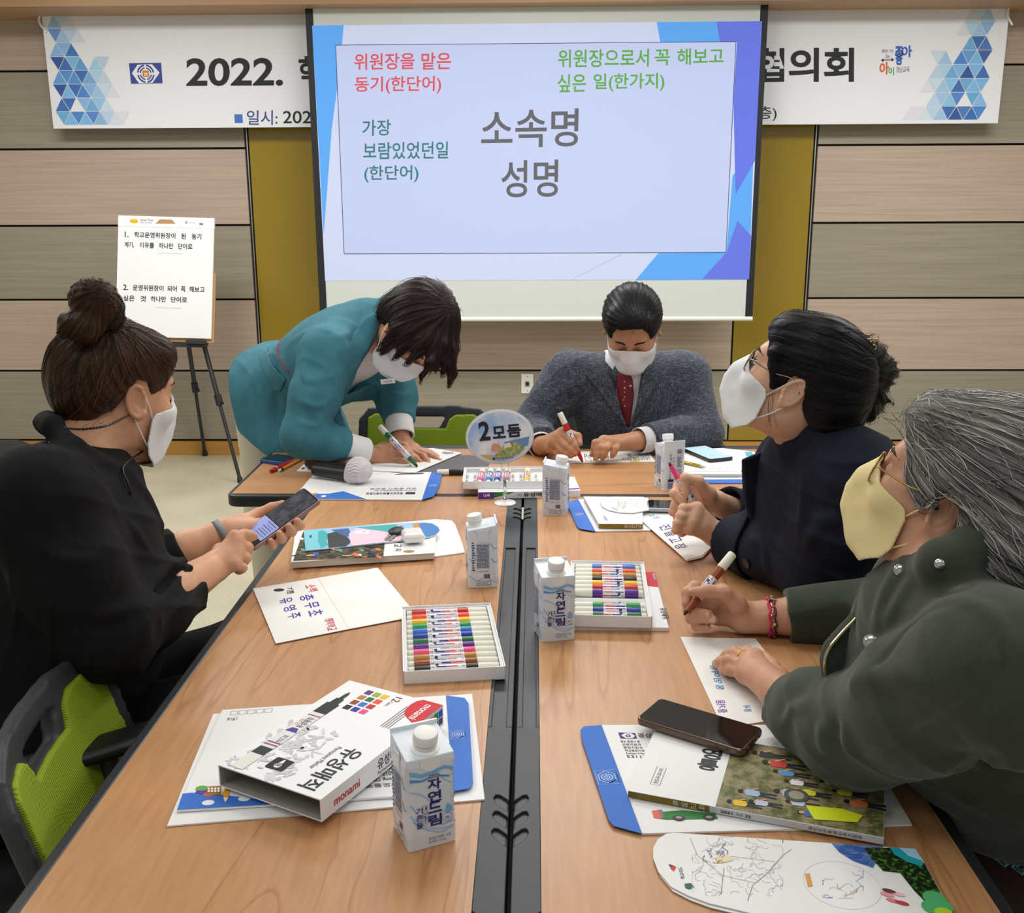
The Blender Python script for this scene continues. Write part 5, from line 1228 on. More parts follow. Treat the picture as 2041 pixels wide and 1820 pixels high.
mb.use(mSea); tp(mb, [(1657, 1681), (1760, 1688), (1740, 1730), (1700, 1716), (1672, 1698)], z1)
mb.use(mLf); tp(mb, [(1732, 1706), (1722, 1690), (1790, 1690), (1842, 1720), (1900, 1825), (1868, 1822), (1822, 1775), (1794, 1740), (1760, 1736)], z1+0.0002)
mb.use(P((30, 168, 186))); tp(mb, [(1772, 1689), (1824, 1692), (1841, 1722), (1836, 1727), (1808, 1718), (1784, 1704)], z1+0.0004); mb.use(P((170, 216, 244))); tp(mb, [(1792, 1690), (1824, 1692), (1838, 1716), (1810, 1706)], z1+0.0006)
mb.use(P((80, 176, 110)))
for px, py, r_ in ((1862, 1790, 0.012), (1872, 1806, 0.014), (1858, 1808, 0.011)): mb.frame(T(px, py, z1+0.0005)); mb.ngon(0, 0, r_, r_, 14); mb.M = np.eye(4)
mb.use(P((176, 214, 40))); mb.frame(T(1880, 1818, z1+0.0007)); mb.ngon(0, 0, 0.009, 0.007, 14); mb.M = np.eye(4)
for px, py, c in ((1768, 1783, (232, 150, 160)), (1780, 1795, (226, 120, 130)), (1790, 1782, (240, 190, 200)), (1772, 1776, (90, 60, 60)), (1798, 1800, (190, 60, 70))):
    mb.use(P(c)); mb.frame(T(px, py, z1+0.0003), (0.9, -0.4, 0), (0.4, 0.9, 0)); mb.ngon(0, 0, 0.0075, 0.0034, 10); mb.M = np.eye(4)
wbuild(mb, 'print', t)
# stack on the left table: envelope, magazine, leaflet
t = thing('document_envelope', 'plain white envelope sticking out under the magazine with the keys', 'envelope', at([(600, 1060), (926, 1100)]))
zA = TZ+0.003
mb = MB(); mb.use(mWh); sheet(mb, [(600, 1058), (588, 1118), (868, 1109), (926, 1100.7), (922, 1085), (907, 1045), (900, 1037), (868, 1035)], zA, 0.0025); wbuild(mb, 'paper', t)
mq = [(589, 1059.5), (580, 1120.6), (866.5, 1102), (870.7, 1039.6)]; zB = TZ+0.018
t = thing('magazine', 'magazine with a crowd photo cover lying under the picture leaflet and keys', 'magazine', at(mq))
slab(mq, zA+0.0005, zB-0.001, 'pages', mPages, t, 0.008); slab(mq, zB-0.001, zB, 'cover', mWh, t)
mb = MB(); z1 = zB+E_
mPh2 = mat('photo_crowd', (46, 44, 40), 0.35, noise=((120, 108, 70), (50, 50, 50), 0.45, 0.6))
mb.use(mPh2); tp(mb, [(604, 1060), (584, 1118), (764, 1111), (768, 1072), (766, 1050)], z1)
rg = random.Random(12)
for i in range(34):
    px, py = rg.uniform(592, 758), rg.uniform(1066, 1110)
    if py < 1090 and px < 764 and rg.random() < 0.6: py = rg.uniform(1093, 1110)
    mb.use(P([(226, 110, 60), (30, 30, 34), (40, 90, 190), (20, 22, 24), (60, 170, 140), (200, 90, 60), (24, 40, 90), (220, 170, 140), (235, 235, 235), (90, 70, 60)][i % 10]))
    mb.frame(T(px, py, z1+0.0001+0.00002*i), *(((0.94, 0.34, 0), (-0.34, 0.94, 0)) if i % 2 else ((0.5, -0.86, 0), (0.86, 0.5, 0)))); mb.ngon(0, 0, rg.uniform(0.008, 0.016), rg.uniform(0.004, 0.006), 7); mb.M = np.eye(4)
mb.use(P((40, 42, 46)))
for i, ch in enumerate('영교육'): ttext(mb, ch, (786, 1076+i*8.5), (786, 1082+i*8.5), (800, 1076+i*8.5), z1)
mb.use(P((150, 128, 60))); mb.frame(T(815, 1099, z1)); mb.ngon(0, 0, 0.012, 0.008, 16); mb.M = np.eye(4)
wbuild(mb, 'print', t)
lq = [(605, 1057), (700, 1049), (800, 1043), (845, 1041), (862, 1043), (874, 1050), (876.5, 1057), (870, 1065), (855, 1071), (830, 1075), (700, 1089), (609, 1097.8)]
t = thing('picture_leaflet', 'colourful leaflet with pink whale drawing and rounded blue end on the magazine', 'leaflet', at(lq))
zC = zB+0.003
mb = MB(); mb.use(mWh); sheet(mb, lq, zC, 0.0018); wbuild(mb, 'paper', t)
mb = MB(); z1 = zC+E_
mb.use(P((150, 190, 226))); tp(mb, lq, z1)
mb.use(P((120, 196, 216))); tp(mb, [(605, 1058), (648, 1055), (655, 1062), (652, 1090), (609, 1097)], z1+0.0002); mb.use(P((56, 166, 176))); tp(mb, [(634, 1060), (642, 1057), (650, 1060), (654, 1070), (650, 1080), (655, 1086), (640, 1093), (634, 1080)], z1+0.0003)
mb.use(P((44, 48, 52))); tp(mb, [(652, 1064), (668, 1060), (690, 1068), (700, 1080), (690, 1089), (655, 1092)], z1+0.0004); mb.use(P((60, 90, 150))); tp(mb, [(660, 1056), (695, 1053), (700, 1068), (690, 1070)], z1+0.0004)
mb.use(P((226, 196, 214))); tp(mb, [(695, 1064), (712, 1052), (770, 1060), (820, 1066), (822, 1075), (700, 1088)], z1+0.0006); mb.use(P((60, 164, 166))); tp(mb, [(712, 1051), (790, 1045), (800, 1055), (770, 1060), (740, 1062)], z1+0.0005)
mb.use(P((240, 238, 240))); mb.frame(T(722, 1061, z1+0.0008)); mb.ngon(0, 0, 0.017, 0.012, 16); mb.use(P((210, 90, 60))); mb.ngon(0.004, 0.002, 0.004, 0.003, 8, 0.0002); mb.M = np.eye(4)
mb.use(P((60, 120, 190))); tp(mb, [(828, 1044), (846, 1042), (862, 1044), (873, 1051), (876, 1057), (869, 1064), (852, 1070), (838, 1060)], z1+0.0006); mb.use(P((196, 140, 70))); tp(mb, [(822, 1044), (834, 1042), (838, 1052), (828, 1054)], z1+0.0007)
mb.use(P((60, 60, 70))); tp(mb, [(617, 1067), (621, 1066), (621, 1072), (617, 1072)], z1+0.0005); wbuild(mb, 'print', t)
ZLF = zC+0.001
# ---------------------------------------------------------------- car key and earphone case
c0 = T(790, 1058, ZLF+0.006); tip = T(768, 1078, ZLF+0.004); d_ = unit(tip-c0); n_ = np.array([-d_[1], d_[0], 0])
t = thing('car_key', 'black plastic car key lying on the leaflet beside the white earphone case', 'key', (c0[0], c0[1], ZLF))
sd = SD().ell(c0, (0.024, 0.017, 0.0065), np.stack([d_, n_, np.array([0, 0, 1.0])], 1)); sobj('key_head', sd, mat('black_plastic'), t, 0.0018)
for k_ in (-0.0045, 0.0045):
    mb = MB(); mb.use(mSteel); mb.frame(c0+n_*k_+np.array([0, 0, -0.002]), d_, n_); mb.box((0.018, -0.003, -0.001), (0.052, 0.003, 0.0014)); mb.box((0.030, 0.003, -0.001), (0.036, 0.0045, 0.0014)); wbuild(mb, 'blade', t)
mb = MB(); mb.use(mSteel); cR = c0-d_*0.026; mb.tube([cR+0.006*(d_*math.cos(a)+n_*math.sin(a)) for a in np.linspace(0, 6.28, 16)], 0.001, 6); wbuild(mb, 'ring', t, True)
c0 = T(823, 1068, ZLF+0.010)
t = thing('earphone_case', 'glossy white rounded earphone case lying on the leaflet beside the car key', 'earphone case', (c0[0], c0[1], ZLF))
mGl = mat('gloss_white', (240, 240, 240), 0.08, coat=0.6)
sd = SD().rbox(c0+np.array([0, 0, 0.001]), (0.024, 0.028, 0.0115), np.array([[0.97, -0.25, 0], [0.25, 0.97, 0], [0, 0, 1.0]]), 0.0115)
sobj('case', sd, mGl, t, 0.0018)
# ---------------------------------------------------------------- phones
mScrB = mat('phone_glass', (10, 11, 14), 0.06, coat=0.5)
def phone(fr, w, l, th, label, m_case, screen, thing_name='smartphone'):
    """fr: origin corner, x (short side), y (long side) unit vectors; z up = cross"""
    o, x, y = fr; x = unit(x); z = unit(np.cross(x, y)); y = np.cross(z, x)
    t = thing(thing_name, label, 'phone', o)
    mb = MB(); mb.use(m_case); mb.frame(o, x, y, z); mb.prism(rrect(0, 0, w, l, 0.008), 0, th); b = bevel(wbuild(mb, 'case', t), 0.0025, 3)
    mb = MB(); mb.use(screen); mb.frame(o, x, y, z); mb.prism(rrect(0.0025, 0.0025, w-0.0025, l-0.0025, 0.007), th-0.001, th+0.0004); wbuild(mb, 'screen', t)
    return t, (o, x, y, z)
mBrC = mat('case_brown_clear', (92, 66, 50), 0.2, coat=0.4)
zp = ZMAG+0.0125
o = T(1480, 1497, zp); y_ = T(1267, 1431, zp)-o; x_ = T(1524, 1451, zp)-o
l_ = np.linalg.norm(y_); w_ = 0.074
ph, fr = phone((o-np.array([0, 0, 0.0105]), np.cross(unit(y_), (0, 0, 1)), y_), w_, l_, 0.0105, 'black-screened smartphone in brown clear case lying across the magazine', mBrC, mScrB)
mb = MB(); mb.use(mat('black_plastic')); mb.frame(*fr[:3], fr[3]); mb.box((w_*0.35, -0.0006, 0.003), (w_*0.65, 0.0006, 0.007)); mb.box((w_*0.75, -0.0006, 0.004), (w_*0.80, 0.0006, 0.006)); wbuild(mb, 'port', ph)
zp = TZ+0.022
o = T(1414.4, 915.6, zp); x_ = T(1462.6, 910.5, zp)-o; y_ = T(1388, 888.4, zp)-o
phone((o-np.array([0, 0, 0.010]), x_, y_), np.linalg.norm(x_), 0.150, 0.010, 'smartphone with lit pale blue screen lying on the documents on the far table', mat('case_dark', (46, 40, 42), 0.3), mat('screen_lit_blue', (168, 196, 226), 0.15, emit=0.45))
zp = TZ+0.011
o = T(562.6, 922, zp); x_ = T(592.5, 896.5, zp)-o; y_ = T(515.5, 915, zp)-o
phone((o-np.array([0, 0, 0.011]), np.cross(unit(y_), (0, 0, 1)), y_), 0.076, min(0.155, np.linalg.norm(y_)*2.1) if False else np.linalg.norm(y_), 0.011, 'smartphone in blue case lying at the left corner of the far table', mat('case_blue', (46, 78, 150), 0.45), mScrB)
zp = TZ+0.020
o = T(1292, 1013, zp); x_ = T(1344, 1014, zp)-o
phone((o-np.array([0, 0, 0.009]), x_, np.array([-x_[1], x_[0], 0])), 0.152, 0.072, 0.009, 'smartphone in clear case showing dark screen beside the pink marker hand', mat('case_clear', (170, 176, 180), 0.15), mScrB)
# ---------------------------------------------------------------- handwritten cards
def card(name, pts, label, z=TZ+0.0012, th=0.001, cat='paper', extra=None):
    t = thing(name, label, cat, at(pts)); mb = MB(); mb.use(mat('card_warm', (238, 238, 236), 0.65)); sheet(mb, pts, z, th)
    for e in (extra or []): sheet(mb, e, z-0.0015 if z > TZ+0.002 else z, th)
    wbuild(mb, 'paper', t); return t, z+E_
def hand(mb, words_, col, z, bold=0.0):
    mb.use(P(col))
    for s, o_, u_, v_ in words_: ttext(mb, s, o_, u_, v_, z, bold)
t, z1 = card('handwritten_card', [(504, 1173), (633.5, 1151.8), (752.8, 1131.5), (817, 1209), (815, 1231), (696, 1253.5), (549.6, 1282.5)], 'folded white card with blue handwriting lying before the full marker tray', TZ+0.003, 0.001)
mb = MB()
hand(mb, [('충', (630, 1186), (617, 1195), (594, 1191), ), ('무', (637, 1197), (628, 1208), (603, 1207)), ('초', (644, 1212), (634, 1225), (612, 1222))], (60, 56, 170), z1, 0.0) if False else None
def vword(mb, chars, px, py, dx, dy, up, s, z):
    """letters read along (dx,dy) px steps; up: pixel offset from the baseline to the letter top; s: letter width px vector"""
    for i, ch in enumerate(chars):
        o_ = (px+dx*i, py+dy*i); ttext(mb, ch, o_, (o_[0]+s[0], o_[1]+s[1]), (o_[0]+up[0], o_[1]+up[1]), z)
mb.use(P((58, 54, 168))); vword(mb, '충무초', 596, 1188, 9, 15, (28, -5), (4, 11), z1); vword(mb, '유영주', 556, 1195, 8, 15, (25, -6), (3, 10), z1)
mb.use(P((214, 70, 70))); vword(mb, '소백', 608, 1167, 4, 7, (20, -3), (3, 6), z1); mb.use(P((206, 50, 80))); vword(mb, '행복학교', 646, 1234, 2, 6, (18, -3), (2, 5.5), z1)
mb.use(P((40, 40, 46))); vword(mb, '기쁨', 569, 1172, 2, 7, (14, -3), (2, 6), z1); mb.frame(T(556, 1176, z1)); mb.ngon(0, 0, 0.011, 0.008, 9); mb.M = np.eye(4)
mb.use(P((206, 206, 204))); tline(mb, (633.5, 1151.8), (696, 1253.5), 0.0006, z1)
wbuild(mb, 'handwriting', t)
t, z1 = card('handwritten_card', [(1263, 1024), (1300, 1016), (1345, 1013), (1425, 1085), (1398, 1108), (1368, 1116)], 'folded white card under the hands of the woman in navy', TZ+0.0065, 0.001, extra=[[(1275, 1030), (1345, 1013), (1430, 1080), (1400, 1111), (1369, 1118)]])
mb = MB(); mb.use(P((70, 60, 130))); vword(mb, '진솔고장', 1312, 1049, 10, 12.5, (21, -5), (8, 9), z1); mb.use(P((40, 140, 170))); vword(mb, '소신', 1293, 1027, 8, 4, (9, -4), (6, 4), z1); wbuild(mb, 'handwriting', t)
t, z1 = card('handwritten_card', [(1129, 922), (1307, 920), (1291, 899), (1140, 900)], 'white card the man in grey is writing on with a red marker', TZ+0.003, 0.0025)
mb = MB(); hand(mb, [('Po', (1166, 914), (1178, 914), (1164, 905)), ('진교', (1166, 920), (1182, 920), (1165, 916)), ('통영', (1196, 914), (1214, 914), (1195, 908)), ('봉사하며', (1252, 911), (1294, 910), (1248, 904)), ('사랑합니다!', (1240, 919), (1296, 917), (1238, 912))], (50, 50, 56), z1)
mb.use(P((236, 210, 70))); tp(mb, [(1256, 920.5), (1276, 920), (1275, 917), (1256, 917.5)], z1-0.0001); wbuild(mb, 'handwriting', t)
t, z1 = card('handwritten_card', [(733, 925), (770, 899), (862.5, 893), (920.5, 902.6), (827, 942), (744, 938)], 'white card the bending woman is writing on with a green marker', TZ+0.0042, 0.001)
mb = MB(); hand(mb, [('동', (878, 903), (892, 906), (884, 899.5)), ('행', (893, 906), (905, 904), (890, 902)), ('기쁨', (808, 932), (822, 929), (806, 928)), ('소통', (862, 912), (872, 909), (860, 909))], (90, 96, 140), z1); wbuild(mb, 'handwriting', t)
t, z1 = card('paper_sheet', [(591, 938.5), (605, 926), (830, 915), (835, 940), (720, 944)], 'printed white sheets under the covered microphone and the writing card', TZ+0.0022, 0.002)
mb = MB(); mb.use(P((60, 62, 70))); tp(mb, [(600, 934), (606, 931), (609, 933), (603, 936)], z1); wbuild(mb, 'print', t)
t, z1 = card('paper_sheet', [(744, 889), (815, 884), (843, 895), (760, 905)], 'pale bluish sheet at the back of the far table behind the writing hands', TZ+0.0026, 0.001)
t, z1 = card('handwritten_card', [(1356, 1269), (1430, 1272), (1506, 1272.8), (1620, 1425), (1440, 1450)], 'white card with blue and purple handwriting under the ringed hand', TZ+0.0018, 0.001)
mb = MB(); mb.use(P((40, 130, 190))); vword(mb, '통영여중', 1445, 1372, -5, -14, (-17, 1), (-4, -10), z1) if False else None
mb.use(P((40, 130, 190))); vword(mb, '통영여중', 1428, 1374, -3.6, -13, (16, 1), (-3.2, -10), z1); mb.use(P((110, 60, 170))); vword(mb, '즐거움', 1432, 1421, -2, -9, (18, -1), (-2, -7.5), z1); mb.use(P((50, 130, 190))); vword(mb, '봉사', 1484, 1419, -2, -7, (15, -0.5), (-2, -6), z1); wbuild(mb, 'handwriting', t)
# documents with blue envelope beneath, far right
t = thing('document_envelope', 'blue and white envelope under the stapled documents on the far table', 'envelope', at([(1363, 945), (1480, 963)]))
mb = MB(); mb.use(mWh); sheet(mb, [(1364, 905), (1364, 958), (1390, 962), (1490, 962), (1530, 905)], TZ+0.0016, 0.0016); wbuild(mb, 'paper', t); mb = MB(); mb.use(mEnvB); sheet(mb, [(1372, 956), (1392, 963), (1490, 963), (1490, 955)], TZ+0.0022, 0.0008); wbuild(mb, 'flap', t)
t = thing('documents', 'thick stapled white documents under the lit phone on the far table', 'documents', at([(1364, 896), (1475, 944)]))
dq = [(1364.7, 896), (1440, 893), (1500, 900), (1514, 906), (1480, 945), (1362.8, 944.7)]
slab(dq, TZ+0.003, TZ+0.0105, 'pages', mPages, t); slab(dq, TZ+0.0105, TZ+0.0112, 'top_sheet', mPap, t)
mb = MB(); z1 = TZ+0.0112+E_; mb.use(P((140, 146, 160)))
for i in range(5): 
    for k_ in range(4): tline(mb, (1420+15*k_-2*i, 921+3.4*i), (1431+15*k_-2*i, 921+3.4*i), 0.0012, z1)
mb.use(P((120, 140, 180))); tline(mb, (1380, 939), (1470, 939), 0.0016, z1); mb.use(P((90, 170, 196))); tp(mb, [(1484, 901), (1497, 900), (1505, 909), (1488, 910)], z1); wbuild(mb, 'print', t)
def pen(pa, pb, z, r, label, cat, parts, name):
    a, b = T(*pa, z+r), T(*pb, z+r); d = unit(b-a); L = np.linalg.norm(b-a)
    t = thing(name, label, cat, a)
    u = np.array([-d[1], d[0], 0])
    for nm, prof, m in parts:
        mb = MB(); mb.use(m); mb.frame(a, u, np.cross(d, u), d); mb.lathe([(max(r*q, 0.0002), L*s_) for q, s_ in prof], 14); wbuild(mb, nm, t, autosmooth=0.6)
    return t
mGP = mat('pen_gold', (196, 172, 70), 0.25, 0.8)
pen((1360, 921), (1407, 931.5), TZ+0.0115, 0.0045, 'gold ballpoint pen lying on the documents beside the water carton', 'pen', [('barrel', [(0.8, 0), (1, 0.03), (1, 0.8)], mGP), ('tip', [(0.95, 0.8), (0.4, 0.95), (0.15, 1.0)], mSteel), ('clip', [(1.15, 0.05), (1.15, 0.08)], mSteel)], 'ballpoint_pen')
mRedP = mat('pen_red', (200, 28, 36), 0.25, coat=0.4)
pen((538, 939.5), (588, 917), TZ, 0.006, 'red ballpoint pen lying beside the yellow pencil near the blue phone', 'pen', [('barrel', [(0.5, 0), (0.85, 0.05), (1, 0.2), (1, 0.95), (0.8, 1)], mRedP), ('ring', [(1.06, 0.22), (1.06, 0.25)], mCapW)], 'ballpoint_pen')
pen((556, 938.5), (602, 914), TZ, 0.004, 'yellow pencil with black and white end lying beside the red pen', 'pencil', [('eraser', [(0.7, 0), (0.95, 0.02), (1, 0.07)], mCapW), ('ferrule', [(1.1, 0.07), (1.1, 0.14)], mat('black_plastic')), ('barrel', [(1, 0.14), (1, 1)], mat('pencil_yellow', (228, 160, 30), 0.4))], 'pencil')
# ---------------------------------------------------------------- microphone, glasses case, folder, sign
r_ = 0.0185
a, b = T(626, 937, TZ+0.006+r_), T(704, 947, TZ+0.006+r_); a[2] += 0.002; d = unit(b-a); L = np.linalg.norm(b-a)
t = thing('microphone', 'black handheld microphone with pleated white disposable cover on the far table', 'microphone', (a[0], a[1], TZ+0.005))
u = unit(np.cross((0, 0, 1), d)); w_ = np.cross(d, u)
mb = MB(); mb.use(mat('mic_black', (34, 35, 37), 0.4)); mb.frame(a, u, w_, d); mb.lathe([(r_*0.75, 0), (r_*0.92, 0.004), (r_*0.95, L*0.3), (r_*1.0, L*0.75), (r_*1.15, L*0.98)], 24); wbuild(mb, 'handle', t, autosmooth=0.6)
hc = b+d*0.018; hc[2] = TZ+0.0055+0.034
sd = SD().ell(hc, (0.035, 0.034, 0.032), None, 0.01).rc(b, hc, 0.025, 0.033, 0.01)
def plea(P):
    q = P-hc; ax = q@d; rr = q-ax[:, None]*d; an = np.arctan2(rr@w_, rr@u)
    return 0.0016*np.sin(an*26+3*np.sin(ax*130))*np.clip((0.030-ax)/0.02, 0, 1)+0.0008*np.sin(ax*420+an*3)
sd.fn(plea); sobj('cover', sd, mat('mic_cover', (214, 208, 214), 0.9), t, 0.0016)
t = thing('glasses_case', 'dark brown glasses case lying behind the covered microphone', 'case', at([(602, 925), (650, 930)]))
e0, e1 = T(606, 921, TZ+0.02), T(700, 930, TZ+0.02); dd = unit((e1-e0)*[1, 1, 0]); R = np.stack([dd, np.array([-dd[1], dd[0], 0]), np.array([0, 0, 1.0])], 1)
sd = SD().rbox((e0+e1)/2*[1, 1, 0]+np.array([0, 0, TZ+0.0205])+R[:, 1]*0.015, (0.072, 0.028, 0.018), R, 0.014); sobj('case_body', sd, mat('leather_brown', (66, 46, 38), 0.3, coat=0.3, noise=((40, 30, 26), (30, 30, 30), 0.4, 0.6)), t, 0.003)
t = thing('folder', 'dark grey folder lying between the writing card and the oval sign', 'folder', at([(830, 945), (965, 905)]))
mb = MB(); mb.use(mat('folder_grey', (92, 86, 82), 0.4)); sheet(mb, [(770, 946), (962, 945), (985, 908), (800, 906)], TZ+0.0016, 0.0015); bevel(wbuild(mb, 'cover', t), 0.0004)  # thin dark grey sheet laid over part of the far tabletop
# oval table sign
c = T(1006.5, 1003.7); Ys = c[1]
oc = W(996, 870.6, Ys); rx = (W(1061, 868, Ys)[0]-W(930, 872, Ys)[0])/2; rz = (W(996, 819, Ys)[2]-W(996, 921, Ys)[2])/2
t = thing('table_sign', 'oval team number sign on a clear stem with white round foot', 'sign', c)
mb = MB(); mb.use(mGl); mb.frame((c[0], c[1], TZ)); mb.lathe([(0.027, 0), (0.0275, 0.002), (0.026, 0.004), (0.008, 0.006), (0.005, 0.010)], 32); wbuild(mb, 'foot', t, autosmooth=0.6)
mClr = mat('clear_acrylic', (244, 246, 248), 0.05, trans=0.92, ior=1.45)
mb = MB(); mb.use(mClr); top = W(1005.5, 955, Ys); mb.tube([(c[0], c[1], TZ+0.008), (c[0], c[1], top[2])], 0.0035, 12); mb.tube([(c[0], c[1], TZ+0.006), (c[0], c[1], TZ+0.03)], 0.0052, 12); st_ = wbuild(mb, 'stem', t, True)
mb = MB(); mb.use(mClr); mb.box((c[0]-0.011, c[1]-0.004, top[2]-0.002), (c[0]+0.011, c[1]+0.004, top[2]+0.004)); zc = oc[2]-rz+0.006
for sx_ in (-0.009, 0.009): mb.tube([(c[0]+sx_, c[1], top[2]), (c[0]+sx_*0.9, c[1]+0.003, zc+0.004)], 0.0022, 8)
wbuild(mb, 'clip', t)
fx = unit((1, 0.02, 0.085)); fz = unit((-0.085, 0.10, 1)); fy = np.cross(fx, fz)
n = 48; mb = MB(); mb.use(mWh); mb.frame(oc, fx, fz, fy)
mb.prism([(rx*math.cos(6.2832*i/n), rz*math.sin(6.2832*i/n)) for i in range(n)], -0.0025, 0); 
mb.use(mat('acrylic_edge', (206, 214, 220), 0.15)); mb.prism([((rx+0.0035)*math.cos(6.2832*i/n), (rz+0.0035)*math.sin(6.2832*i/n)) for i in range(n)], -0.0045, -0.002)
bd = wbuild(mb, 'board', t, autosmooth=0.6)
# sign print: sky, sea, headland
m = bpy.data.materials.new('sign_sky'); m.use_nodes = True; nt = m.node_tree
gtx = nt.nodes.new('ShaderNodeTexNoise'); gtx.inputs['Scale'].default_value = 14; gtx.inputs['Detail'].default_value = 4; tcn = nt.nodes.new('ShaderNodeTexCoord'); rp = nt.nodes.new('ShaderNodeValToRGB')
rp.color_ramp.elements[0].position = 0.4; rp.color_ramp.elements[0].color = (*lin((150, 184, 226)), 1); rp.color_ramp.elements[1].position = 0.62; rp.color_ramp.elements[1].color = (*lin((232, 232, 240)), 1)
nt.links.new(tcn.outputs['Object'], gtx.inputs[0]); nt.links.new(gtx.outputs[0], rp.inputs[0]); nt.links.new(rp.outputs[0], nt.nodes['Principled BSDF'].inputs['Base Color'])
mb = MB(); mb.frame(oc, fx, fz, fy)
if fy[1] > 0: mb.M[:3, 2] *= -1
mb.use(m); mb.ngon(0, 0, rx*0.965, rz*0.955, 48, 0.0006)
def el(pts): return [(max(-1, min(1, x))*rx, y*rz) for x, y in pts]
mb.use(P((104, 142, 190))); mb.poly(el([(0.1, -0.22), (0.90, -0.08), (0.84, -0.42), (0.6, -0.5), (0.2, -0.36)]), 0.0010)
mb.use(mat('sign_land', (196, 190, 130), 0.6, noise=((124, 140, 84), (120, 120, 120), 0.4, 0.6))); mb.poly(el([(-0.22, -0.72), (0.0, -0.48), (0.16, -0.26), (0.40, -0.22), (0.62, -0.36), (0.74, -0.52), (0.55, -0.72), (0.2, -0.84), (0.0, -0.86)]), 0.0013)
mb.use(P((230, 220, 200))); mb.poly(el([(0.12, -0.28), (0.3, -0.26), (0.34, -0.42), (0.1, -0.46)]), 0.0016); mb.use(P((214, 150, 120))); mb.poly(el([(-0.30, -0.50), (-0.26, -0.28), (-0.18, -0.22), (-0.12, -0.28), (-0.06, -0.24), (0.02, -0.44), (-0.1, -0.56)]), 0.0015)
mb.use(P((196, 170, 110))); mb.poly(el([(-0.66, -0.62), (-0.3, -0.66), (-0.1, -0.86), (-0.34, -0.84), (-0.5, -0.76)]), 0.0012)
mb.use(P((24, 28, 44))); mb.text('2', -rx*0.62, -rz*0.10, rz*0.74, rx*0.34, z=0.0016, bold=0.03); mb.text('모', -rx*0.21, -rz*0.06, rz*0.47, rx*0.40, z=0.0016, bold=0.035); mb.text('둠', rx*0.24, -rz*0.06, rz*0.50, rx*0.42, z=0.0016, bold=0.035)
mb.use(P((60, 70, 110))); mb.text('경남통영교육지원청', -rx*0.16, -rz*0.86, rz*0.09, rx*0.5, z=0.0018); mb.rect(-rx*0.28, -rz*0.87, -rx*0.19, -rz*0.77, 0.0018)
wbuild(mb, 'print', bd)
# ================================================================ people: shared building blocks
def Q(p):
    """('T', px, py, z) on a horizontal plane, ('P', x, y, z) world, or (px, py, Y) at depth Y"""
    if isinstance(p, np.ndarray): return p
    if p[0] == 'T': return T(*p[1:])
    if p[0] == 'P': return np.array(p[1:], float)
    return W(*p)
def frame3(fwd, up):
    f = unit(fwd); u = np.array(up, float); u = unit(u-f*(u@f)); r = np.cross(f, u)
    return np.stack([r, f, u], 1)                        # person's right, forward, up
def skin_mat(key, c, c2):
    m = mat(key, c, 0.46, spec=0.35, noise=(c2, (26, 26, 26), 0.35, 0.7), bump=(0.10, 0.0006, (420, 420, 420)))
    return m
def add_head(S, c, R, s=0.95, ears=(1, 1), lids=True):
    L = lambda x, y, z: c+R@(np.array([x, y, z])*s)
    def E(p, r, k, op='u', tilt=None):
        RR = R if tilt is None else R@tilt
        S.ell(L(*p), np.array(r)*s, RR, k, op)
    E((0, -.008, .035), (.075, .096, .088), .02)
    E((0, .020, -.030), (.063, .072, .084), .03)
    for q in (1, -1): S.rc(L(q*.047, .0, -.055), L(q*.013, .068, -.103), .020*s, .018*s, .03)
    E((0, .073, -.102), (.020, .018, .017), .025)
    S.rc(L(-.03, .077, .029), L(.03, .077, .029), .015*s, .015*s, .02)
    for q in (1, -1): E((q*.032, .103, .008), (.020, .014, .013), .012, 's')
    for q in (1, -1): E((q*.043, .062, -.028), (.022, .026, .024), .025)
    S.rc(L(0, .090, .014), L(0, .113, -.026), .0075*s, .012*s, .012)
    for q in (1, -1): E((q*.010, .102, -.031), (.008, .010, .0075), .006)
    for q in (1, -1): E((q*.031, .0775, .006), (.0150, .0140, .0125), .004)
    S.rc(L(-.018, .093, -.064), L(.018, .093, -.064), .006*s, .006*s, .01); S.rc(L(-.014, .091, -.074), L(.014, .091, -.074), .007*s, .007*s, .01)
    for q in (1, -1):
        if not ears[0 if q > 0 else 1]: continue
        a = math.radians(14); ta = np.array([[1, 0, 0], [0, math.cos(a), -math.sin(a)], [0, math.sin(a), math.cos(a)]])
        b = math.radians(24*q); tb = np.array([[math.cos(b), math.sin(b), 0], [-math.sin(b), math.cos(b), 0], [0, 0, 1]])
        tilt = tb@ta; ec = np.array([q*.079, -.008, -.006])
        E(ec, (.0065, .0185, .031), .005, 'u', tilt); E(ec+np.array([q*.0085, .002, .002]), (.0090, .0118, .0200), .002, 's', tilt)
        pts = []
        for an in np.linspace(-2.3, 2.3, 12): pts.append(L(*(ec+tilt@np.array([q*.0055, -.0165*math.cos(an), .029*math.sin(an)+.001]))))
        S.chain(pts, [.0040*s]*12, .003)
        S.chain([L(*(ec+tilt@np.array([q*.003, -.007*math.cos(an), .016*math.sin(an)]))) for an in np.linspace(-1.4, 1.4, 6)], [.0026*s]*6, .003)
        E(ec+np.array([0, .006, -.026]), (.0055, .009, .010), .006, 'u', tilt); E(ec+np.array([-q*.001, .016, -.003]), (.005, .006, .008), .005)
    return L
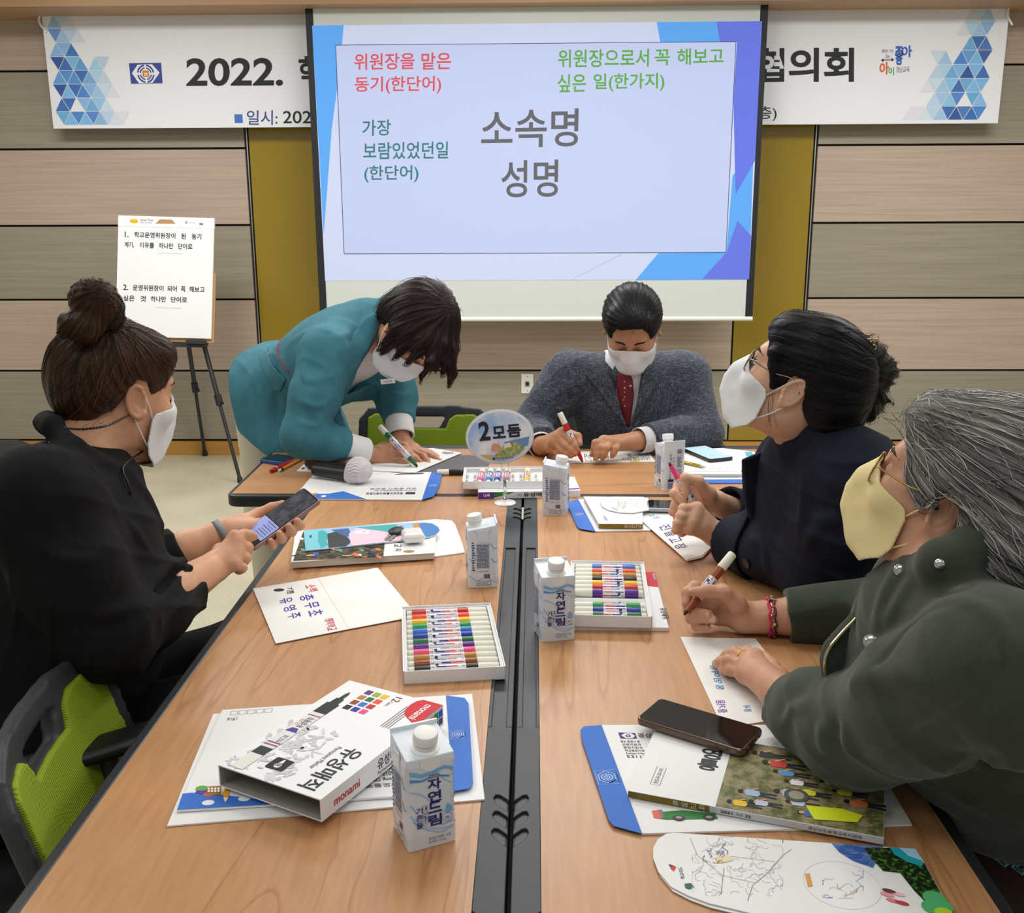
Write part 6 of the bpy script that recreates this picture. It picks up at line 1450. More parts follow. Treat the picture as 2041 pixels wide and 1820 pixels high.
def head_extras(t, c, R, s, hairc, lash=(1, 1), parent_name='body', brow=True, open_eyes=(0, 0), browz=0.0):
    """eyebrows, lash lines (or open eyes) as parts"""
    L = lambda x, y, z: c+R@(np.array([x, y, z])*s)
    mb_ = mat('brow_'+hairc[0], hairc[1], 0.8); ml = mat('lash_dark', (30, 22, 20), 0.7)
    def onface(x, z, off):                               # march from in front to the analytic face
        S = SD(); add_head(S, np.zeros(3), np.eye(3), 1.0, (0, 0)); y = 0.14
        for _ in range(40):
            d = float(S.ev(np.array([[x, y, z]]))[0]); y -= max(d, 0.0002)*0.9
            if d < 0.0003: break
        return L(x, y+off, z)
    for q in (1, -1):
        if brow:
            P_ = [onface(q*x, z+browz, 0.0006) for x, z in ((.014, .027), (.022, .031), (.032, .033), (.041, .031), (.049, .026))]
            mb = MB(); mb.use(mb_); mb.tube(P_, [.0022*s, .0032*s, .0031*s, .0024*s, .0010*s], 7); wbuild(mb, 'eyebrow', t, True)
        o = open_eyes[0 if q > 0 else 1]
        ez = .006
        if o:
            ec = L(q*.031, .0785, ez)
            e = MB(); e.use(mat('eye_white', (222, 216, 210), 0.15)); e.frame(ec, R[:, 0]*s, R[:, 2]*s, R[:, 1]*s)
            e.lathe([(.0138*math.sin(a), .0138*math.cos(a)) for a in np.linspace(1.0, 0.02, 8)], 20); eo = wbuild(e, 'eye', t, True)
            e = MB(); e.use(mat('iris_dark', (34, 22, 18), 0.1)); e.frame(ec, R[:, 0]*s, R[:, 2]*s, R[:, 1]*s); e.lathe([(.0060, .01258), (.0062, .0131), (.003, .0142), (.0003, .0144)], 18); wbuild(e, 'iris', eo, True)
        zz = (0.006, 0.0115) if o else (-0.0045,)
        for k_, z0 in enumerate(zz):
            P_ = [L(q*(.031+x), .0785+math.sqrt(max(.0146**2-x*x-(z0-ez+b)**2, 1e-6)) if True else 0, z0+b) for x, b in ((-.0125, .0015), (-.007, .0), (0, -.001 if not o else .001), (.007, -.0002), (.0125, .002))]
            if o and k_ == 0: P_ = [p-R[:, 2]*s*.006 for p in P_]
            mb = MB(); mb.use(ml); mb.tube(P_, [.0006*s, .0011*s, .0013*s, .0012*s, .0008*s], 6); wbuild(mb, 'eyelash', t, True)
def add_hand(S, wrist, mcp, fing, thumb, r=0.0082, wr=0.024, palm_k=0.012, flatn=None):
    """wrist point, four knuckles, fingers [[pip, (dip), tip]*4], thumb [base, mcp, ip, tip]; all via Q"""
    w = Q(wrist); M = [Q(p) for p in mcp]; Th = [Q(p) for p in thumb]
    for i, m in enumerate(M): S.rc(w*0.86+m*0.14, m, wr*0.62, r*1.22, palm_k)
    for i in range(3): S.rc(M[i], M[i+1], r*1.10, r*1.10, palm_k)
    cen = (M[0]+M[1]+M[2]+M[3])/4*0.55+w*0.45; S.rc(w, cen, wr*0.7, r*1.6, palm_k)
    rr = [1.02, 1.06, 1.0, 0.86]
    for i, f in enumerate(fing):
        pts = [M[i]]+[Q(p) for p in f]; n = len(pts); b = r*rr[i]
        if n == 3: pts = [pts[0], pts[1], pts[1]*0.45+pts[2]*0.55, pts[2]]
        F = SD(); F.chain(pts, [b*1.12, b*1.0, b*0.92, b*0.78], 0.004)
        for p_ in pts[1:3]: F.add((lambda P, p_=p_, b=b: np.sqrt(((P-p_)**2).sum(1))-b*1.03), p_, b*1.1, 0.006)
        S.sub(F, 0.0035)
    F = SD(); F.chain(Th, [r*1.5, r*1.28, r*1.12, r*0.86], 0.006); S.sub(F, 0.006); S.rc(w, Th[0], wr*0.6, r*1.5, 0.014)
def _sub(S, sd, k=0.005, op='u'):
    lo, hi = sd.bounds(0.0); c = (lo+hi)/2; return S.add(lambda P: sd.ev(P), c, np.linalg.norm(hi-lo)/2, k, op)
SD.sub = _sub
def nails(t, tips, col=(222, 176, 160)):
    """small nail plates: list of (tip point, direction along finger, outward normal, radius)"""
    m = mat('nail_%d_%d_%d' % col, col, 0.25)
    for p, d, n, r in tips:
        d = unit(d); n = unit(n-d*(n@d)); u = np.cross(d, n)
        mb = MB(); mb.use(m); V = []; 
        for i in range(5):
            for j in range(5):
                a = (j/4-0.5)*1.7; l = (i/4-0.5)*1.5*r
                V.append(p+d*l+n*(math.cos(a)*r*1.0)+u*(math.sin(a)*r*0.93))
        F = [(i*5+j, i*5+j+1, (i+1)*5+j+1, (i+1)*5+j) for i in range(4) for j in range(4)]
        mb.add(V, F); o = wbuild(mb, 'fingernail', t, True); sm = o.modifiers.new('thick', 'SOLIDIFY'); sm.thickness = 0.0005
def torso(S, pel, nk, sl, sr, w=1.0, d=1.0, off=0.0, bust=0.0, k=0.05, belly=0.0):
    pel, nk, sl, sr = Q(pel), Q(nk), Q(sl), Q(sr)
    up = unit(nk-pel); lat = sl-sr; lat = unit(lat-up*(lat@up)); fw = np.cross(lat, up)
    R = np.stack([lat, fw, up], 1); h = np.linalg.norm(nk-pel)
    A = lambda x, y, z: pel+R@np.array([x, y, z])
    S.ell(A(0, -.01, .02), (.165*w+off, .115*d+off, .13+off), R, k)
    S.ell(A(0, .005+belly*0.5, .40*h), (.138*w+off, .098*d+off+belly, .17+off), R, k)
    S.ell(A(0, .005, .70*h), (.155*w+off, .108*d+off, .17+off), R, k)
    S.rc(sr+(sl-sr)*0.08-up*.03, sl-(sl-sr)*0.08-up*.03, .050*d+off, None, k)
    S.rc(nk, sr+(sl-sr)*0.10-up*0.015, .046+off, .036+off, k); S.rc(nk, sl-(sl-sr)*0.10-up*0.015, .046+off, .036+off, k)
    if bust:
        for q in (1, -1): S.ell(A(q*.075*w, .075*d, .66*h), (.062+off, .055+off+bust, .065+off), R, .04)
    return A, R
def sleeve(S, pts, rad, cut=None, k=0.03, hollow=0.0, deep=0.05):
    """tube of cloth through pts; cut: distance behind the last point where the cuff ends"""
    pts = [Q(p) for p in pts]; F = SD(); F.chain(pts, rad, 0.025)
    e, d = pts[-1], unit(pts[-1]-pts[-2]); F.cut(e, d, 0.003)
    if hollow:
        F.add((lambda P: (lambda q, t: np.maximum(np.sqrt(((q-t[:, None]*d)**2).sum(1))-(rad[-1]-hollow), -t-deep))(P-e, (P-e)@d)), e, 0.12, 0.003, 's')
    return S.sub(F, k)
def mask_part(t, c, R, s, m, tipf=1.0, ears=(1, 1), puff=0.0, loop_to=None):
    """folded respirator: pointed front, bowed edge, ear loops"""
    L = lambda x, y, z: c+R@(np.array([x, y, z])*s)
    H = SD(); add_head(H, c, R, s, (0, 0))
    tx = .128*tipf
    side = pip([(.02, .004), (.100, .010), (tx-.004, -.038), (tx, -.050), (tx-.008, -.082), (.088, -.122), (.060, -.132), (.02, -.12)])
    top = pip([(.22, .008), (.106, .010), (.088, -.012), (.056, -.020), (.038, -.026), (.030, -.040), (.028, -.085), (.036, -.106), (.052, -.120), (.078, -.150), (.22, -.15)])
    def f(P):
        q = ((P-c)@R)/s; ax = np.abs(q[:, 0])
        w = (np.sqrt(ax*ax+.006**2)+(q[:, 1]-.03)*.62-.074)*.85
        wedge = -smin(-side(q[:, 1], q[:, 2]), -w, .014)*s
        d0 = smin(wedge, H.ev(P)-.0022, .010); reg = top(q[:, 1], q[:, 2])*s
        return np.maximum(np.abs(d0-puff)-.0018, reg)
    sd = SD().add(f, L(0, .07, -.06), .10*s)
    for q in (1, -1):
        sd.fold([L(q*.064, .040, -.040), L(q*.036, .088, -.036), L(q*.010, tx-.004, -.042)], .0012, .0020); sd.fold([L(q*.058, .044, -.094), L(q*.034, .084, -.092), L(q*.010, tx-.014, -.086)], .0010, .0020)
        sd.fold([L(q*.064, .037, -.034), L(q*.062, .036, -.098)], .0008, .0018)
    o = sobj('face_mask', sd, m, t, 0.0022)
    for q in (1, -1):
        if not ears[0 if q > 0 else 1]: continue
        for a, b, mid in (((q*.070, .036, -.040), (q*.080, -.002, .020), (q*.079, .016, -.008)), ((q*.066, .036, -.092), (q*.082, -.014, -.030), (q*.077, .012, -.066))):
            mb = MB(); mb.use(m); mb.tube(crv([L(*a), L(*mid), L(*b)], 6), .0015*s, 6); wbuild(mb, 'ear_loop', o, True)
    return o
def hair_mat(key, c, c2, rough=0.42, us=26.0, vs=2.2):
    if key in MATS: return MATS[key]
    m = bpy.data.materials.new(key); m.use_nodes = True; nt = m.node_tree; b = nt.nodes['Principled BSDF']
    at_ = nt.nodes.new('ShaderNodeAttribute'); at_.attribute_name = 'flow'
    mp = nt.nodes.new('ShaderNodeMapping'); mp.inputs['Scale'].default_value = (us, vs, 1)
    nz = nt.nodes.new('ShaderNodeTexNoise'); nz.inputs['Scale'].default_value = 3.0; nz.inputs['Detail'].default_value = 5; nz.inputs['Roughness'].default_value = 0.7
    rp = nt.nodes.new('ShaderNodeValToRGB'); e = rp.color_ramp.elements
    e[0].position = 0.38; e[0].color = (*lin(c), 1); e[1].position = 0.68; e[1].color = (*lin(c2), 1)
    bp = nt.nodes.new('ShaderNodeBump'); bp.inputs['Strength'].default_value = 0.8; bp.inputs['Distance'].default_value = 0.003
    for a, q in ((at_.outputs['Vector'], mp.inputs[0]), (mp.outputs[0], nz.inputs[0]), (nz.outputs[0], rp.inputs[0]), (rp.outputs[0], b.inputs['Base Color']), (nz.outputs[0], bp.inputs['Height']), (bp.outputs[0], b.inputs['Normal'])): nt.links.new(a, q)
    b.inputs['Roughness'].default_value = rough; b.inputs['Specular IOR Level'].default_value = 0.15
    MATS[key] = m
    return m
def polar(pole, axis, ref):
    """flow coordinates: angle about the axis through the pole, distance from the pole"""
    a = unit(axis); e1 = unit(np.array(ref, float)-a*(np.array(ref, float)@a)); e2 = np.cross(a, e1); pole = np.array(pole, float)
    def f(V):
        q = V-pole; return np.arctan2(q@e2, q@e1)*0.16, np.sqrt((q*q).sum(1))
    return f
def hair_part(name, sd, m, t, flow, h=0.004, wave=0.0014, freq=60, lo=None, hi=None):
    if wave: 
        sd.fn(lambda P: (lambda uv: -wave*(np.sin(uv[0]*freq*6.28+6*np.sin(uv[1]*14))*0.6+0.4*np.sin(uv[0]*freq*14.1+uv[1]*20)))(flow(P)))
    V, Qd = sd.mesh(h, lo, hi, 1)
    o = sobj(name, (V, Qd), m, t)
    u, v = flow(V); a = o.data.attributes.new('flow', 'FLOAT_VECTOR', 'POINT')
    a.data.foreach_set('vector', np.stack([u, v, u*0], 1).astype(np.float32).ravel())
    return o, V, Qd
def strands(name, sd, V, flow, mats_, t, n=300, ln=(0.04, 0.10), r=0.00045, seed=1, lift=0.0008, sign=1, keep=None, jit=0.25, wts=None, drift=0.0):
    """thin tapered hairs laid along the flow of a hair surface"""
    rg = np.random.RandomState(seed); idx = rg.permutation(len(V))
    if keep is not None: idx = idx[keep(V[idx])]
    idx = idx[:n]; P_ = V[idx].copy(); n = len(P_); st = 9
    Ls = rg.uniform(*ln, n); path = [P_.copy()]; e = 1e-3
    def grad(f, P):
        g = np.stack([f(P+e*np.eye(3)[i])-f(P-e*np.eye(3)[i]) for i in range(3)], 1); return g/(np.linalg.norm(g, axis=1)[:, None]+1e-9)
    J = rg.normal(size=(n, 3))*jit; lf = lift*rg.uniform(0.3, 2.2, n)
    fv = lambda P: flow(P)[1]
    for k in range(st):
        N = grad(sd.ev, P_); D = grad(fv, P_)*sign+J; D = D-N*(D*N).sum(1)[:, None]; D /= np.linalg.norm(D, axis=1)[:, None]+1e-9
        P_ = P_+D*(Ls/st)[:, None]; d = sd.ev(P_); N = grad(sd.ev, P_); P_ = P_-N*(d-lf-drift*Ls*(k/st)**2)[:, None]; path.append(P_.copy())
    path = np.stack(path, 1); mb = MB()
    mi = rg.choice(len(mats_), n, p=wts)
    for i in range(n):
        mb.use(mats_[mi[i]]); prof = np.clip(np.sin(np.linspace(0.25, math.pi-0.05, st+1)), 0.15, 1)*r*rg.uniform(0.7, 1.3)
        mb.tube(path[i], list(prof), 3, False)
    return wbuild(mb, name, t, True)
def tubes(t, name, m, paths, r, n=6):
    mb = MB(); mb.use(m)
    for p in paths: mb.tube(p, r, n)
    return wbuild(mb, name, t, True)
def limb(S, pts, rad, k=0.02): S.chain([Q(p) for p in pts], rad, k); return S
def jacket_plate(name, S, off, th, region, m, t, h=0.003, c=None, r=0.3, k=0.002, lo=None, hi=None):
    """cloth layer lying on another cloth: shell of S between off and off+th inside region(P)<0"""
    f = lambda P: np.maximum(np.abs(S.ev(P)-off-th/2)-th/2, region(P))
    return sobj(name, SD().add(f, c, r), m, t, h, 1, lo, hi)
def planar(o, x, y, poly, depth=None):
    """prism region: polygon in the plane (o, x, y); depth=(lo, hi) along the normal"""
    x, y = unit(x), np.array(y, float); y = unit(y-x*(y@x)); z = np.cross(x, y); g = pip(poly); o = np.array(o, float)
    def f(P):
        q = P-o; d = g(q@x, q@y)
        if depth is not None: w = q@z; d = np.maximum(d, np.maximum(depth[0]-w, w-depth[1]))
        return d
    return f
def pixplane(pts, Y):
    """helper: world polygon on the plane at depth Y -> (x, z) polygon about its centre"""
    v = [W(x, y, Y) for x, y in pts]; o = np.mean(v, 0); return o, [(p[0]-o[0], p[2]-o[2]) for p in v]
def person(label, loc): return thing('person', label, 'person', loc)
def chk(name, *pts):
    p = [Q(q) for q in pts]; print('LEN', name, [round(float(np.linalg.norm(p[i+1]-p[i])), 3) for i in range(len(p)-1)], [tuple(np.round(q, 2)) for q in p])
# ================================================================ person: man in the grey jacket
def build_man():
    YM = 2.90
    t = person('masked person in grey woven jacket and red tie, writing with a red marker', (0.37, 3.3, 0.0))
    c = W(1260, 652, 3.08); R = frame3((-0.12, -0.74, -0.67), (-0.06, -0.45, 0.9)); s = 0.95
    nk, sl, sr, pel = W(1256, 735, 3.17), W(1378, 738, 3.20), W(1120, 738, 3.18), np.array([0.36, 3.36, 0.50])
    eR, wR = W(1058, 862, 3.16), W(1080, 889, 2.955); eL, wL = W(1398, 862, 3.10), W(1268, 879, 2.95)
    chk('man', sr, eR, wR); chk('manL', sl, eL, wL); chk('man torso', pel, nk, c)
    S = SD(); L = add_head(S, c, R, s)
    S.rc(L(0, -.018, -.055), nk, .056, .062, .03); torso(S, pel, nk-unit(nk-pel)*.02, sl, sr, .86, .80)
    limb(S, [sr, eR, wR], [.045, .038, .028]); limb(S, [sl, eL, wL], [.045, .038, .028])
    for q in (-1, 1): limb(S, [pel+np.array([q*.09, 0, 0]), pel+np.array([q*.13, -.42, .0]), pel+np.array([q*.13, -.44, -.42]), pel+np.array([q*.13, -.58, -.465])], [.08, .058, .045, .035])
    y0 = 2.885
    add_hand(S, wR, [(1119, 861, y0), (1110, 871, y0-.005), (1104, 882, y0-.008), (1096, 894, y0)], [[(1137, 878, y0-.02), (1151, 897, y0-.025)], [(1126, 889, y0-.025), (1146, 905, y0-.03)], [(1119, 899, y0-.025), (1138, 909, y0-.03)], [(1111, 904, y0-.02), (1128, 911, y0-.025)]],
             [(1110, 872, y0+.03), (1138, 866, y0+.035), (1152, 870, y0+.02), (1156, 884, y0-.0)], 0.0098, 0.030)
    add_hand(S, wL, [(1202, 877, y0), (1209, 880, y0-.005), (1219, 882, y0-.008), (1232, 884, y0-.005)], [[(1187, 883, y0-.03), (1184, 900, y0-.035)], [(1194, 893, y0-.035), (1187, 914, y0-.045)], [(1208, 894, y0-.04), (1201, 913, y0-.045)], [(1227, 895, y0-.035), (1220, 910, y0-.04)]],
             [(1225, 884, y0+.03), (1196, 890, y0+.02), (1187, 897, y0-.005), (1180, 906, y0-.02)], 0.0098, 0.030)
    sk = skin_mat('skin_man', (192, 142, 110), (180, 128, 98))
    sobj('body', S, sk, t, 0.003)
    head_extras(t, c, R, s, ('man', (30, 24, 22)))
    mask_part(t, c, R, s, mat('mask_white', (226, 228, 232), 0.7), 1.02)
    # hair: swept back from a side parting
    hm = hair_mat('hair_man', (9, 8, 10), (24, 22, 25), 0.38)
    H = SD().ell(L(0, -.012, .045), (.089, .102, .088), R, .01); H.ell(L(0, .066, .100), (.056, .028, .022), R, .03); H.ell(L(.03, .055, .110), (.04, .04, .022), R, .03)
    face = planar(L(0, 0, 0), R[:, 1], R[:, 2], [(.2, -.3), (.2, .094), (.090, .092), (.066, .070), (.058, .034), (.050, -.012), (.022, -.022), (.018, .012), (-.022, .012), (-.030, -.05), (-.2, -.09), (-.2, -.3)])
    H.add(lambda P: face(P), L(0, 0, 0), 1e9, .006, 's')
    fl = polar(L(-.035, .085, .105), R[:, 2]*0.6+R[:, 1]*0.8, R[:, 0])
    o, V, Qd = hair_part('hair', H, hm, t, fl, 0.003, 0.0016, 40)
    strands('hair_strands', H, V, fl, [hm, mat('hair_shine', (38, 36, 40), 0.35)], o, 260, (.03, .09), .0005, 3, wts=[.7, .3])
    # jacket
    jm = mat('jacket_grey_weave', (62, 68, 80), 0.85)
    weave(jm, (44, 50, 62), (100, 108, 124))
    J = SD(); A, RT = torso(J, pel, nk-np.array([0, 0, .03]), sl, sr, 1.08, 1.05, .022)
    cR = wR+(eR-wR)*0.13; cL = wL+(eL-wL)*0.16
    sleeve(J, [sr+np.array([.02, 0, -.02]), eR, cR], [.078, .066, .050], hollow=.010); sleeve(J, [sl+np.array([-.02, 0, -.02]), eL, cL], [.078, .064, .047], hollow=.010)
    # open front: V between the lapels
    yv = 2.98
    vo, vp = pixplane([(1206, 690), (1308, 690), (1284, 770), (1262, 868), (1256, 868), (1222, 765)], yv)
    vee = planar(vo, (1, 0, 0), (0, 0, 1), vp, (-.12, .30))
    J.add(lambda P: vee(P), vo, 1e9, .006, 's')
    for a, b, m_ in (((1118, 760, 3.05), (1140, 800, 3.02), .006), ((1085, 800, 3.08), (1125, 830, 3.02), .007), ((1060, 840, 3.05), (1105, 855, 2.99), .006), ((1350, 800, 3.04), (1385, 860, 3.02), .006), ((1320, 870, 3.0), (1380, 850, 3.02), .006), ((1150, 840, 3.0), (1200, 820, 2.99), .004), ((1300, 860, 2.99), (1340, 840, 3.0), .005)):
        J.fold([W(*a), W(*b)], m_, .014)
    J.noise(.0022, 26, 4); J.cloth(.0035, 14, 4)
    sobj('jacket', J, jm, t, 0.0045)
    jk = None
    JL = SD(); JL.p = list(J.p)
    for pts, nm in (([(1206, 690), (1222, 765), (1256, 868), (1240, 850), (1196, 790), (1168, 758), (1182, 742), (1166, 728), (1190, 702)], 'lapel'), ([(1308, 690), (1284, 770), (1264, 860), (1290, 820), (1316, 778), (1326, 744), (1310, 728), (1322, 716), (1314, 700)], 'lapel')):
        lo_, lp = pixplane(pts, yv); reg = planar(lo_, (1, 0, 0), (0, 0, 1), lp, (-.12, .25))
        jacket_plate(nm, JL, .008, .005, reg, jm, t, .0032, lo_+np.array([0, .06, 0]), .20)
    # shirt, collar, tie
    sm = mat('shirt_white', (216, 216, 224), 0.8)
    B = SD(); torso(B, pel, nk-np.array([0, 0, .02]), sl, sr, 1.0, 1.0, .010); B.noise(.0015, 40, 2)
    fr, fp = pixplane([(1180, 680), (1340, 680), (1330, 880), (1180, 880)], yv); reg = planar(fr, (1, 0, 0), (0, 0, 1), fp, (-.3, .12))
    f = lambda P: np.maximum(np.abs(B.ev(P))-.003, reg(P)); sobj('shirt', SD().add(f, fr+np.array([0, .08, 0]), .25), sm, t, .0045)
    tm = mat('tie_red', (112, 20, 34), 0.55); tie_dots(tm)
    to, tpz = pixplane([(1240, 728), (1260, 728), (1258, 742), (1268, 770), (1270, 800), (1262, 866), (1252, 866), (1236, 800), (1234, 770), (1242, 742)], yv); reg2 = planar(to, (1, 0, 0), (0, 0, 1), tpz, (-.3, .12))
    f = lambda P: np.maximum(np.abs(B.ev(P)-.008)-.004, reg2(P)); sobj('tie', SD().add(f, to+np.array([0, .06, 0]), .2), tm, t, .003)
    for pts in ([(1216, 715), (1238, 730), (1228, 752), (1212, 735)], [(1264, 730), (1290, 700), (1296, 722), (1276, 752)]):
        co, cp = pixplane(pts, yv); rg_ = planar(co, (1, 0, 0), (0, 0, 1), cp, (-.3, .12)); f = (lambda rg_: lambda P: np.maximum(np.abs(B.ev(P)-.010)-.003, rg_(P)))(rg_); sobj('shirt_collar', SD().add(f, co+np.array([0, .06, 0]), .15), sm, t, .003)
    for w_, e_, rr in ((wR, eR, .040), (wL, eL, .040)):
        d = unit(w_-e_); C = SD(); a = w_+(e_-w_)*0.02; C.rc(a-d*.06, a-d*.004, rr, rr-.001, .003); C.cut(a, d, .002); C.add((lambda a, d, rr: lambda P: np.maximum(np.sqrt((((P-a)-((P-a)@d)[:, None]*d)**2).sum(1))-(rr-.004), -((P-a)@d)-.05))(a, d, rr), a, .1, .002, 's'); sobj('shirt_cuff', C, sm, t, .0025)
    # lapel pin, trousers, breast pocket
    pc = W(1300.5, 727, 2.965)
    n0 = np.array([0, -1.0, 0.15])
    for _ in range(30): pc = pc+np.array([0, 1, 0])*max(min(float(J.ev(pc[None])[0]), .05), -.05)*0.8
    mb = MB(); mb.use(mat('pin_gold', (206, 160, 40), 0.25, 0.9)); mb.frame(pc-np.array([0, .006, 0]), (1, 0, 0), (0, 0, 1), (0, -1, 0)); mb.lathe([(.0075, 0), (.0075, .002), (.005, .003), (.004, .002), (.001, .004)], 18); wbuild(mb, 'lapel_pin', t, autosmooth=.6)
    tr = SD()
    for q in (-1, 1): limb(tr, [pel+np.array([q*.09, .0, 0]), pel+np.array([q*.13, -.42, .0]), pel+np.array([q*.13, -.44, -.43])], [.105, .078, .062])
    tr.ell(pel, (.19, .14, .12), None, .04); sobj('trousers', tr, mat('trousers_dark', (40, 42, 50), 0.85), t, .010)
    sh = SD()
    for q in (-1, 1): sh.rc(pel+np.array([q*.13, -.44, -.465]), pel+np.array([q*.13, -.60, -.475]), .036, .026, .01, 'u')
    put(chair0, (0.34, 3.40, 0), math.pi, 'office chair under the person in the grey jacket, green back peeking past his arm')
    sh.cut((0, 0, 0.002), (0, 0, -1)); sobj('shoes', sh, mat('shoe_black', (22, 20, 20), 0.3), t, .008)
    return t
def weave(m, c1, c2):
    nt = m.node_tree; b = nt.nodes['Principled BSDF']; N, Lk = nt.nodes.new, nt.links.new
    tc = N('ShaderNodeTexCoord'); cols = []
    for sc in ((900, 900, 130), (160, 160, 900)):
        mp = N('ShaderNodeMapping'); mp.inputs['Scale'].default_value = sc; nz = N('ShaderNodeTexNoise'); nz.inputs['Scale'].default_value = 0.42; nz.inputs['Detail'].default_value = 2
        Lk(tc.outputs['Object'], mp.inputs[0]); Lk(mp.outputs[0], nz.inputs[0]); cols.append(nz)
    mx = N('ShaderNodeMath'); mx.operation = 'MAXIMUM'; Lk(cols[0].outputs[0], mx.inputs[0]); Lk(cols[1].outputs[0], mx.inputs[1])
    rp = N('ShaderNodeValToRGB'); e = rp.color_ramp.elements; e[0].position = 0.50; e[0].color = (*lin(c1), 1); e[1].position = 0.72; e[1].color = (*lin(c2), 1)
    Lk(mx.outputs[0], rp.inputs[0]); Lk(rp.outputs[0], b.inputs['Base Color']); b.inputs['Sheen Weight'].default_value = 0.15
def tie_dots(m):
    nt = m.node_tree; b = nt.nodes['Principled BSDF']; N, Lk = nt.nodes.new, nt.links.new
    tc = N('ShaderNodeTexCoord'); mp = N('ShaderNodeMapping'); mp.inputs['Scale'].default_value = (70, 20, 70); v = N('ShaderNodeTexVoronoi'); v.inputs['Scale'].default_value = 1.0; v.inputs['Randomness'].default_value = 0.5
    rp = N('ShaderNodeValToRGB'); e = rp.color_ramp.elements; e[0].position = 0.22; e[0].color = (*lin((206, 190, 170)), 1); e[1].position = 0.26; e[1].color = (*lin((112, 20, 34)), 1)
    Lk(tc.outputs['Object'], mp.inputs[0]); Lk(mp.outputs[0], v.inputs[0]); Lk(v.outputs['Distance'], rp.inputs[0]); Lk(rp.outputs[0], b.inputs['Base Color'])
build_man()
a, b = W(1116, 823, 2.875), T(1160.7, 920, TZ+0.006)
lay(marker('red', 'red marker held by the man in grey, nib on the card', held=True, L=float(np.linalg.norm(b-a))), a, b-a, 0.6)
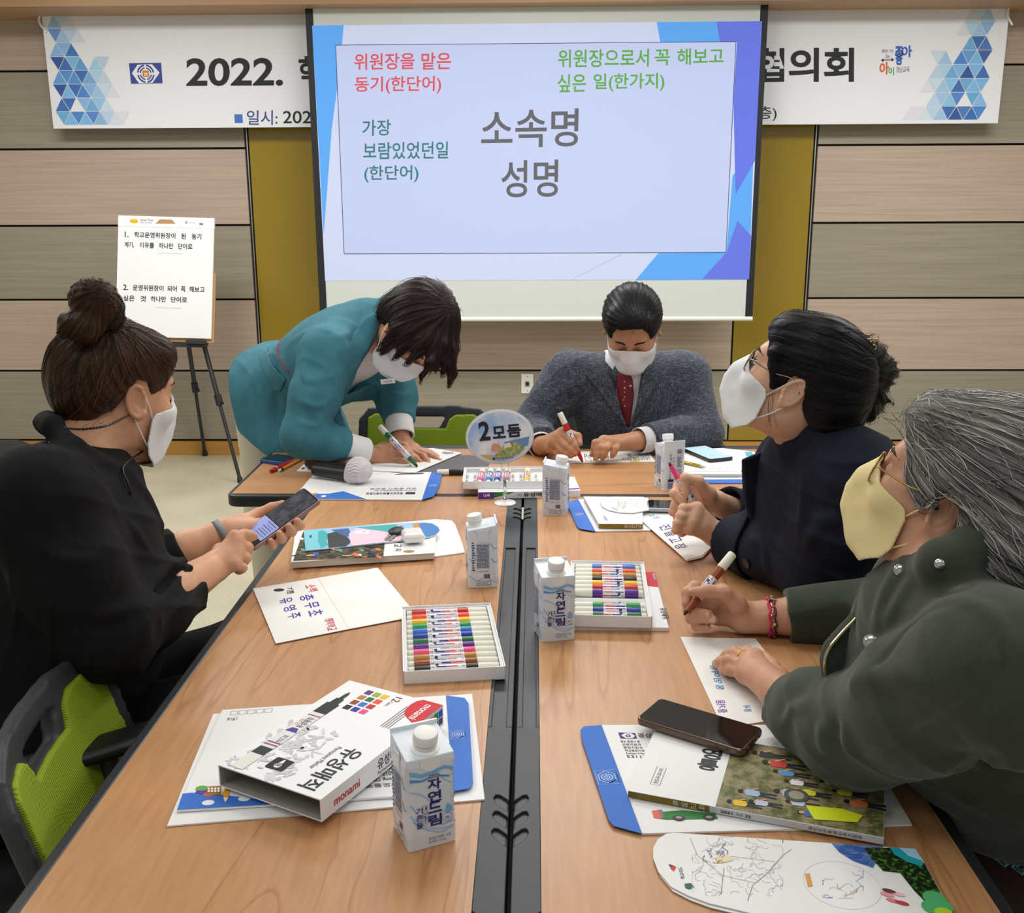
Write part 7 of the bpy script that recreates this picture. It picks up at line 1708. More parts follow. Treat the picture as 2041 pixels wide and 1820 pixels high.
# ================================================================ person: woman in black with the hair bun
def build_black():
    t = person('masked person with brown top bun in black blazer, tapping a phone beside the left table', (-0.85, 1.6, 0.0))
    c = W(233, 783, 1.74); R = frame3((.60, .80, -.22), (.12, .10, 1)); s = 0.93
    nk, sr, sl = W(165, 905, 1.66), W(75, 985, 1.46), np.array([-0.95, 1.76, 0.96]); pel = np.array([-0.86, 1.56, 0.53])
    eR, wR = W(222, 1262, 1.48), W(425, 1132, 1.80); eL, wL = W(268, 1150, 1.84), W(452, 1058, 1.93)
    chk('blk', sr, eR, wR); chk('blkL', sl, eL, wL); chk('blk torso', pel, nk, c)
    S = SD(); L = add_head(S, c, R, s)
    S.rc(L(0, -.02, -.05), nk, .050, .056, .03); torso(S, pel, nk-unit(nk-pel)*.09, sl, sr, .84, .76)
    limb(S, [sr, eR, eR*.45+wR*.55, wR], [.045, .044, .040, .029]); limb(S, [sl, eL, eL*.45+wL*.55, wL], [.045, .040, .036, .026])
    fw = unit(np.array([.80, .60, 0])); lf = np.array([-fw[1], fw[0], 0])
    for q in (-1, 1):
        h = pel+lf*q*.09; k_ = h+fw*.42+np.array([0, 0, .03])
        limb(S, [h, k_, k_-fw*.05-np.array([0, 0, .42]), k_+fw*.06-np.array([0, 0, .47])], [.08, .058, .045, .035])
    # pointing right hand
    y = 1.80
    add_hand(S, wR, [(468, 1070, y+.05), (473, 1083, y+.045), (471, 1103, y+.03), (467, 1124, y+.01)],
             [[(487, 1066, y+.07), (507, 1070, y+.082)], [(493, 1092, y+.06), (487, 1106, y+.065)], [(489, 1113, y+.045), (481, 1121, y+.05)], [(483, 1132, y+.02), (473, 1138, y+.03)]],
             [(440, 1100, y+.06), (460, 1092, y+.085), (474, 1092, y+.09), (484, 1098, y+.085)], 0.0096, 0.031)
    # left hand under the phone
    pTR, pBR = W(628.6, 1013, 1.95), W(507, 1101, 1.88); yv = pTR-pBR; yv = unit(yv)*.162
    xv = W(583, 994, 2.005)-pTR; zn = unit(np.cross(-xv, yv)); xr = unit(-xv-yv*((-xv)@yv)/(yv@yv)); o = pBR-xr*.076
    zn = np.cross(xr, unit(yv))
    PH = lambda a, b, d: o+xr*a+unit(yv)*b+zn*d          # phone coordinates
    add_hand(S, wL, [PH(.004, .085, -.022), PH(.004, .064, -.024), PH(.004, .044, -.024), PH(.006, .026, -.022)],
             [[PH(.045, .100, -.018), PH(.083, .100, -.006), PH(.084, .100, .006)], [PH(.045, .080, -.018), PH(.085, .080, -.006), PH(.085, .081, .008)], [PH(.045, .056, -.018), PH(.085, .057, -.006), PH(.085, .058, .008)], [PH(.045, .036, -.018), PH(.082, .036, -.008), PH(.083, .037, .004)]],
             [W(480, 1040, 1.96), W(514, 1024, 2.00), W(541, 1012, 2.01), W(563, 1004, 2.015)], 0.0088, 0.028)
    sk = skin_mat('skin_black_jacket', (212, 162, 130), (200, 146, 116))
    sobj('body', S, sk, t, 0.0028)
    head_extras(t, c, R, s, ('brown', (52, 36, 28)))
    mask_part(t, c, R, s, mat('mask_white'), 1.0)
    hm = hair_mat('hair_brown', (26, 17, 13), (82, 54, 36), 0.36)
    H = SD().ell(L(0, -.020, .045), (.086*s, .112*s, .094*s), R, .01); H.ell(L(0, .066, .082), (.05, .028, .03), R, .03); H.ell(L(0, -.07, .01), (.07, .05, .07), R, .03)
    face = planar(L(0, 0, 0), R[:, 1], R[:, 2], [(.2, -.3), (.2, .066), (.092, .062), (.076, .034), (.062, .006), (.040, -.004), (.022, .006), (.010, .030), (-.012, .032), (-.026, .012), (-.034, -.018), (-.075, -.050), (-.12, -.075), (-.2, -.09), (-.2, -.3)])
    H.add(lambda P: face(P), L(0, 0, 0), 1e9, .006, 's')
    b0 = W(222, 628, 1.69); fl = polar(b0, R[:, 2]*.8-R[:, 1]*.6, R[:, 0])
    o_, V, Qd = hair_part('hair', H, hm, t, fl, 0.003, 0.0012, 34)
    mh = mat('hair_light_strand', (112, 74, 46), 0.35); md = mat('hair_dark_strand', (34, 22, 18), 0.4)
    strands('hair_strands', H, V, fl, [hm, mh, md], o_, 520, (.05, .12), .0005, 5, wts=[.4, .25, .35], sign=-1, drift=.0)
    B = SD(); b1, b2 = W(186, 600, 1.66), W(168, 652, 1.64)
    B.ell(b1, (.038, .034, .037), None, .01); B.rc(W(205, 610, 1.67), b0, .028, .022, .015); B.chain([W(190, 640, 1.67), b2, W(140, 650, 1.63), W(128, 668, 1.62)], [.022, .024, .018, .006], .012)
    fb = polar(b1, (.6, -.6, .5), (0, 0, 1)); ob, Vb, _ = hair_part('hair_bun', B, hm, t, fb, 0.0025, 0.0018, 16)
    strands('bun_strands', B, Vb, fb, [hm, mh, md], ob, 220, (.03, .07), .00045, 6, wts=[.4, .35, .25])
    mb = MB(); mb.use(mat('hair_tie_black', (14, 14, 18), 0.7)); ax = unit(b1-b0); e1 = unit(np.cross(ax, (0, 1, 0))); e2 = np.cross(ax, e1); cc = b0+ax*.006
    mb.tube([cc+.025*(e1*math.cos(a)+e2*math.sin(a)) for a in np.linspace(0, 6.29, 26)], .0065, 8); wbuild(mb, 'hair_tie', t, True)
    rg = random.Random(4); wp = []
    for i in range(16):                                  # loose wisps at the nape
        a = L(rg.uniform(.02, .07), rg.uniform(-.09, -.05), rg.uniform(-.07, -.04)); d = np.array([rg.uniform(-.05, .0), -.01, rg.uniform(-.06, -.02)]); wp.append(bez(a, a+d*.5+np.array([-.02, 0, .01]), a+d+np.array([-.02, 0, -.01]), a+d*1.1+np.array([rg.uniform(-.01, .02), 0, -.02]), 9))
    tubes(t, 'hair_wisps', md, wp, .0003, 4)
    # blazer
    jm = mat('blazer_black', (17, 17, 19), 0.85, spec=0.25, noise=((12, 12, 14), (30, 30, 30), .4, .6))
    J = SD(); A, RT = torso(J, pel+np.array([0, 0, .02]), nk-np.array([0, 0, .065]), sl, sr, 1.10, 1.12, .022, .012, belly=.03)
    cR = eR+(wR-eR)*.66; cL = eL+(wL-eL)*.50
    CB = SD(); CB.chain([W(205, 925, 1.60), W(150, 890, 1.55), W(105, 852, 1.58), W(96, 842, 1.66), W(124, 856, 1.78), W(160, 890, 1.84)], [.010, .013, .014, .014, .012, .010], .012); J.sub(CB, .012)
    J.rc(nk+np.array([0, 0, -.065]), sr+np.array([0, .04, .0]), .056, .05, .05); J.rc(nk+np.array([0, 0, -.055]), sl, .060, .055, .05)
    JT = SD(); JT.p = list(J.p)
    sleeve(J, [sr+np.array([.0, .02, -.03]), eR*.5+sr*.5+np.array([-.01, 0, -.01]), eR, eR+(wR-eR)*.3, cR], [.080, .077, .070, .062, .050], hollow=.010)
    sleeve(J, [sl, eL, cL], [.08, .068, .055], hollow=.010)
    J.fold([W(40, 1095, 1.36), W(130, 1118, 1.36), W(256, 1100, 1.42)], .010, .010); J.fold([W(60, 1120, 1.36), W(110, 1170, 1.37), W(140, 1230, 1.37)], -.008, .02); J.fold([W(170, 1250, 1.36), W(250, 1230, 1.38), W(285, 1190, 1.46)], .009, .010); J.fold([W(170, 1280, 1.38), W(205, 1262, 1.37), W(280, 1215, 1.42)], -.007, .012)
    J.fold([W(300, 1215, 1.46), W(315, 1260, 1.44), W(310, 1310, 1.44)], .006, .010); J.fold([W(325, 1215, 1.50), W(338, 1270, 1.48)], .005, .008); J.fold([W(150, 960, 1.48), W(215, 1010, 1.52), W(240, 1100, 1.53)], .006, .012); J.fold([W(240, 930, 1.62), W(275, 1010, 1.66), W(290, 1090, 1.68)], .008, .012)
    J.fold([W(150, 890, 1.50), W(205, 950, 1.52), W(255, 1040, 1.55), W(285, 1110, 1.58)], .009, .008)
    J.noise(.0025, 20, 9); J.cloth(.005, 12, 9)
    slit = planar(W(352, 1190, 1.6), (1, 0, 0), (0, 0, 1), [((x-352)/2058*1.65, -(y-1190)/2058*1.65) for x, y in ((335, 1172), (345, 1165), (352, 1178), (362, 1196), (380, 1193), (392, 1200), (420, 1170), (350, 1120), (330, 1150))], (-.1, .08))
    J.add(lambda P: slit(P), W(352, 1190, 1.6), 1e9, .003, 's')
    sobj('blazer', J, jm, t, 0.0042)
    tr = SD()
    for q in (-1, 1):
        h = pel+lf*q*.09; k_ = h+fw*.42+np.array([0, 0, .035]); limb(tr, [h, k_, k_-fw*.05-np.array([0, 0, .44])], [.112, .082, .065])
    tr.ell(pel+np.array([0, 0, -.01]), (.19, .17, .12), None, .04); tr.noise(.003, 18, 3); sobj('trousers', tr, mat('trousers_black', (15, 15, 17), 0.9, spec=0.25), t, .008)
    sh = SD()
    for q in (-1, 1): k_ = pel+lf*q*.09+fw*.42-np.array([0, 0, .49]); sh.rc(k_-fw*.05, k_+fw*.10, .036, .026, .01)
    sh.cut((0, 0, 0.002), (0, 0, -1)); sobj('shoes', sh, mat('shoe_black', (22, 20, 20), 0.3), t, .008)
    # wrist band, earring, beaded cord
    d = unit(wL-eL); cc = wL-d*.012; e1 = unit(np.cross(d, (0, 0, 1))); e2 = np.cross(d, e1)
    mb = MB(); mb.use(mat('band_grey', (128, 132, 138), 0.5)); n = 28; V = []
    for k in (-.007, .007): V += [cc+d*k+(e1*math.cos(6.2832*i/n)*.0305+e2*math.sin(6.2832*i/n)*.0285) for i in range(n)]
    mb.add(V, [(i, (i+1) % n, n+(i+1) % n, n+i) for i in range(n)]); wb = wbuild(mb, 'wrist_band', t, True); sm = wb.modifiers.new('t', 'SOLIDIFY'); sm.thickness = .002
    mb = MB(); mb.use(mat('pearl', (230, 222, 206), 0.15)); ep = L(.083, -.004, -.036); mb.frame(ep, R[:, 1], R[:, 2], R[:, 0]); mb.lathe([(.0002, .0036), (.0022, .003), (.0036, 0), (.0022, -.003), (.0002, -.0036)], 12, False); wbuild(mb, 'earring', t, True)
    bm = mat('bead_dark', (40, 26, 22), 0.3)
    cord1 = crv([L(.080, -.020, -.030), W(222, 845, 1.56), W(190, 853, 1.53), W(150, 855, 1.53), W(128, 852, 1.55)], 12)
    cord2 = crv([L(.045, .04, -.100), W(246, 930, 1.62), W(256, 965, 1.60), W(263, 990, 1.60), W(258, 1004, 1.60), W(243, 1003, 1.59)], 12)
    mb = MB(); mb.use(bm)
    for cd in (cord1, cord2): mb.tube(cd, [.0024 if i % 2 else .0013 for i in range(len(cd))], 7)
    wbuild(mb, 'beaded_cord', t, True)
    # phone (held: a thing of its own)
    ph, fr = phone((o, xr, yv), .076, .162, .009, 'smartphone with pale blue message window held by the person in black', mat('case_pink', (150, 112, 116), 0.25, coat=.3), mScrB)
    mb = MB(); mb.frame(*fr[:3], fr[3]); z1 = .0098; mb.use(mat('screen_message', (126, 140, 200), 0.2, emit=0.30)); mb.poly(rrect(.004, .022, .072, .066, .003), z1); mb.use(P((60, 66, 110)))
    for i in range(6): mb.rect(.040-.002*i, .060-.006*i, .066, .0612-.006*i, z1+.0003) if i % 2 else mb.rect(.030, .060-.006*i, .066, .0618-.006*i, z1+.0003)
    mb.use(P((90, 60, 80))); mb.rect(.02, .010, .028, .014, z1); mb.rect(.05, .010, .058, .014, z1); mb.use(mat('screen_photo', (44, 48, 60), 0.1, noise=((84, 88, 104), (50, 50, 50), .4, .65))); mb.poly(rrect(.004, .068, .072, .156, .004), z1-.0003); wbuild(mb, 'display', ph)
    put(chair0, (-0.80, 1.60, 0), math.atan2(fw[1], fw[0])-math.pi/2, 'office chair under the person in the black blazer')
build_black()
# ================================================================ person: woman in the navy coat
def build_navy():
    t = person('masked person with glasses and black bun in navy coat, holding a pink marker', (0.72, 1.98, 0.0))
    c = W(1586, 766, 1.84); R = frame3((-.82, .36, .42), (.42, -.1, .9)); s = 0.90
    nk, sl, sr, pel = W(1612, 885, 1.90), W(1690, 925, 1.74), W(1572, 905, 2.12), np.array([0.74, 1.97, 0.54])
    eL, wL = T(1640, 1150, TZ+.055), W(1428, 1066, 2.06); eR, wR = W(1530, 1050, 2.24), W(1428, 1003, 2.14)
    chk('navy', sl, eL, wL); chk('navyR', sr, eR, wR); chk('navy torso', pel, nk, c)
    S = SD(); L = add_head(S, c, R, s)
    S.rc(L(0, -.02, -.05), nk, .048, .054, .03); torso(S, pel, nk-unit(nk-pel)*.02, sl, sr, .86, .80)
    limb(S, [sl, eL, wL], [.042, .036, .026]); limb(S, [sr, eR, wR], [.042, .036, .026])
    fw = unit(np.array([-.95, .3, 0])); lf = np.array([-fw[1], fw[0], 0])
    for q in (-1, 1):
        h = pel+lf*q*.09; k_ = h+fw*.42+np.array([0, 0, .02]); limb(S, [h, k_, k_-np.array([0, 0, .42])-fw*.03, k_+fw*.07-np.array([0, 0, .475])], [.08, .058, .045, .035])
    yl, yr = 2.04, 2.12
    add_hand(S, wL, [(1389, 1012, yl+.01), (1383, 1026, yl), (1378, 1040, yl-.01), (1374, 1054, yl-.015)],
             [[(1362, 1014, yl-.005), (1364, 1026, yl+.035), (1385, 1028, yl+.04)], [(1357, 1029, yl-.015), (1362, 1040, yl+.03), (1384, 1040, yl+.035)], [(1351, 1043, yl-.02), (1360, 1052, yl+.02), (1380, 1052, yl+.03)], [(1347, 1056, yl-.02), (1358, 1062, yl+.01), (1376, 1060, yl+.02)]],
             [(1412, 1040, yl+.05), (1400, 1022, yl+.06), (1388, 1012, yl+.05), (1376, 1008, yl+.035)], 0.0094, 0.030)
    add_hand(S, wR, [(1388, 966, yr+.02), (1383, 980, yr+.02), (1383, 995, yr+.015), (1388, 1008, yr+.01)],
             [[(1352, 970, yr+.005), (1344, 984, yr-.01), (1364, 1004, yr-.03)], [(1350, 998, yr+.0), (1346, 1008, yr-.01), (1364, 1022, yr-.02)], [(1346, 1012, yr+.0), (1342, 1020, yr-.01), (1358, 1031, yr-.02)], [(1352, 1024, yr+.01), (1350, 1032, yr+.0), (1364, 1038, yr-.01)]],
             [(1412, 984, yr-.02), (1392, 960, yr-.035), (1366, 953, yr-.04), (1366, 983, yr-.05)], 0.0094, 0.029)
    sk = skin_mat('skin_navy', (224, 182, 154), (214, 166, 138)); sobj('body', S, sk, t, 0.0028)
    head_extras(t, c, R, s, ('black', (34, 28, 28)), open_eyes=(1, 1))
    mask_part(t, c, R, s, mat('mask_white'), 1.06)
    hm = hair_mat('hair_black', (7, 7, 9), (24, 23, 27), 0.42); hs = mat('hair_sheen', (40, 40, 46), 0.4)
    H = SD().ell(L(0, -.022, .045), (.088*s, .118*s, .108*s), R, .01); H.ell(L(0, .060, .085), (.055, .034, .034), R, .03); H.ell(L(0, -.085, .0), (.065, .05, .065), R, .03)
    H.rc(L(.070, .058, .045), L(.072, .030, -.015), .012, .006, .01); H.rc(L(-.070, .058, .045), L(-.074, .030, -.015), .014, .005, .01)
    face = planar(L(0, 0, 0), R[:, 1], R[:, 2], [(.2, -.3), (.2, .072), (.093, .068), (.076, .050), (.060, .020), (.046, -.014), (.028, -.026), (.014, -.008), (.004, .022), (-.016, .022), (-.026, .002), (-.036, -.030), (-.070, -.055), (-.12, -.075), (-.2, -.09), (-.2, -.3)])
    H.add(lambda P: face(P), L(0, 0, 0), 1e9, .006, 's')
    bn = W(1712, 735, 1.86); H.rc(L(0, -.10, -.02), bn, .04, .03, .03)
    fl = polar(bn-R[:, 1]*.02, -R[:, 1]+R[:, 2]*.2, R[:, 0]); o_, V, _ = hair_part('hair', H, hm, t, fl, 0.003, 0.0014, 30)
    strands('hair_strands', H, V, fl, [hm, hs], o_, 380, (.05, .12), .0005, 5, wts=[.8, .2], sign=-1, drift=.0)
    B = SD().ell(W(1722, 735, 1.86), (.043, .05, .055), None, .01); B.chain([W(1700, 770, 1.85), W(1690, 800, 1.84), W(1728, 815, 1.86), W(1752, 812, 1.87)], [.03, .024, .020, .006], .02); B.chain([W(1728, 700, 1.86), W(1760, 740, 1.86), W(1742, 790, 1.85), W(1775, 800, 1.86)], [.02, .022, .014, .004], .015)
    fb = polar(W(1700, 745, 1.84), (.3, -1, .2), (0, 0, 1)); ob, Vb, _ = hair_part('hair_bun', B, hm, t, fb, 0.0028, 0.002, 18)
    strands('bun_strands', B, Vb, fb, [hm, hs], ob, 200, (.03, .08), .0005, 7, wts=[.8, .2], drift=.15)
    mb = MB(); mb.use(mat('clip_gold', (214, 190, 130), 0.2, 0.9)); cc = W(1740, 690, 1.81)
    for i in range(5): a = cc+np.array([.002*(-1)**i, 0, .012-.007*i]); mb.tube([a+.004*np.array([math.cos(q), .2*math.sin(q), math.sin(q)]) for q in np.linspace(0, 6.28, 12)], .0009, 6)
    mb.tube([cc+np.array([-.012, 0, .012]), cc+np.array([.008, 0, .013])], .0012, 6); wbuild(mb, 'hair_clip', t, True)
    wsp = []; rg = random.Random(9)
    for i in range(5): a = L(-.076, .02+rg.uniform(0, .02), -.0); wsp.append(bez(a, a+np.array([-.005, -.004, -.03]), a+np.array([rg.uniform(-.012, .01), -.004, -.055]), a+np.array([rg.uniform(-.02, .02), -.002, -.085]), 8))
    tubes(t, 'hair_wisps', hm, wsp, .0003, 4)
    glasses(t, L, R, s, mat('frame_silver', (150, 140, 128), 0.2, 0.9), .023, .021)
    # navy coat
    jm = mat('coat_navy', (27, 33, 50), 0.8, spec=0.25, noise=((21, 26, 40), (30, 30, 30), .4, .6))
    J = SD(); A, RT = torso(J, pel+np.array([0, 0, .03]), nk-np.array([0, 0, .04]), sl, sr, 1.02, 1.08, .022, .006)
    CB = SD(); CB.chain([W(1545, 890, 1.92), W(1578, 905, 1.83), W(1625, 868, 1.80), W(1665, 830, 1.86), W(1668, 828, 1.96)], [.010, .022, .024, .022, .02], .012); J.sub(CB, .012); JT = SD(); JT.p = list(J.p)
    cL, cR = wL+(eL-wL)*.16, wR+(eR-wR)*.16
    sleeve(J, [sl+np.array([.01, .02, -.03]), sl*.5+eL*.5+np.array([.01, 0, 0]), eL+np.array([0, 0, .012]), eL*.5+cL*.5+np.array([0, 0, .012]), cL], [.080, .078, .066, .060, .056], hollow=.011)
    sleeve(J, [sr, eR, cR], [.070, .060, .050], hollow=.010)
    J.fold([W(1576, 1050, 1.68), W(1640, 1046, 1.67), W(1720, 1015, 1.70)], .010, .012); J.fold([W(1590, 1110, 1.72), W(1598, 1080, 1.70), W(1640, 1060, 1.68)], .007, .011); J.fold([W(1590, 940, 1.75), W(1572, 1000, 1.73), W(1580, 1090, 1.74)], .007, .010)
    J.fold([W(1500, 1072, 1.90), W(1535, 1095, 1.86), W(1545, 1150, 1.84)], .006, .009); J.fold([W(1640, 940, 1.70), W(1680, 1000, 1.68), W(1690, 1080, 1.68)], .006, .014); J.fold([W(1540, 930, 1.90), W(1552, 1010, 1.86), W(1560, 1080, 1.82)], -.006, .010)
    for k_, q_ in enumerate(J.post): J.post[k_] = (q_[0], q_[1], q_[2]*1.7, q_[3])
    J.noise(.0025, 20, 12); J.cloth(.005, 13, 12)
    J.fn(lambda P: np.where(P[:, 0] < X_RO+.0, np.maximum(0, TZ+.0015-P[:, 2])*1.2, 0))
    sobj('coat', J, jm, t, 0.0042)
    lo_, lp = pixplane([(1473, 912), (1535, 893), (1578, 905), (1570, 970), (1552, 1050), (1548, 1110), (1516, 1108), (1484, 1000)], 1.93)
    F = SD(); F.add(planar(lo_, (1, 0.25, 0), (0, 0, 1), lp, (-.008, .004)), lo_, .16); F.noise(.002, 30, 2); sobj('lapel_flap', F, jm, t, .003, 2)
    # cuff strap and buttons
    d = unit(cL-eL); mb = MB(); mb.use(mat('button_black', (28, 28, 32), 0.25)); bp = W(1488, 1122, 1.60)
    for _ in range(60):
        v = float(J.ev(bp[None])[0])
        if v < .001: break
        bp = bp+unit(bp-CPOS)*min(v*.8, .02)
    e = 1e-3; g = unit([float(J.ev((bp+e*np.eye(3)[i])[None])[0]-J.ev((bp-e*np.eye(3)[i])[None])[0]) for i in range(3)])
    e1 = unit(np.cross(g, (0, 0, 1))); e2 = np.cross(g, e1); mb.frame(bp+g*.001, e1, e2, g); mb.lathe([(.0105, 0), (.0110, .002), (.0095, .0034), (.0075, .0026), (.0002, .0026)], 22, False); mb.use(P((80, 80, 86)))
    for q in ((.002, .002), (-.002, .002), (.002, -.002), (-.002, -.002)): mb.ngon(q[0], q[1], .0009, None, 8, .0029)
    wbuild(mb, 'button', t, autosmooth=.6)
    jacket_plate('cuff_strap', J, .002, .006, lambda P: np.maximum(np.maximum((P-cL)@d+.055, -.085-(P-cL)@d), np.linalg.norm(P-(cL-d*.07), axis=1)-.10), jm, t, .003, cL-d*.07, .11)
    sm = mat('shirt_white', (216, 216, 224), 0.8); B2 = SD(); torso(B2, pel, nk-np.array([0, 0, .02]), sl, sr, .95, .95, .010); ro, rp = pixplane([(1548, 880), (1585, 880), (1575, 930), (1558, 930)], 1.9); rg_ = planar(ro, (1, 0, 0), (0, 0, 1), rp, (-.2, .2)); sobj('shirt', SD().add(lambda P: np.maximum(np.abs(B2.ev(P))-.003, rg_(P)), ro, .15), sm, t, .004)
    tr = SD()
    for q in (-1, 1): h = pel+lf*q*.09; k_ = h+fw*.42+np.array([0, 0, .02]); limb(tr, [h, k_, k_-fw*.03-np.array([0, 0, .44])], [.10, .074, .06])
    tr.ell(pel, (.17, .18, .12), None, .04); sobj('trousers', tr, mat('trousers_dark', (40, 42, 50), 0.85), t, .010)
    sh = SD()
    for q in (-1, 1): k_ = pel+lf*q*.09+fw*.42-np.array([0, 0, .49]); sh.rc(k_-fw*.05, k_+fw*.10, .034, .026, .01)
    sh.cut((0, 0, 0.002), (0, 0, -1)); sobj('shoes', sh, mat('shoe_black', (22, 20, 20), 0.3), t, .008)
    put(chair0, (0.78, 1.96, 0), math.atan2(fw[1], fw[0])-math.pi/2, 'office chair under the person in the navy coat')
    a, b = W(1384, 1004, yr-.035), W(1334, 924, yr-.02); v = b-a; ln_ = .150; a = b-unit(v)*ln_
    lay(marker('pink', 'pink marker held upright by the person in navy, nib up', held=True, L=ln_), a, v, .4)
def glasses(t, L, R, s, m, rx, rz, yy=.100, zz=.004, tz=.010):
    fr = None; lens = mat('lens_clear', (235, 240, 245), 0.03, trans=0.95, ior=1.1)
    for q in (1, -1):
        n = 28; pts = [L(q*.034+rx*1.02*math.cos(a), yy+.004*math.cos(a)*(-q)*0-abs(math.cos(a))*.001, zz+rz*math.sin(a)) for a in np.linspace(0, 2*math.pi, n)]
        o = tubes(t, 'glasses_rim', m, [pts], .0014, 7)
        mb = MB(); mb.use(lens); mb.frame(L(q*.034, yy, zz), R[:, 0]*s, R[:, 2]*s, R[:, 1]*s); mb.lathe([(.0002, .0006), (rx*.98, .0003), (rx*.98, -.0003), (.0002, -.0006)], 24, False); wbuild(mb, 'lens', o, True)
        tubes(t, 'glasses_temple', m, [crv([L(q*(.034+rx), yy-.002, zz+.006), L(q*.070, yy-.012, zz+.008), L(q*.079, .045, tz), L(q*.081, .0, tz+.008), L(q*.080, -.022, tz-.012)], 6)], .0012, 6)
    tubes(t, 'glasses_bridge', m, [crv([L(-.012, yy, zz+.006), L(0, yy+.005, zz+.009), L(.012, yy, zz+.006)], 5)], .0012, 6)
build_navy()
# ================================================================ person: woman in the olive jacket
def build_olive():
    t = person('person with grey swept-back hair, cream mask and olive green jacket at the near right', (0.70, 1.05, 0.0))
    c = W(1892, 992, 1.25); R = frame3((-.80, .50, .36), (.36, -.12, .92)); s = 0.88
    nk, sl, sr, pel = W(1890, 1150, 1.20), W(1992, 1290, 1.00), W(1835, 1175, 1.42), np.array([0.70, 1.26, 0.54])
    eL, wL = T(1705, 1490, TZ+.055), T(1558, 1386, TZ+.036); eR, wR = T(1775, 1222, TZ+.05), W(1484, 1231, 1.67)
    chk('olive', sl, eL, wL); chk('oliveR', sr, eR, wR); chk('olive torso', pel, nk, c)
    S = SD(); L = add_head(S, c, R, s)
    S.rc(L(0, -.02, -.05), nk, .048, .056, .03); torso(S, pel, nk-unit(nk-pel)*.02, sl, sr, .86, .80)
    limb(S, [sl, eL, wL], [.045, .038, .028]); limb(S, [sr, eR, eR*.4+wR*.6, wR], [.042, .038, .033, .027])
    fw = unit(np.array([-.95, .3, 0])); lf = np.array([-fw[1], fw[0], 0])
    for q in (-1, 1):
        h = pel+lf*q*.09; k_ = h+fw*.42+np.array([0, 0, .02]); limb(S, [h, k_, k_-np.array([0, 0, .42])-fw*.03, k_+fw*.07-np.array([0, 0, .475])], [.08, .058, .045, .035])
    z = TZ
    add_hand(S, wL, [('T', 1505, 1310, z+.034), ('T', 1495, 1317, z+.036), ('T', 1489, 1329, z+.034), ('T', 1483, 1345, z+.027)],
             [[('T', 1488, 1301, z+.034), ('T', 1466, 1303, z+.020)], [('T', 1464, 1304, z+.034), ('T', 1443, 1309, z+.014)], [('T', 1452, 1318, z+.032), ('T', 1427, 1323, z+.011)], [('T', 1457, 1336, z+.024), ('T', 1438, 1335, z+.010)]],
             [('T', 1552, 1352, z+.022), ('T', 1538, 1328, z+.018), ('T', 1522, 1312, z+.016), ('T', 1506, 1300, z+.012)], 0.0094, 0.030, 0.014)
    y = 1.67
    add_hand(S, wR, [(1440, 1178, y+.03), (1430, 1192, y+.035), (1428, 1212, y+.03), (1432, 1232, y+.02)],
             [[(1384, 1170, y+.02), (1370, 1182, y+.01), (1367, 1203, y-.005)], [(1380, 1200, y+.02), (1374, 1218, y-.005), (1412, 1225, y-.03)], [(1380, 1222, y+.01), (1378, 1232, y-.015), (1422, 1235, y-.035)], [(1388, 1240, y+.01), (1388, 1247, y-.01), (1410, 1250, y-.025)]],
             [(1468, 1204, y-.02), (1443, 1181, y-.03), (1412, 1178, y-.03), (1382, 1180, y-.02)], 0.0096, 0.029)
    sk = skin_mat('skin_olive', (206, 158, 130), (194, 142, 116)); sobj('body', S, sk, t, 0.0028)
    nm = []
    for tip, prev, up in (((1382, 1180, y-.02), (1412, 1178, y-.03), (0, -.5, 1)), ((1412, 1225, y-.03), (1374, 1218, y-.005), (0, -1, .4)), ((1422, 1235, y-.035), (1378, 1232, y-.015), (0, -1, .4))): a, b = Q(tip), Q(prev); nm.append((a, a-b, np.array(up, float), .0078))
    nails(t, nm)
    head_extras(t, c, R, s, ('dark', (62, 50, 46)))
    mask_part(t, c, R, s, mat('mask_cream', (232, 214, 158), 0.75), 1.06)
    # grey hair swept back and long behind
    hm = hair_mat('hair_grey', (64, 62, 60), (150, 148, 144), 0.45, 30, 2.0)
    H = SD().ell(L(0, -.024, .048), (.092*s, .122*s, .112*s), R, .01); H.ell(L(0, .058, .090), (.058, .038, .034), R, .03); H.ell(L(0, -.10, .01), (.075, .06, .08), R, .03)
    H.rc(L(0, -.09, .02), W(2030, 990, 1.20), .085, .08, .05); H.rc(W(2020, 970, 1.20), W(2050, 1090, 1.15), .085, .065, .05); H.rc(W(2060, 1080, 1.15), np.array([.76, 1.10, .86]), .065, .04, .03)
    face = planar(L(0, 0, 0), R[:, 1], R[:, 2], [(.2, -.3), (.2, .074), (.093, .070), (.074, .052), (.058, .020), (.044, -.010), (.026, -.018), (.014, -.006), (.006, .022), (-.018, .022), (-.028, .002), (-.036, -.040), (-.05, -.10), (-.05, -.3)])
    H.add(lambda P: np.maximum(face(P), -(-(P-L(0, 0, 0))@R[:, 1]*0-1)), L(0, 0, 0), 1e9, .006, 's') if False else H.add(lambda P: face(P), L(0, 0, 0), 1e9, .006, 's')
    fl = polar(L(0, .085, .085), R[:, 1], R[:, 0]); o_, V, _ = hair_part('hair', H, hm, t, fl, 0.003, 0.0016, 34)
    g1, g2, g3 = mat('strand_white', (206, 204, 200), 0.4), mat('strand_grey', (128, 126, 124), 0.4), mat('strand_dark', (38, 36, 36), 0.45)
    strands('hair_strands', H, V, fl, [g1, g2, g3], o_, 2600, (.06, .16), .00045, 5, wts=[.36, .34, .30], jit=.16, lift=.0011)
    glasses(t, L, R, s, mat('frame_gold', (176, 146, 84), 0.2, 0.9), .025, .0235, .103, .000, .006)
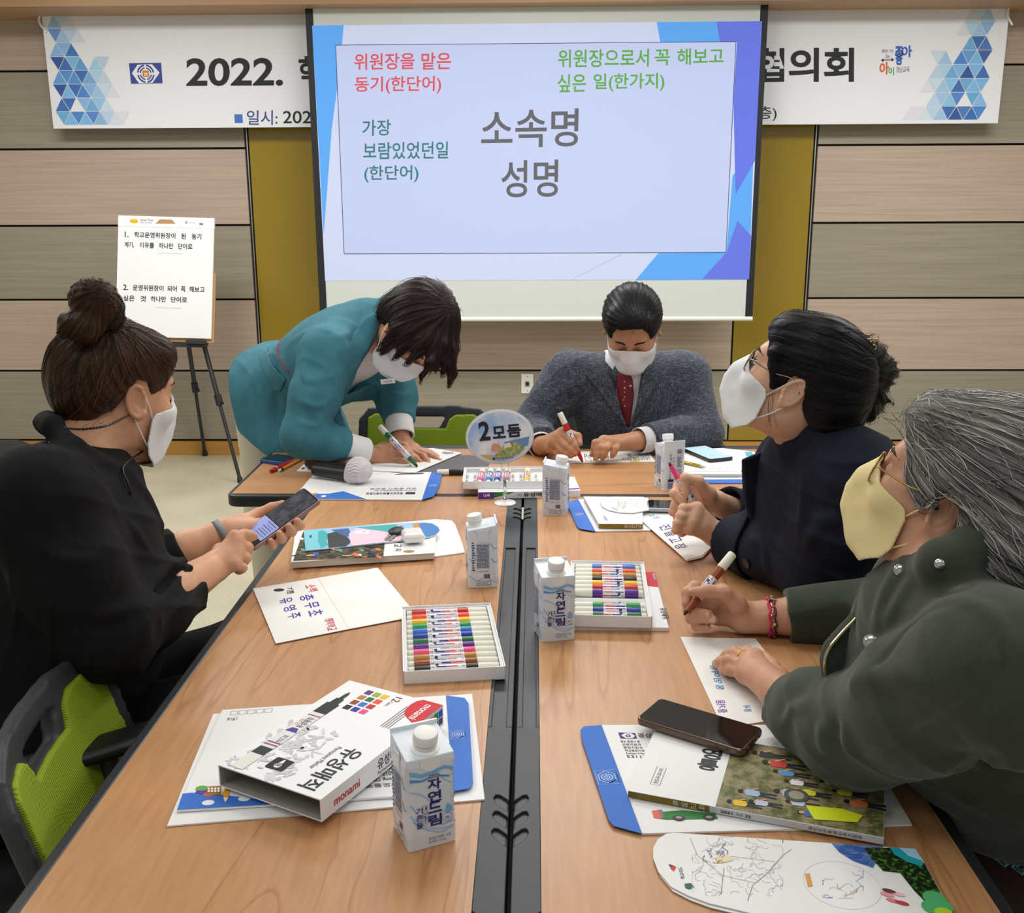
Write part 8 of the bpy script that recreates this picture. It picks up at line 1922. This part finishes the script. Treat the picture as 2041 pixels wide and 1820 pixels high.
    mb = MB(); mb.use(mat('temple_tip', (30, 32, 36), 0.4)); mb.tube(crv([L(-.080, .026, .004), L(-.082, .010, .006), L(-.082, .002, -.006)], 5), [.004]*10+[.003], 8); wbuild(mb, 'temple_tip', t, True)
    eg = mat('gold_jewel', (220, 176, 90), 0.2, 0.95); ep = L(-.083, -.004, -.040)
    mb = MB(); mb.use(eg); mb.tube([ep+np.array([0, 0, -.006])+.005*np.array([math.cos(a)*.6, math.sin(a)*.4, math.sin(a)]) for a in np.linspace(0, 6.28, 14)], .0009, 6)
    for k in range(3): mb.tube([ep+np.array([0, 0, -.022])+np.array([.0075*math.cos(a)*math.cos(k*1.05), .0075*math.cos(a)*math.sin(k*1.05), .0115*math.sin(a)]) for a in np.linspace(0, 6.28, 20)], .0010, 6)
    wbuild(mb, 'earring', t, True)
    # jacket
    jm = mat('suede_olive', (62, 70, 58), 0.9, spec=0.2, sheen=0.2, noise=((52, 59, 48), (22, 22, 22), .35, .65), bump=(.12, .0008, (500, 500, 500)))
    J = SD(); A, RT = torso(J, pel+np.array([0, 0, .02]), nk-np.array([0, 0, .05]), sl, sr, 1.0, .95, .020, 0, belly=.0)
    J.ell(W(1815, 1330, 1.22), (.07, .09, .11), None, .06)
    J.rc(pel+np.array([.0, -.02, .02]), pel+np.array([.02, -.02, -.03]), .20, .20, .05)
    CB = SD(); CB.chain([W(1800, 1130, 1.36), W(1832, 1140, 1.20), W(1880, 1122, 1.13), W(1940, 1092, 1.14), W(1985, 1085, 1.22)], [.010, .020, .026, .026, .022], .015); J.sub(CB, .015)
    JT = SD(); JT.p = list(J.p)
    J.rc(sl+np.array([.01, .01, -.03]), sl+np.array([.03, .01, -.06]), .080, None, .03)
    cL, cR = T(1580, 1404, TZ+.042), wR+(eR-wR)*.30
    sleeve(J, [sl+np.array([-.005, .02, -.035]), sl*.5+eL*.5, eL+np.array([0, 0, .02]), eL*.45+cL*.55+np.array([0, 0, .012]), cL], [.078, .076, .068, .058, .047], hollow=.010, k=.010)
    sleeve(J, [sr, eR, cR], [.072, .058, .046], hollow=.010)
    J.fold([W(1700, 1380, 1.10), W(1720, 1348, 1.08), W(1790, 1350, 1.02), W(1880, 1370, .98)], .012, .014); J.fold([W(1640, 1435, 1.14), W(1612, 1480, 1.13), W(1615, 1540, 1.11)], .008, .010); J.fold([W(1660, 1430, 1.12), W(1640, 1480, 1.11), W(1640, 1545, 1.09)], -.007, .010); J.fold([W(1672, 1440, 1.10), W(1662, 1500, 1.09), W(1668, 1550, 1.08)], .007, .010); J.fold([W(1585, 1440, 1.25), W(1620, 1425, 1.22), W(1650, 1428, 1.18)], .006, .009)
    J.fold([W(1715, 1350, 1.06), W(1760, 1285, 1.07), W(1815, 1235, 1.07), W(1890, 1195, 1.02)], -.008, .006); J.fold([W(1990, 1190, .96), W(2003, 1260, .93), W(1995, 1340, .92), W(1960, 1400, .92)], -.006, .004); J.fold([W(1830, 1150, 1.16), W(1800, 1200, 1.15), W(1760, 1260, 1.15)], .008, .008); J.fold([W(1945, 1100, 1.08), W(1900, 1150, 1.06), W(1850, 1180, 1.10)], -.006, .006)
    J.fold([W(1842, 1160, 1.2), W(1808, 1222, 1.18), W(1775, 1285, 1.16)], .009, .009); J.fold([W(1790, 1150, 1.26), W(1765, 1215, 1.24), W(1745, 1290, 1.2)], -.007, .007)
    J.fold([W(1880, 1190, 1.05), W(1960, 1170, .98), W(2020, 1240, .92), W(2000, 1330, .92)], .007, .009); J.fold([W(1985, 1360, .92), W(1900, 1420, .96), W(1790, 1490, 1.02), W(1690, 1560, 1.06)], .0045, .004)
    J.fold([W(1880, 1620, 1.0), W(1980, 1640, .92), W(2041, 1610, .90)], .008, .014); J.fold([W(1900, 1560, 1.0), W(2000, 1560, .92)], -.008, .014); J.fold([W(1930, 1660, .98), W(2041, 1665, .90)], -.006, .008); J.fold([W(1905, 1420, .98), W(1925, 1530, .97), W(1945, 1660, .96)], -.0035, .004)
    for k_, q_ in enumerate(J.post): J.post[k_] = (q_[0], q_[1], q_[2]*1.1, q_[3])
    J.noise(.002, 18, 21); J.cloth(.004, 13, 21); J.fn(lambda P: np.where(P[:, 0] < X_RO, np.maximum(0, TZ+np.where(P[:, 1] < 1.36, .0135, .0015)-P[:, 2])*1.2, 0)); J.cut(pel+np.array([0, 0, .155]), (.1, 0, -1), .004)
    sobj('jacket', J, jm, t, 0.004)
    # shoulder strap, hanging front panel with zipper, snaps
    po, pp = pixplane([(1745, 1180), (1790, 1200), (1760, 1260), (1735, 1310), (1715, 1360), (1688, 1396), (1660, 1386), (1642, 1350), (1634, 1312), (1642, 1282), (1670, 1252), (1705, 1222)], 1.24)
    F = SD(); g = planar(po, (1, .25, 0), (0, 0, 1), pp); zx = np.cross(unit((1, .25, 0)), (0, 0, 1))
    F.add(lambda P: (lambda d, w_: np.maximum(d, np.abs(w_+.10*np.maximum(0, d+.06)**2*60*.1)-.008))(g(P), (P-po)@zx), po, .17); F.noise(.002, 25, 3); fl_ = sobj('front_panel', F, jm, t, .003, 2)
    zp = [W(x, y, 1.24)+unit(np.array([po[0]-W(x, y, 1.24)[0], 0, po[2]-W(x, y, 1.24)[2]]))*.001 for x, y in ((1700, 1226), (1670, 1252), (1642, 1282), (1634, 1312), (1642, 1350), (1660, 1386), (1688, 1396))]
    yoff = lambda p: np.array([0, (p[0]-po[0])*.25-.010, 0]); zc = crv([p+yoff(p) for p in zp], 10)
    mb = MB(); mb.use(mat('zip_metal', (196, 186, 150), 0.25, 0.9))
    for i, p in enumerate(zc):
        d = unit(zc[min(i+1, len(zc)-1)]-zc[max(i-1, 0)]); mb.tube([p-d*.0011, p+d*.0011], .0021, 6)
    wbuild(mb, 'zipper', fl_)
    sm_ = mat('snap_silver', (200, 200, 198), 0.2, 0.9)
    for px, py, Y, r in ((1735, 1279, 1.19, .0085), (1793, 1136, 1.22, .007), (1873, 1124, 1.05, .006)):
        p = W(px, py, Y-.2); d = unit(p-CPOS)
        for _ in range(80):
            v = min(float(J.ev(p[None])[0]), float(F.ev(p[None])[0]) if px < 1740 else 1)
            if v < .0008: break
            p = p+d*min(v*.7, .02)
        mb = MB(); mb.use(sm_); n_ = unit(CPOS-p); e1 = unit(np.cross(n_, (0, 0, 1))); mb.frame(p+n_*.001, e1, np.cross(n_, e1), n_); mb.lathe([(r, -.001), (r, .0015), (r*.7, .0035), (r*.2, .004), (.0002, .004)], 18, False); wbuild(mb, 'snap_button', t, autosmooth=.8)
    # bracelet and rings
    d = unit(wR-eR); cc = wR-d*.045; e1 = unit(np.cross(d, (0, 0, 1))); e2 = np.cross(d, e1); mb = MB(); cm = [eg, mat('thread_pink', (214, 30, 110), .6), mat('thread_purple', (96, 30, 90), .6), mat('bead_green', (190, 220, 90), .3)]
    for k, (rr, off) in enumerate(((.0315, 0), (.0325, .005), (.0318, -.004))):
        ring = [cc+d*(off+.0015*math.sin(a*9+k))+rr*(e1*math.cos(a)*1.02+e2*math.sin(a)) for a in np.linspace(0, 6.2832, 44)]; mb.use(cm[k]); mb.tube(ring, [.0014+.0009*(i % 2) for i in range(44)], 6)
    for i in range(14): a = 6.2832*i/14; mb.use(cm[i % 4]); p = cc+d*(.002*(-1)**i)+.034*(e1*math.cos(a)+e2*math.sin(a)); mb.tube([p-d*.002, p+d*.002], .0024, 6)
    for k in range(3): a = -1.2-.2*k; p = cc+.034*(e1*math.cos(a)+e2*math.sin(a)); mb.use(cm[1+k % 3]); mb.tube([p, p-d*(.012+.003*k)+np.array([0, -.004, -.006])], .0012, 5)
    wbuild(mb, 'bracelet', t, True)
    for a_, b_, k in ((('T', 1495, 1317, z+.036), ('T', 1464, 1304, z+.034), .45), (('T', 1505, 1310, z+.034), ('T', 1488, 1301, z+.034), .30)):
        a_, b_ = Q(a_), Q(b_); d = unit(b_-a_); p = a_+(b_-a_)*k; e1 = unit(np.cross(d, (0, 0, 1))); e2 = np.cross(d, e1); mb = MB(); mb.use(eg)
        for o in (-.0018, .0014): mb.tube([p+d*o+.0112*(e1*math.cos(q)+e2*math.sin(q)) for q in np.linspace(0, 6.2832, 24)], .0010, 6)
        wbuild(mb, 'finger_ring', t, True)
    # skirt with a woven pattern
    tr = SD()
    for q in (-1, 1): h = pel+lf*q*.09; k_ = h+fw*.42+np.array([0, 0, .02]); limb(tr, [h, k_, k_-fw*.03-np.array([0, 0, .44])], [.115, .085, .065])
    tr.ell(pel+np.array([0, 0, .03]), (.20, .205, .17), None, .04); sobj('trousers', tr, mat('trousers_brown', (58, 38, 32), 0.85, noise=((64, 44, 38), (60, 60, 60), .4, .6)), t, .008)
    mb = MB(); mb.use(P((110, 176, 190)))
    for px, py in ((2002, 1712), (2036, 1728)):
        for rr, w_ in ((.011, .002), (.006, .0015)):
            q = [W(px+a*rr*1700, py+b*rr*1300, .87) for a, b in ((1, 0), (0, 1), (-1, 0), (0, -1), (1, 0))]
            qq = []
            for p in q:
                d = unit(p-CPOS); v = 1
                p = p-d*.12
                for _ in range(60):
                    v = float(tr.ev(p[None])[0])
                    if v < .0012: break
                    p = p+d*min(v*.8, .02)
                qq.append(p)
            mb.tube(qq, w_, 5)
    wbuild(mb, 'diamond_pattern', t)
    sh = SD()
    for q in (-1, 1): k_ = pel+lf*q*.09+fw*.42-np.array([0, 0, .49]); sh.rc(k_-fw*.05, k_+fw*.10, .034, .026, .01)
    sh.cut((0, 0, 0.002), (0, 0, -1)); sobj('shoes', sh, mat('shoe_black', (22, 20, 20), 0.3), t, .008)
    put(chair0, (0.62, 1.25, 0), math.atan2(fw[1], fw[0])-math.pi/2, 'office chair under the person in olive green, armrest at the right edge')
    a, b = W(1460.7, 1104, 1.70), W(1364.7, 1224, 1.645)
    lay(marker('brown', 'brown marker held by the person in olive green, white cap up', held=True, L=float(np.linalg.norm(b-a))), a, b-a, .9)
build_olive()
# ================================================================ person: woman in the teal jacket, bending over the table
def build_teal():
    t = person('masked person with short dark hair in teal jacket bending over the far table', (-0.86, 3.26, 0.0))
    c = W(826, 664, 2.83); R = frame3((.18, -.50, -.85), (.75, -.42, .40)); s = 0.95
    nk, sr, sl, pel = W(738, 655, 2.97), W(650, 705, 2.80), W(775, 690, 3.10), W(552, 785, 3.24)
    eR, wR = W(606, 868, 2.74), W(737, 906, 2.86); eL, wL = W(790, 788, 3.06), W(799, 878, 2.95)
    chk('teal', sr, eR, wR); chk('tealL', sl, eL, wL); chk('teal torso', pel, nk, c)
    S = SD(); L = add_head(S, c, R, s)
    S.rc(L(0, -.02, -.05), nk, .048, .052, .03); torso(S, pel, nk-unit(nk-pel)*.02, sl, sr, .86, .80)
    limb(S, [sr, eR, wR], [.042, .036, .026]); limb(S, [sl, eL, wL], [.042, .036, .026])
    fe = [np.array([-.72, 3.30, 0]), np.array([-.87, 3.24, 0])]
    for f in fe: limb(S, [pel+(np.array([f[0], f[1], pel[2]])-pel)*.8, f+np.array([0, .0, .46]), f+np.array([0, .02, .09]), f+np.array([.10, -.08, .035])], [.085, .055, .038, .032])
    y = 2.90
    add_hand(S, wR, [(778, 891, y-.01), (777, 902, y-.02), (778, 914, y-.03), (778, 926, y-.035)], [[(804, 896, y-.02), (821, 912, y-.03)], [(808, 908, y-.035), (819, 921, y-.045)], [(804, 920, y-.05), (815, 927, y-.055)], [(795, 929, y-.05), (806, 931, y-.055)]],
             [(762, 892, y+.02), (790, 884, y+.02), (806, 889, y+.01), (818, 902, y-.01)], 0.0088, 0.028)
    yl = 2.96
    add_hand(S, wL, [(822, 900, yl-.03), (827, 897, yl-.01), (829, 894, yl+.01), (826, 892, yl+.025)], [[(844, 909, yl-.06), (856, 925, yl-.10)], [(858, 908, yl-.03), (878, 919, yl-.07)], [(853, 904, yl), (874, 911, yl-.02)], [(848, 899, yl+.02), (866, 905, yl+.01)]],
             [(806, 890, yl-.03), (816, 903, yl-.06), (828, 913, yl-.08), (838, 921, yl-.095)], 0.0088, 0.028)
    sk = skin_mat('skin_teal', (208, 154, 124), (196, 140, 110)); sobj('body', S, sk, t, 0.003)
    head_extras(t, c, R, s, ('darkbrown', (44, 32, 28)))
    mask_part(t, c, R, s, mat('mask_white'), 1.0)
    hm = hair_mat('hair_darkbrown', (14, 8, 8), (48, 28, 26), 0.4)
    H = SD().ell(L(0, -.024, .040), (.097, .118, .106), R, .01); H.ell(L(0, .068, .075), (.07, .036, .04), R, .03); H.ell(L(0, -.08, -.02), (.08, .05, .08), R, .03)
    for q in (1, -1): H.rc(L(q*.078, .02, .01), L(q*.082, .05, -.055), .028, .012, .02); H.rc(L(q*.055, .078, .075), L(q*.072, .118, .02), .018, .007, .02); H.rc(L(q*.07, .04, .05), L(q*.085, .09, -.01), .022, .008, .02)
    H.chain([L(.02, .085, .10), L(.045, .135, .075), L(.05, .16, .05)], [.02, .012, .003], .015); H.chain([L(-.02, .09, .10), L(-.055, .14, .07), L(-.065, .165, .04)], [.02, .012, .003], .015); H.chain([L(-.07, .02, -.03), L(-.08, .08, -.06), L(-.08, .11, -.07)], [.02, .010, .002], .015)
    fr_ = SD(); fr_.ell(L(0, .105, -.012), np.array([.052, .055, .075]), R, .01)
    H.sub(fr_, .012, 's')
    fl = polar(L(.01, -.02, .14), R[:, 2], R[:, 0]); o_, V, _ = hair_part('hair', H, hm, t, fl, 0.003, 0.0022, 22)
    strands('hair_strands', H, V, fl, [hm, mat('strand_auburn', (70, 34, 30), .35)], o_, 420, (.05, .12), .0007, 5, wts=[.7, .3], drift=.12)
    # teal jacket
    jm = mat('jacket_teal', (64, 122, 138), 0.75, spec=0.3, noise=((56, 112, 128), (22, 22, 22), .4, .6))
    TQ = SD(); A, RT = torso(TQ, pel, nk-unit(nk-pel)*.0, sl, sr, .95, 1.0, .022, .008, .06)
    CB = SD(); CB.chain([W(782, 600, 3.02), W(758, 612, 2.95), W(738, 650, 2.88), W(722, 690, 2.84)], [.020, .022, .020, .014], .012); TQ.sub(CB, .02)
    TQ.rc(pel, W(520, 850, 3.24), .150, .17, .06); TQ.rc(pel-np.array([0, .05, 0]), W(590, 880, 3.16), .14, .17, .06)
    TQ.cut(W(454, 700, 3.2), (-.97, 0, -.24), .012); TQ.cut(W(478, 828, 3.2), (-.53, 0, -.85), .004)
    vo, vp = pixplane([(748, 676), (772, 700), (768, 745), (745, 782), (694, 792), (676, 800), (706, 744)], 2.85); vee = planar(vo, (1, 0, 0), (0, 0, 1), vp, (-.16, .12))
    TQ.add(lambda P: vee(P), vo, 1e9, .006, 's')
    J = SD(); J.sub(TQ, .01); J.p[0] = (J.p[0][0], J.p[0][1], 9.0, .01, 'u')
    cR, cL = wR+(eR-wR)*.42, wL+(eL-wL)*.42
    sleeve(J, [sr+np.array([-.0, .02, -.01]), sr*.5+eR*.5, eR, cR], [.076, .068, .060, .050], hollow=.010, k=.025); sleeve(J, [sl, eL, cL], [.068, .060, .046], hollow=.010, k=.025)
    for pts, a_, w_ in (([(600, 690, 2.78), (615, 760, 2.72), (690, 740, 2.76)], .008, .010), ([(590, 800, 2.70), (640, 810, 2.70), (665, 790, 2.72)], .006, .008), ([(590, 840, 2.70), (630, 850, 2.69), (650, 830, 2.70)], .006, .008), ([(700, 640, 2.86), (690, 670, 2.82), (655, 690, 2.78)], .007, .010), ([(640, 640, 2.86), (600, 650, 2.90), (560, 700, 2.98)], .005, .014), ([(500, 700, 3.05), (500, 780, 3.04), (520, 850, 3.06)], .006, .014), ([(560, 720, 2.98), (545, 790, 3.0), (560, 860, 3.02)], -.006, .014), ([(770, 780, 3.0), (800, 790, 3.0), (815, 780, 3.02)], .005, .008), ([(775, 810, 3.0), (810, 815, 3.0)], .005, .008)):
        J.fold([W(*p) for p in pts], a_, w_)
    J.noise(.002, 20, 31); J.cloth(.005, 13, 31)
    sobj('jacket', J, jm, t, 0.0045, lo=np.array([-1.25, 2.5, .55]), hi=np.array([-.2, 3.6, 1.4]))
    for pts in ([(762, 608), (728, 634), (708, 662), (696, 716), (690, 742), (664, 754), (644, 777), (667, 798), (688, 788), (716, 730), (740, 690), (758, 648)],):
        lo_, lp = pixplane(pts, 2.85); reg = planar(lo_, (1, 0, 0), (0, 0, 1), lp, (-.16, .10)); jacket_plate('lapel', TQ, .010, .006, reg, jm, t, .0032, lo_, .24)
    po, pp = pixplane([(498, 716), (512, 704), (578, 752), (560, 780), (548, 782)], 3.0)
    jacket_plate('pocket_flap', TQ, .002, .005, planar(po, (1, 0, 0), (0, 0, 1), pp, (-.2, .15)), jm, t, .0032, po, .2)
    lo_, lp = pixplane([(526, 655), (531, 655), (534, 678), (552, 710), (580, 738), (577, 742), (548, 714), (529, 682)], 2.95)
    jacket_plate('red_trim', TQ, .0, .004, planar(lo_, (1, 0, 0), (0, 0, 1), lp, (-.3, .12)), mat('trim_red', (150, 44, 70), .7), t, .0028, lo_, .22)
    sm = mat('blouse_white', (224, 224, 226), 0.8); B = SD(); torso(B, pel, nk-unit(nk-pel)*.05, sl, sr, .95, .95, .008, .004, .05); B.noise(.002, 34, 2)
    rg_ = planar(vo, (1, 0, 0), (0, 0, 1), [(p[0]*1.25, p[1]*1.25) for p in vp], (-.25, .12)); sobj('blouse', SD().add(lambda P: np.maximum(np.abs(B.ev(P))-.003, rg_(P)), vo, .25), sm, t, .004)
    for w_, e_, rr in ((wR, eR, .043), (wL, eL, .041)):
        d = unit(w_-e_); C = SD(); a = w_+(e_-w_)*.08; C.rc(a-d*.085, a-d*.002, rr, rr+.001, .003); C.cut(a, d, .002); C.add((lambda a, d, rr: lambda P: np.maximum(np.sqrt((((P-a)-((P-a)@d)[:, None]*d)**2).sum(1))-(rr-.004), -((P-a)@d)-.06))(a, d, rr), a, .1, .002, 's'); co = sobj('shirt_cuff', C, sm, t, .0025)
    p = W(672, 904, 2.70); d = unit(p-CPOS)
    mb = MB(); mb.use(mat('button_clear', (214, 216, 210), .2)); e1 = unit(np.cross(-d, (0, 0, 1))); mb.frame(W(672, 904, 2.768), e1, np.cross(-d, e1), -d); mb.lathe([(.0055, 0), (.0055, .002), (.004, .003), (.0002, .0025)], 16, False); wbuild(mb, 'button', t, autosmooth=.7)
    mb = MB(); mb.use(mWh); nb = W(773, 760, 2.80); mb.frame(nb, unit((1, -.1, .12)), unit((-.1, -.3, 1))); mb.box((-.02, -.007, -.001), (.02, .007, .001)); mb.use(P((70, 74, 80))); mb.text('위원장', -.012, -.003, .006, .024, z=.0014); wbuild(mb, 'name_tag', t)
    tr = SD()
    for f in fe: limb(tr, [pel+(np.array([f[0], f[1], pel[2]])-pel)*.75, f+np.array([0, .0, .46]), f+np.array([0, .01, .07])], [.100, .076, .060])
    tr.ell(pel+np.array([.02, .02, -.02]), (.135, .12, .12), None, .05); tr.noise(.003, 16, 5); sobj('trousers', tr, mat('trousers_cream', (206, 198, 178), .85), t, .008)
    sh = SD()
    for f in fe: sh.rc(f+np.array([-.04, .05, .04]), f+np.array([.10, -.09, .028]), .038, .028, .01)
    sh.cut((0, 0, 0.002), (0, 0, -1)); sobj('shoes', sh, mat('shoe_black', (22, 20, 20), 0.3), t, .008)
    a, b = W(757, 850, 2.90), T(831.5, 929.5, TZ+.007)
    lay(marker('darkgreen', 'green marker held by the person in teal, nib on the card', held=True, L=float(np.linalg.norm(b-a))), a, b-a, .6)
build_teal()
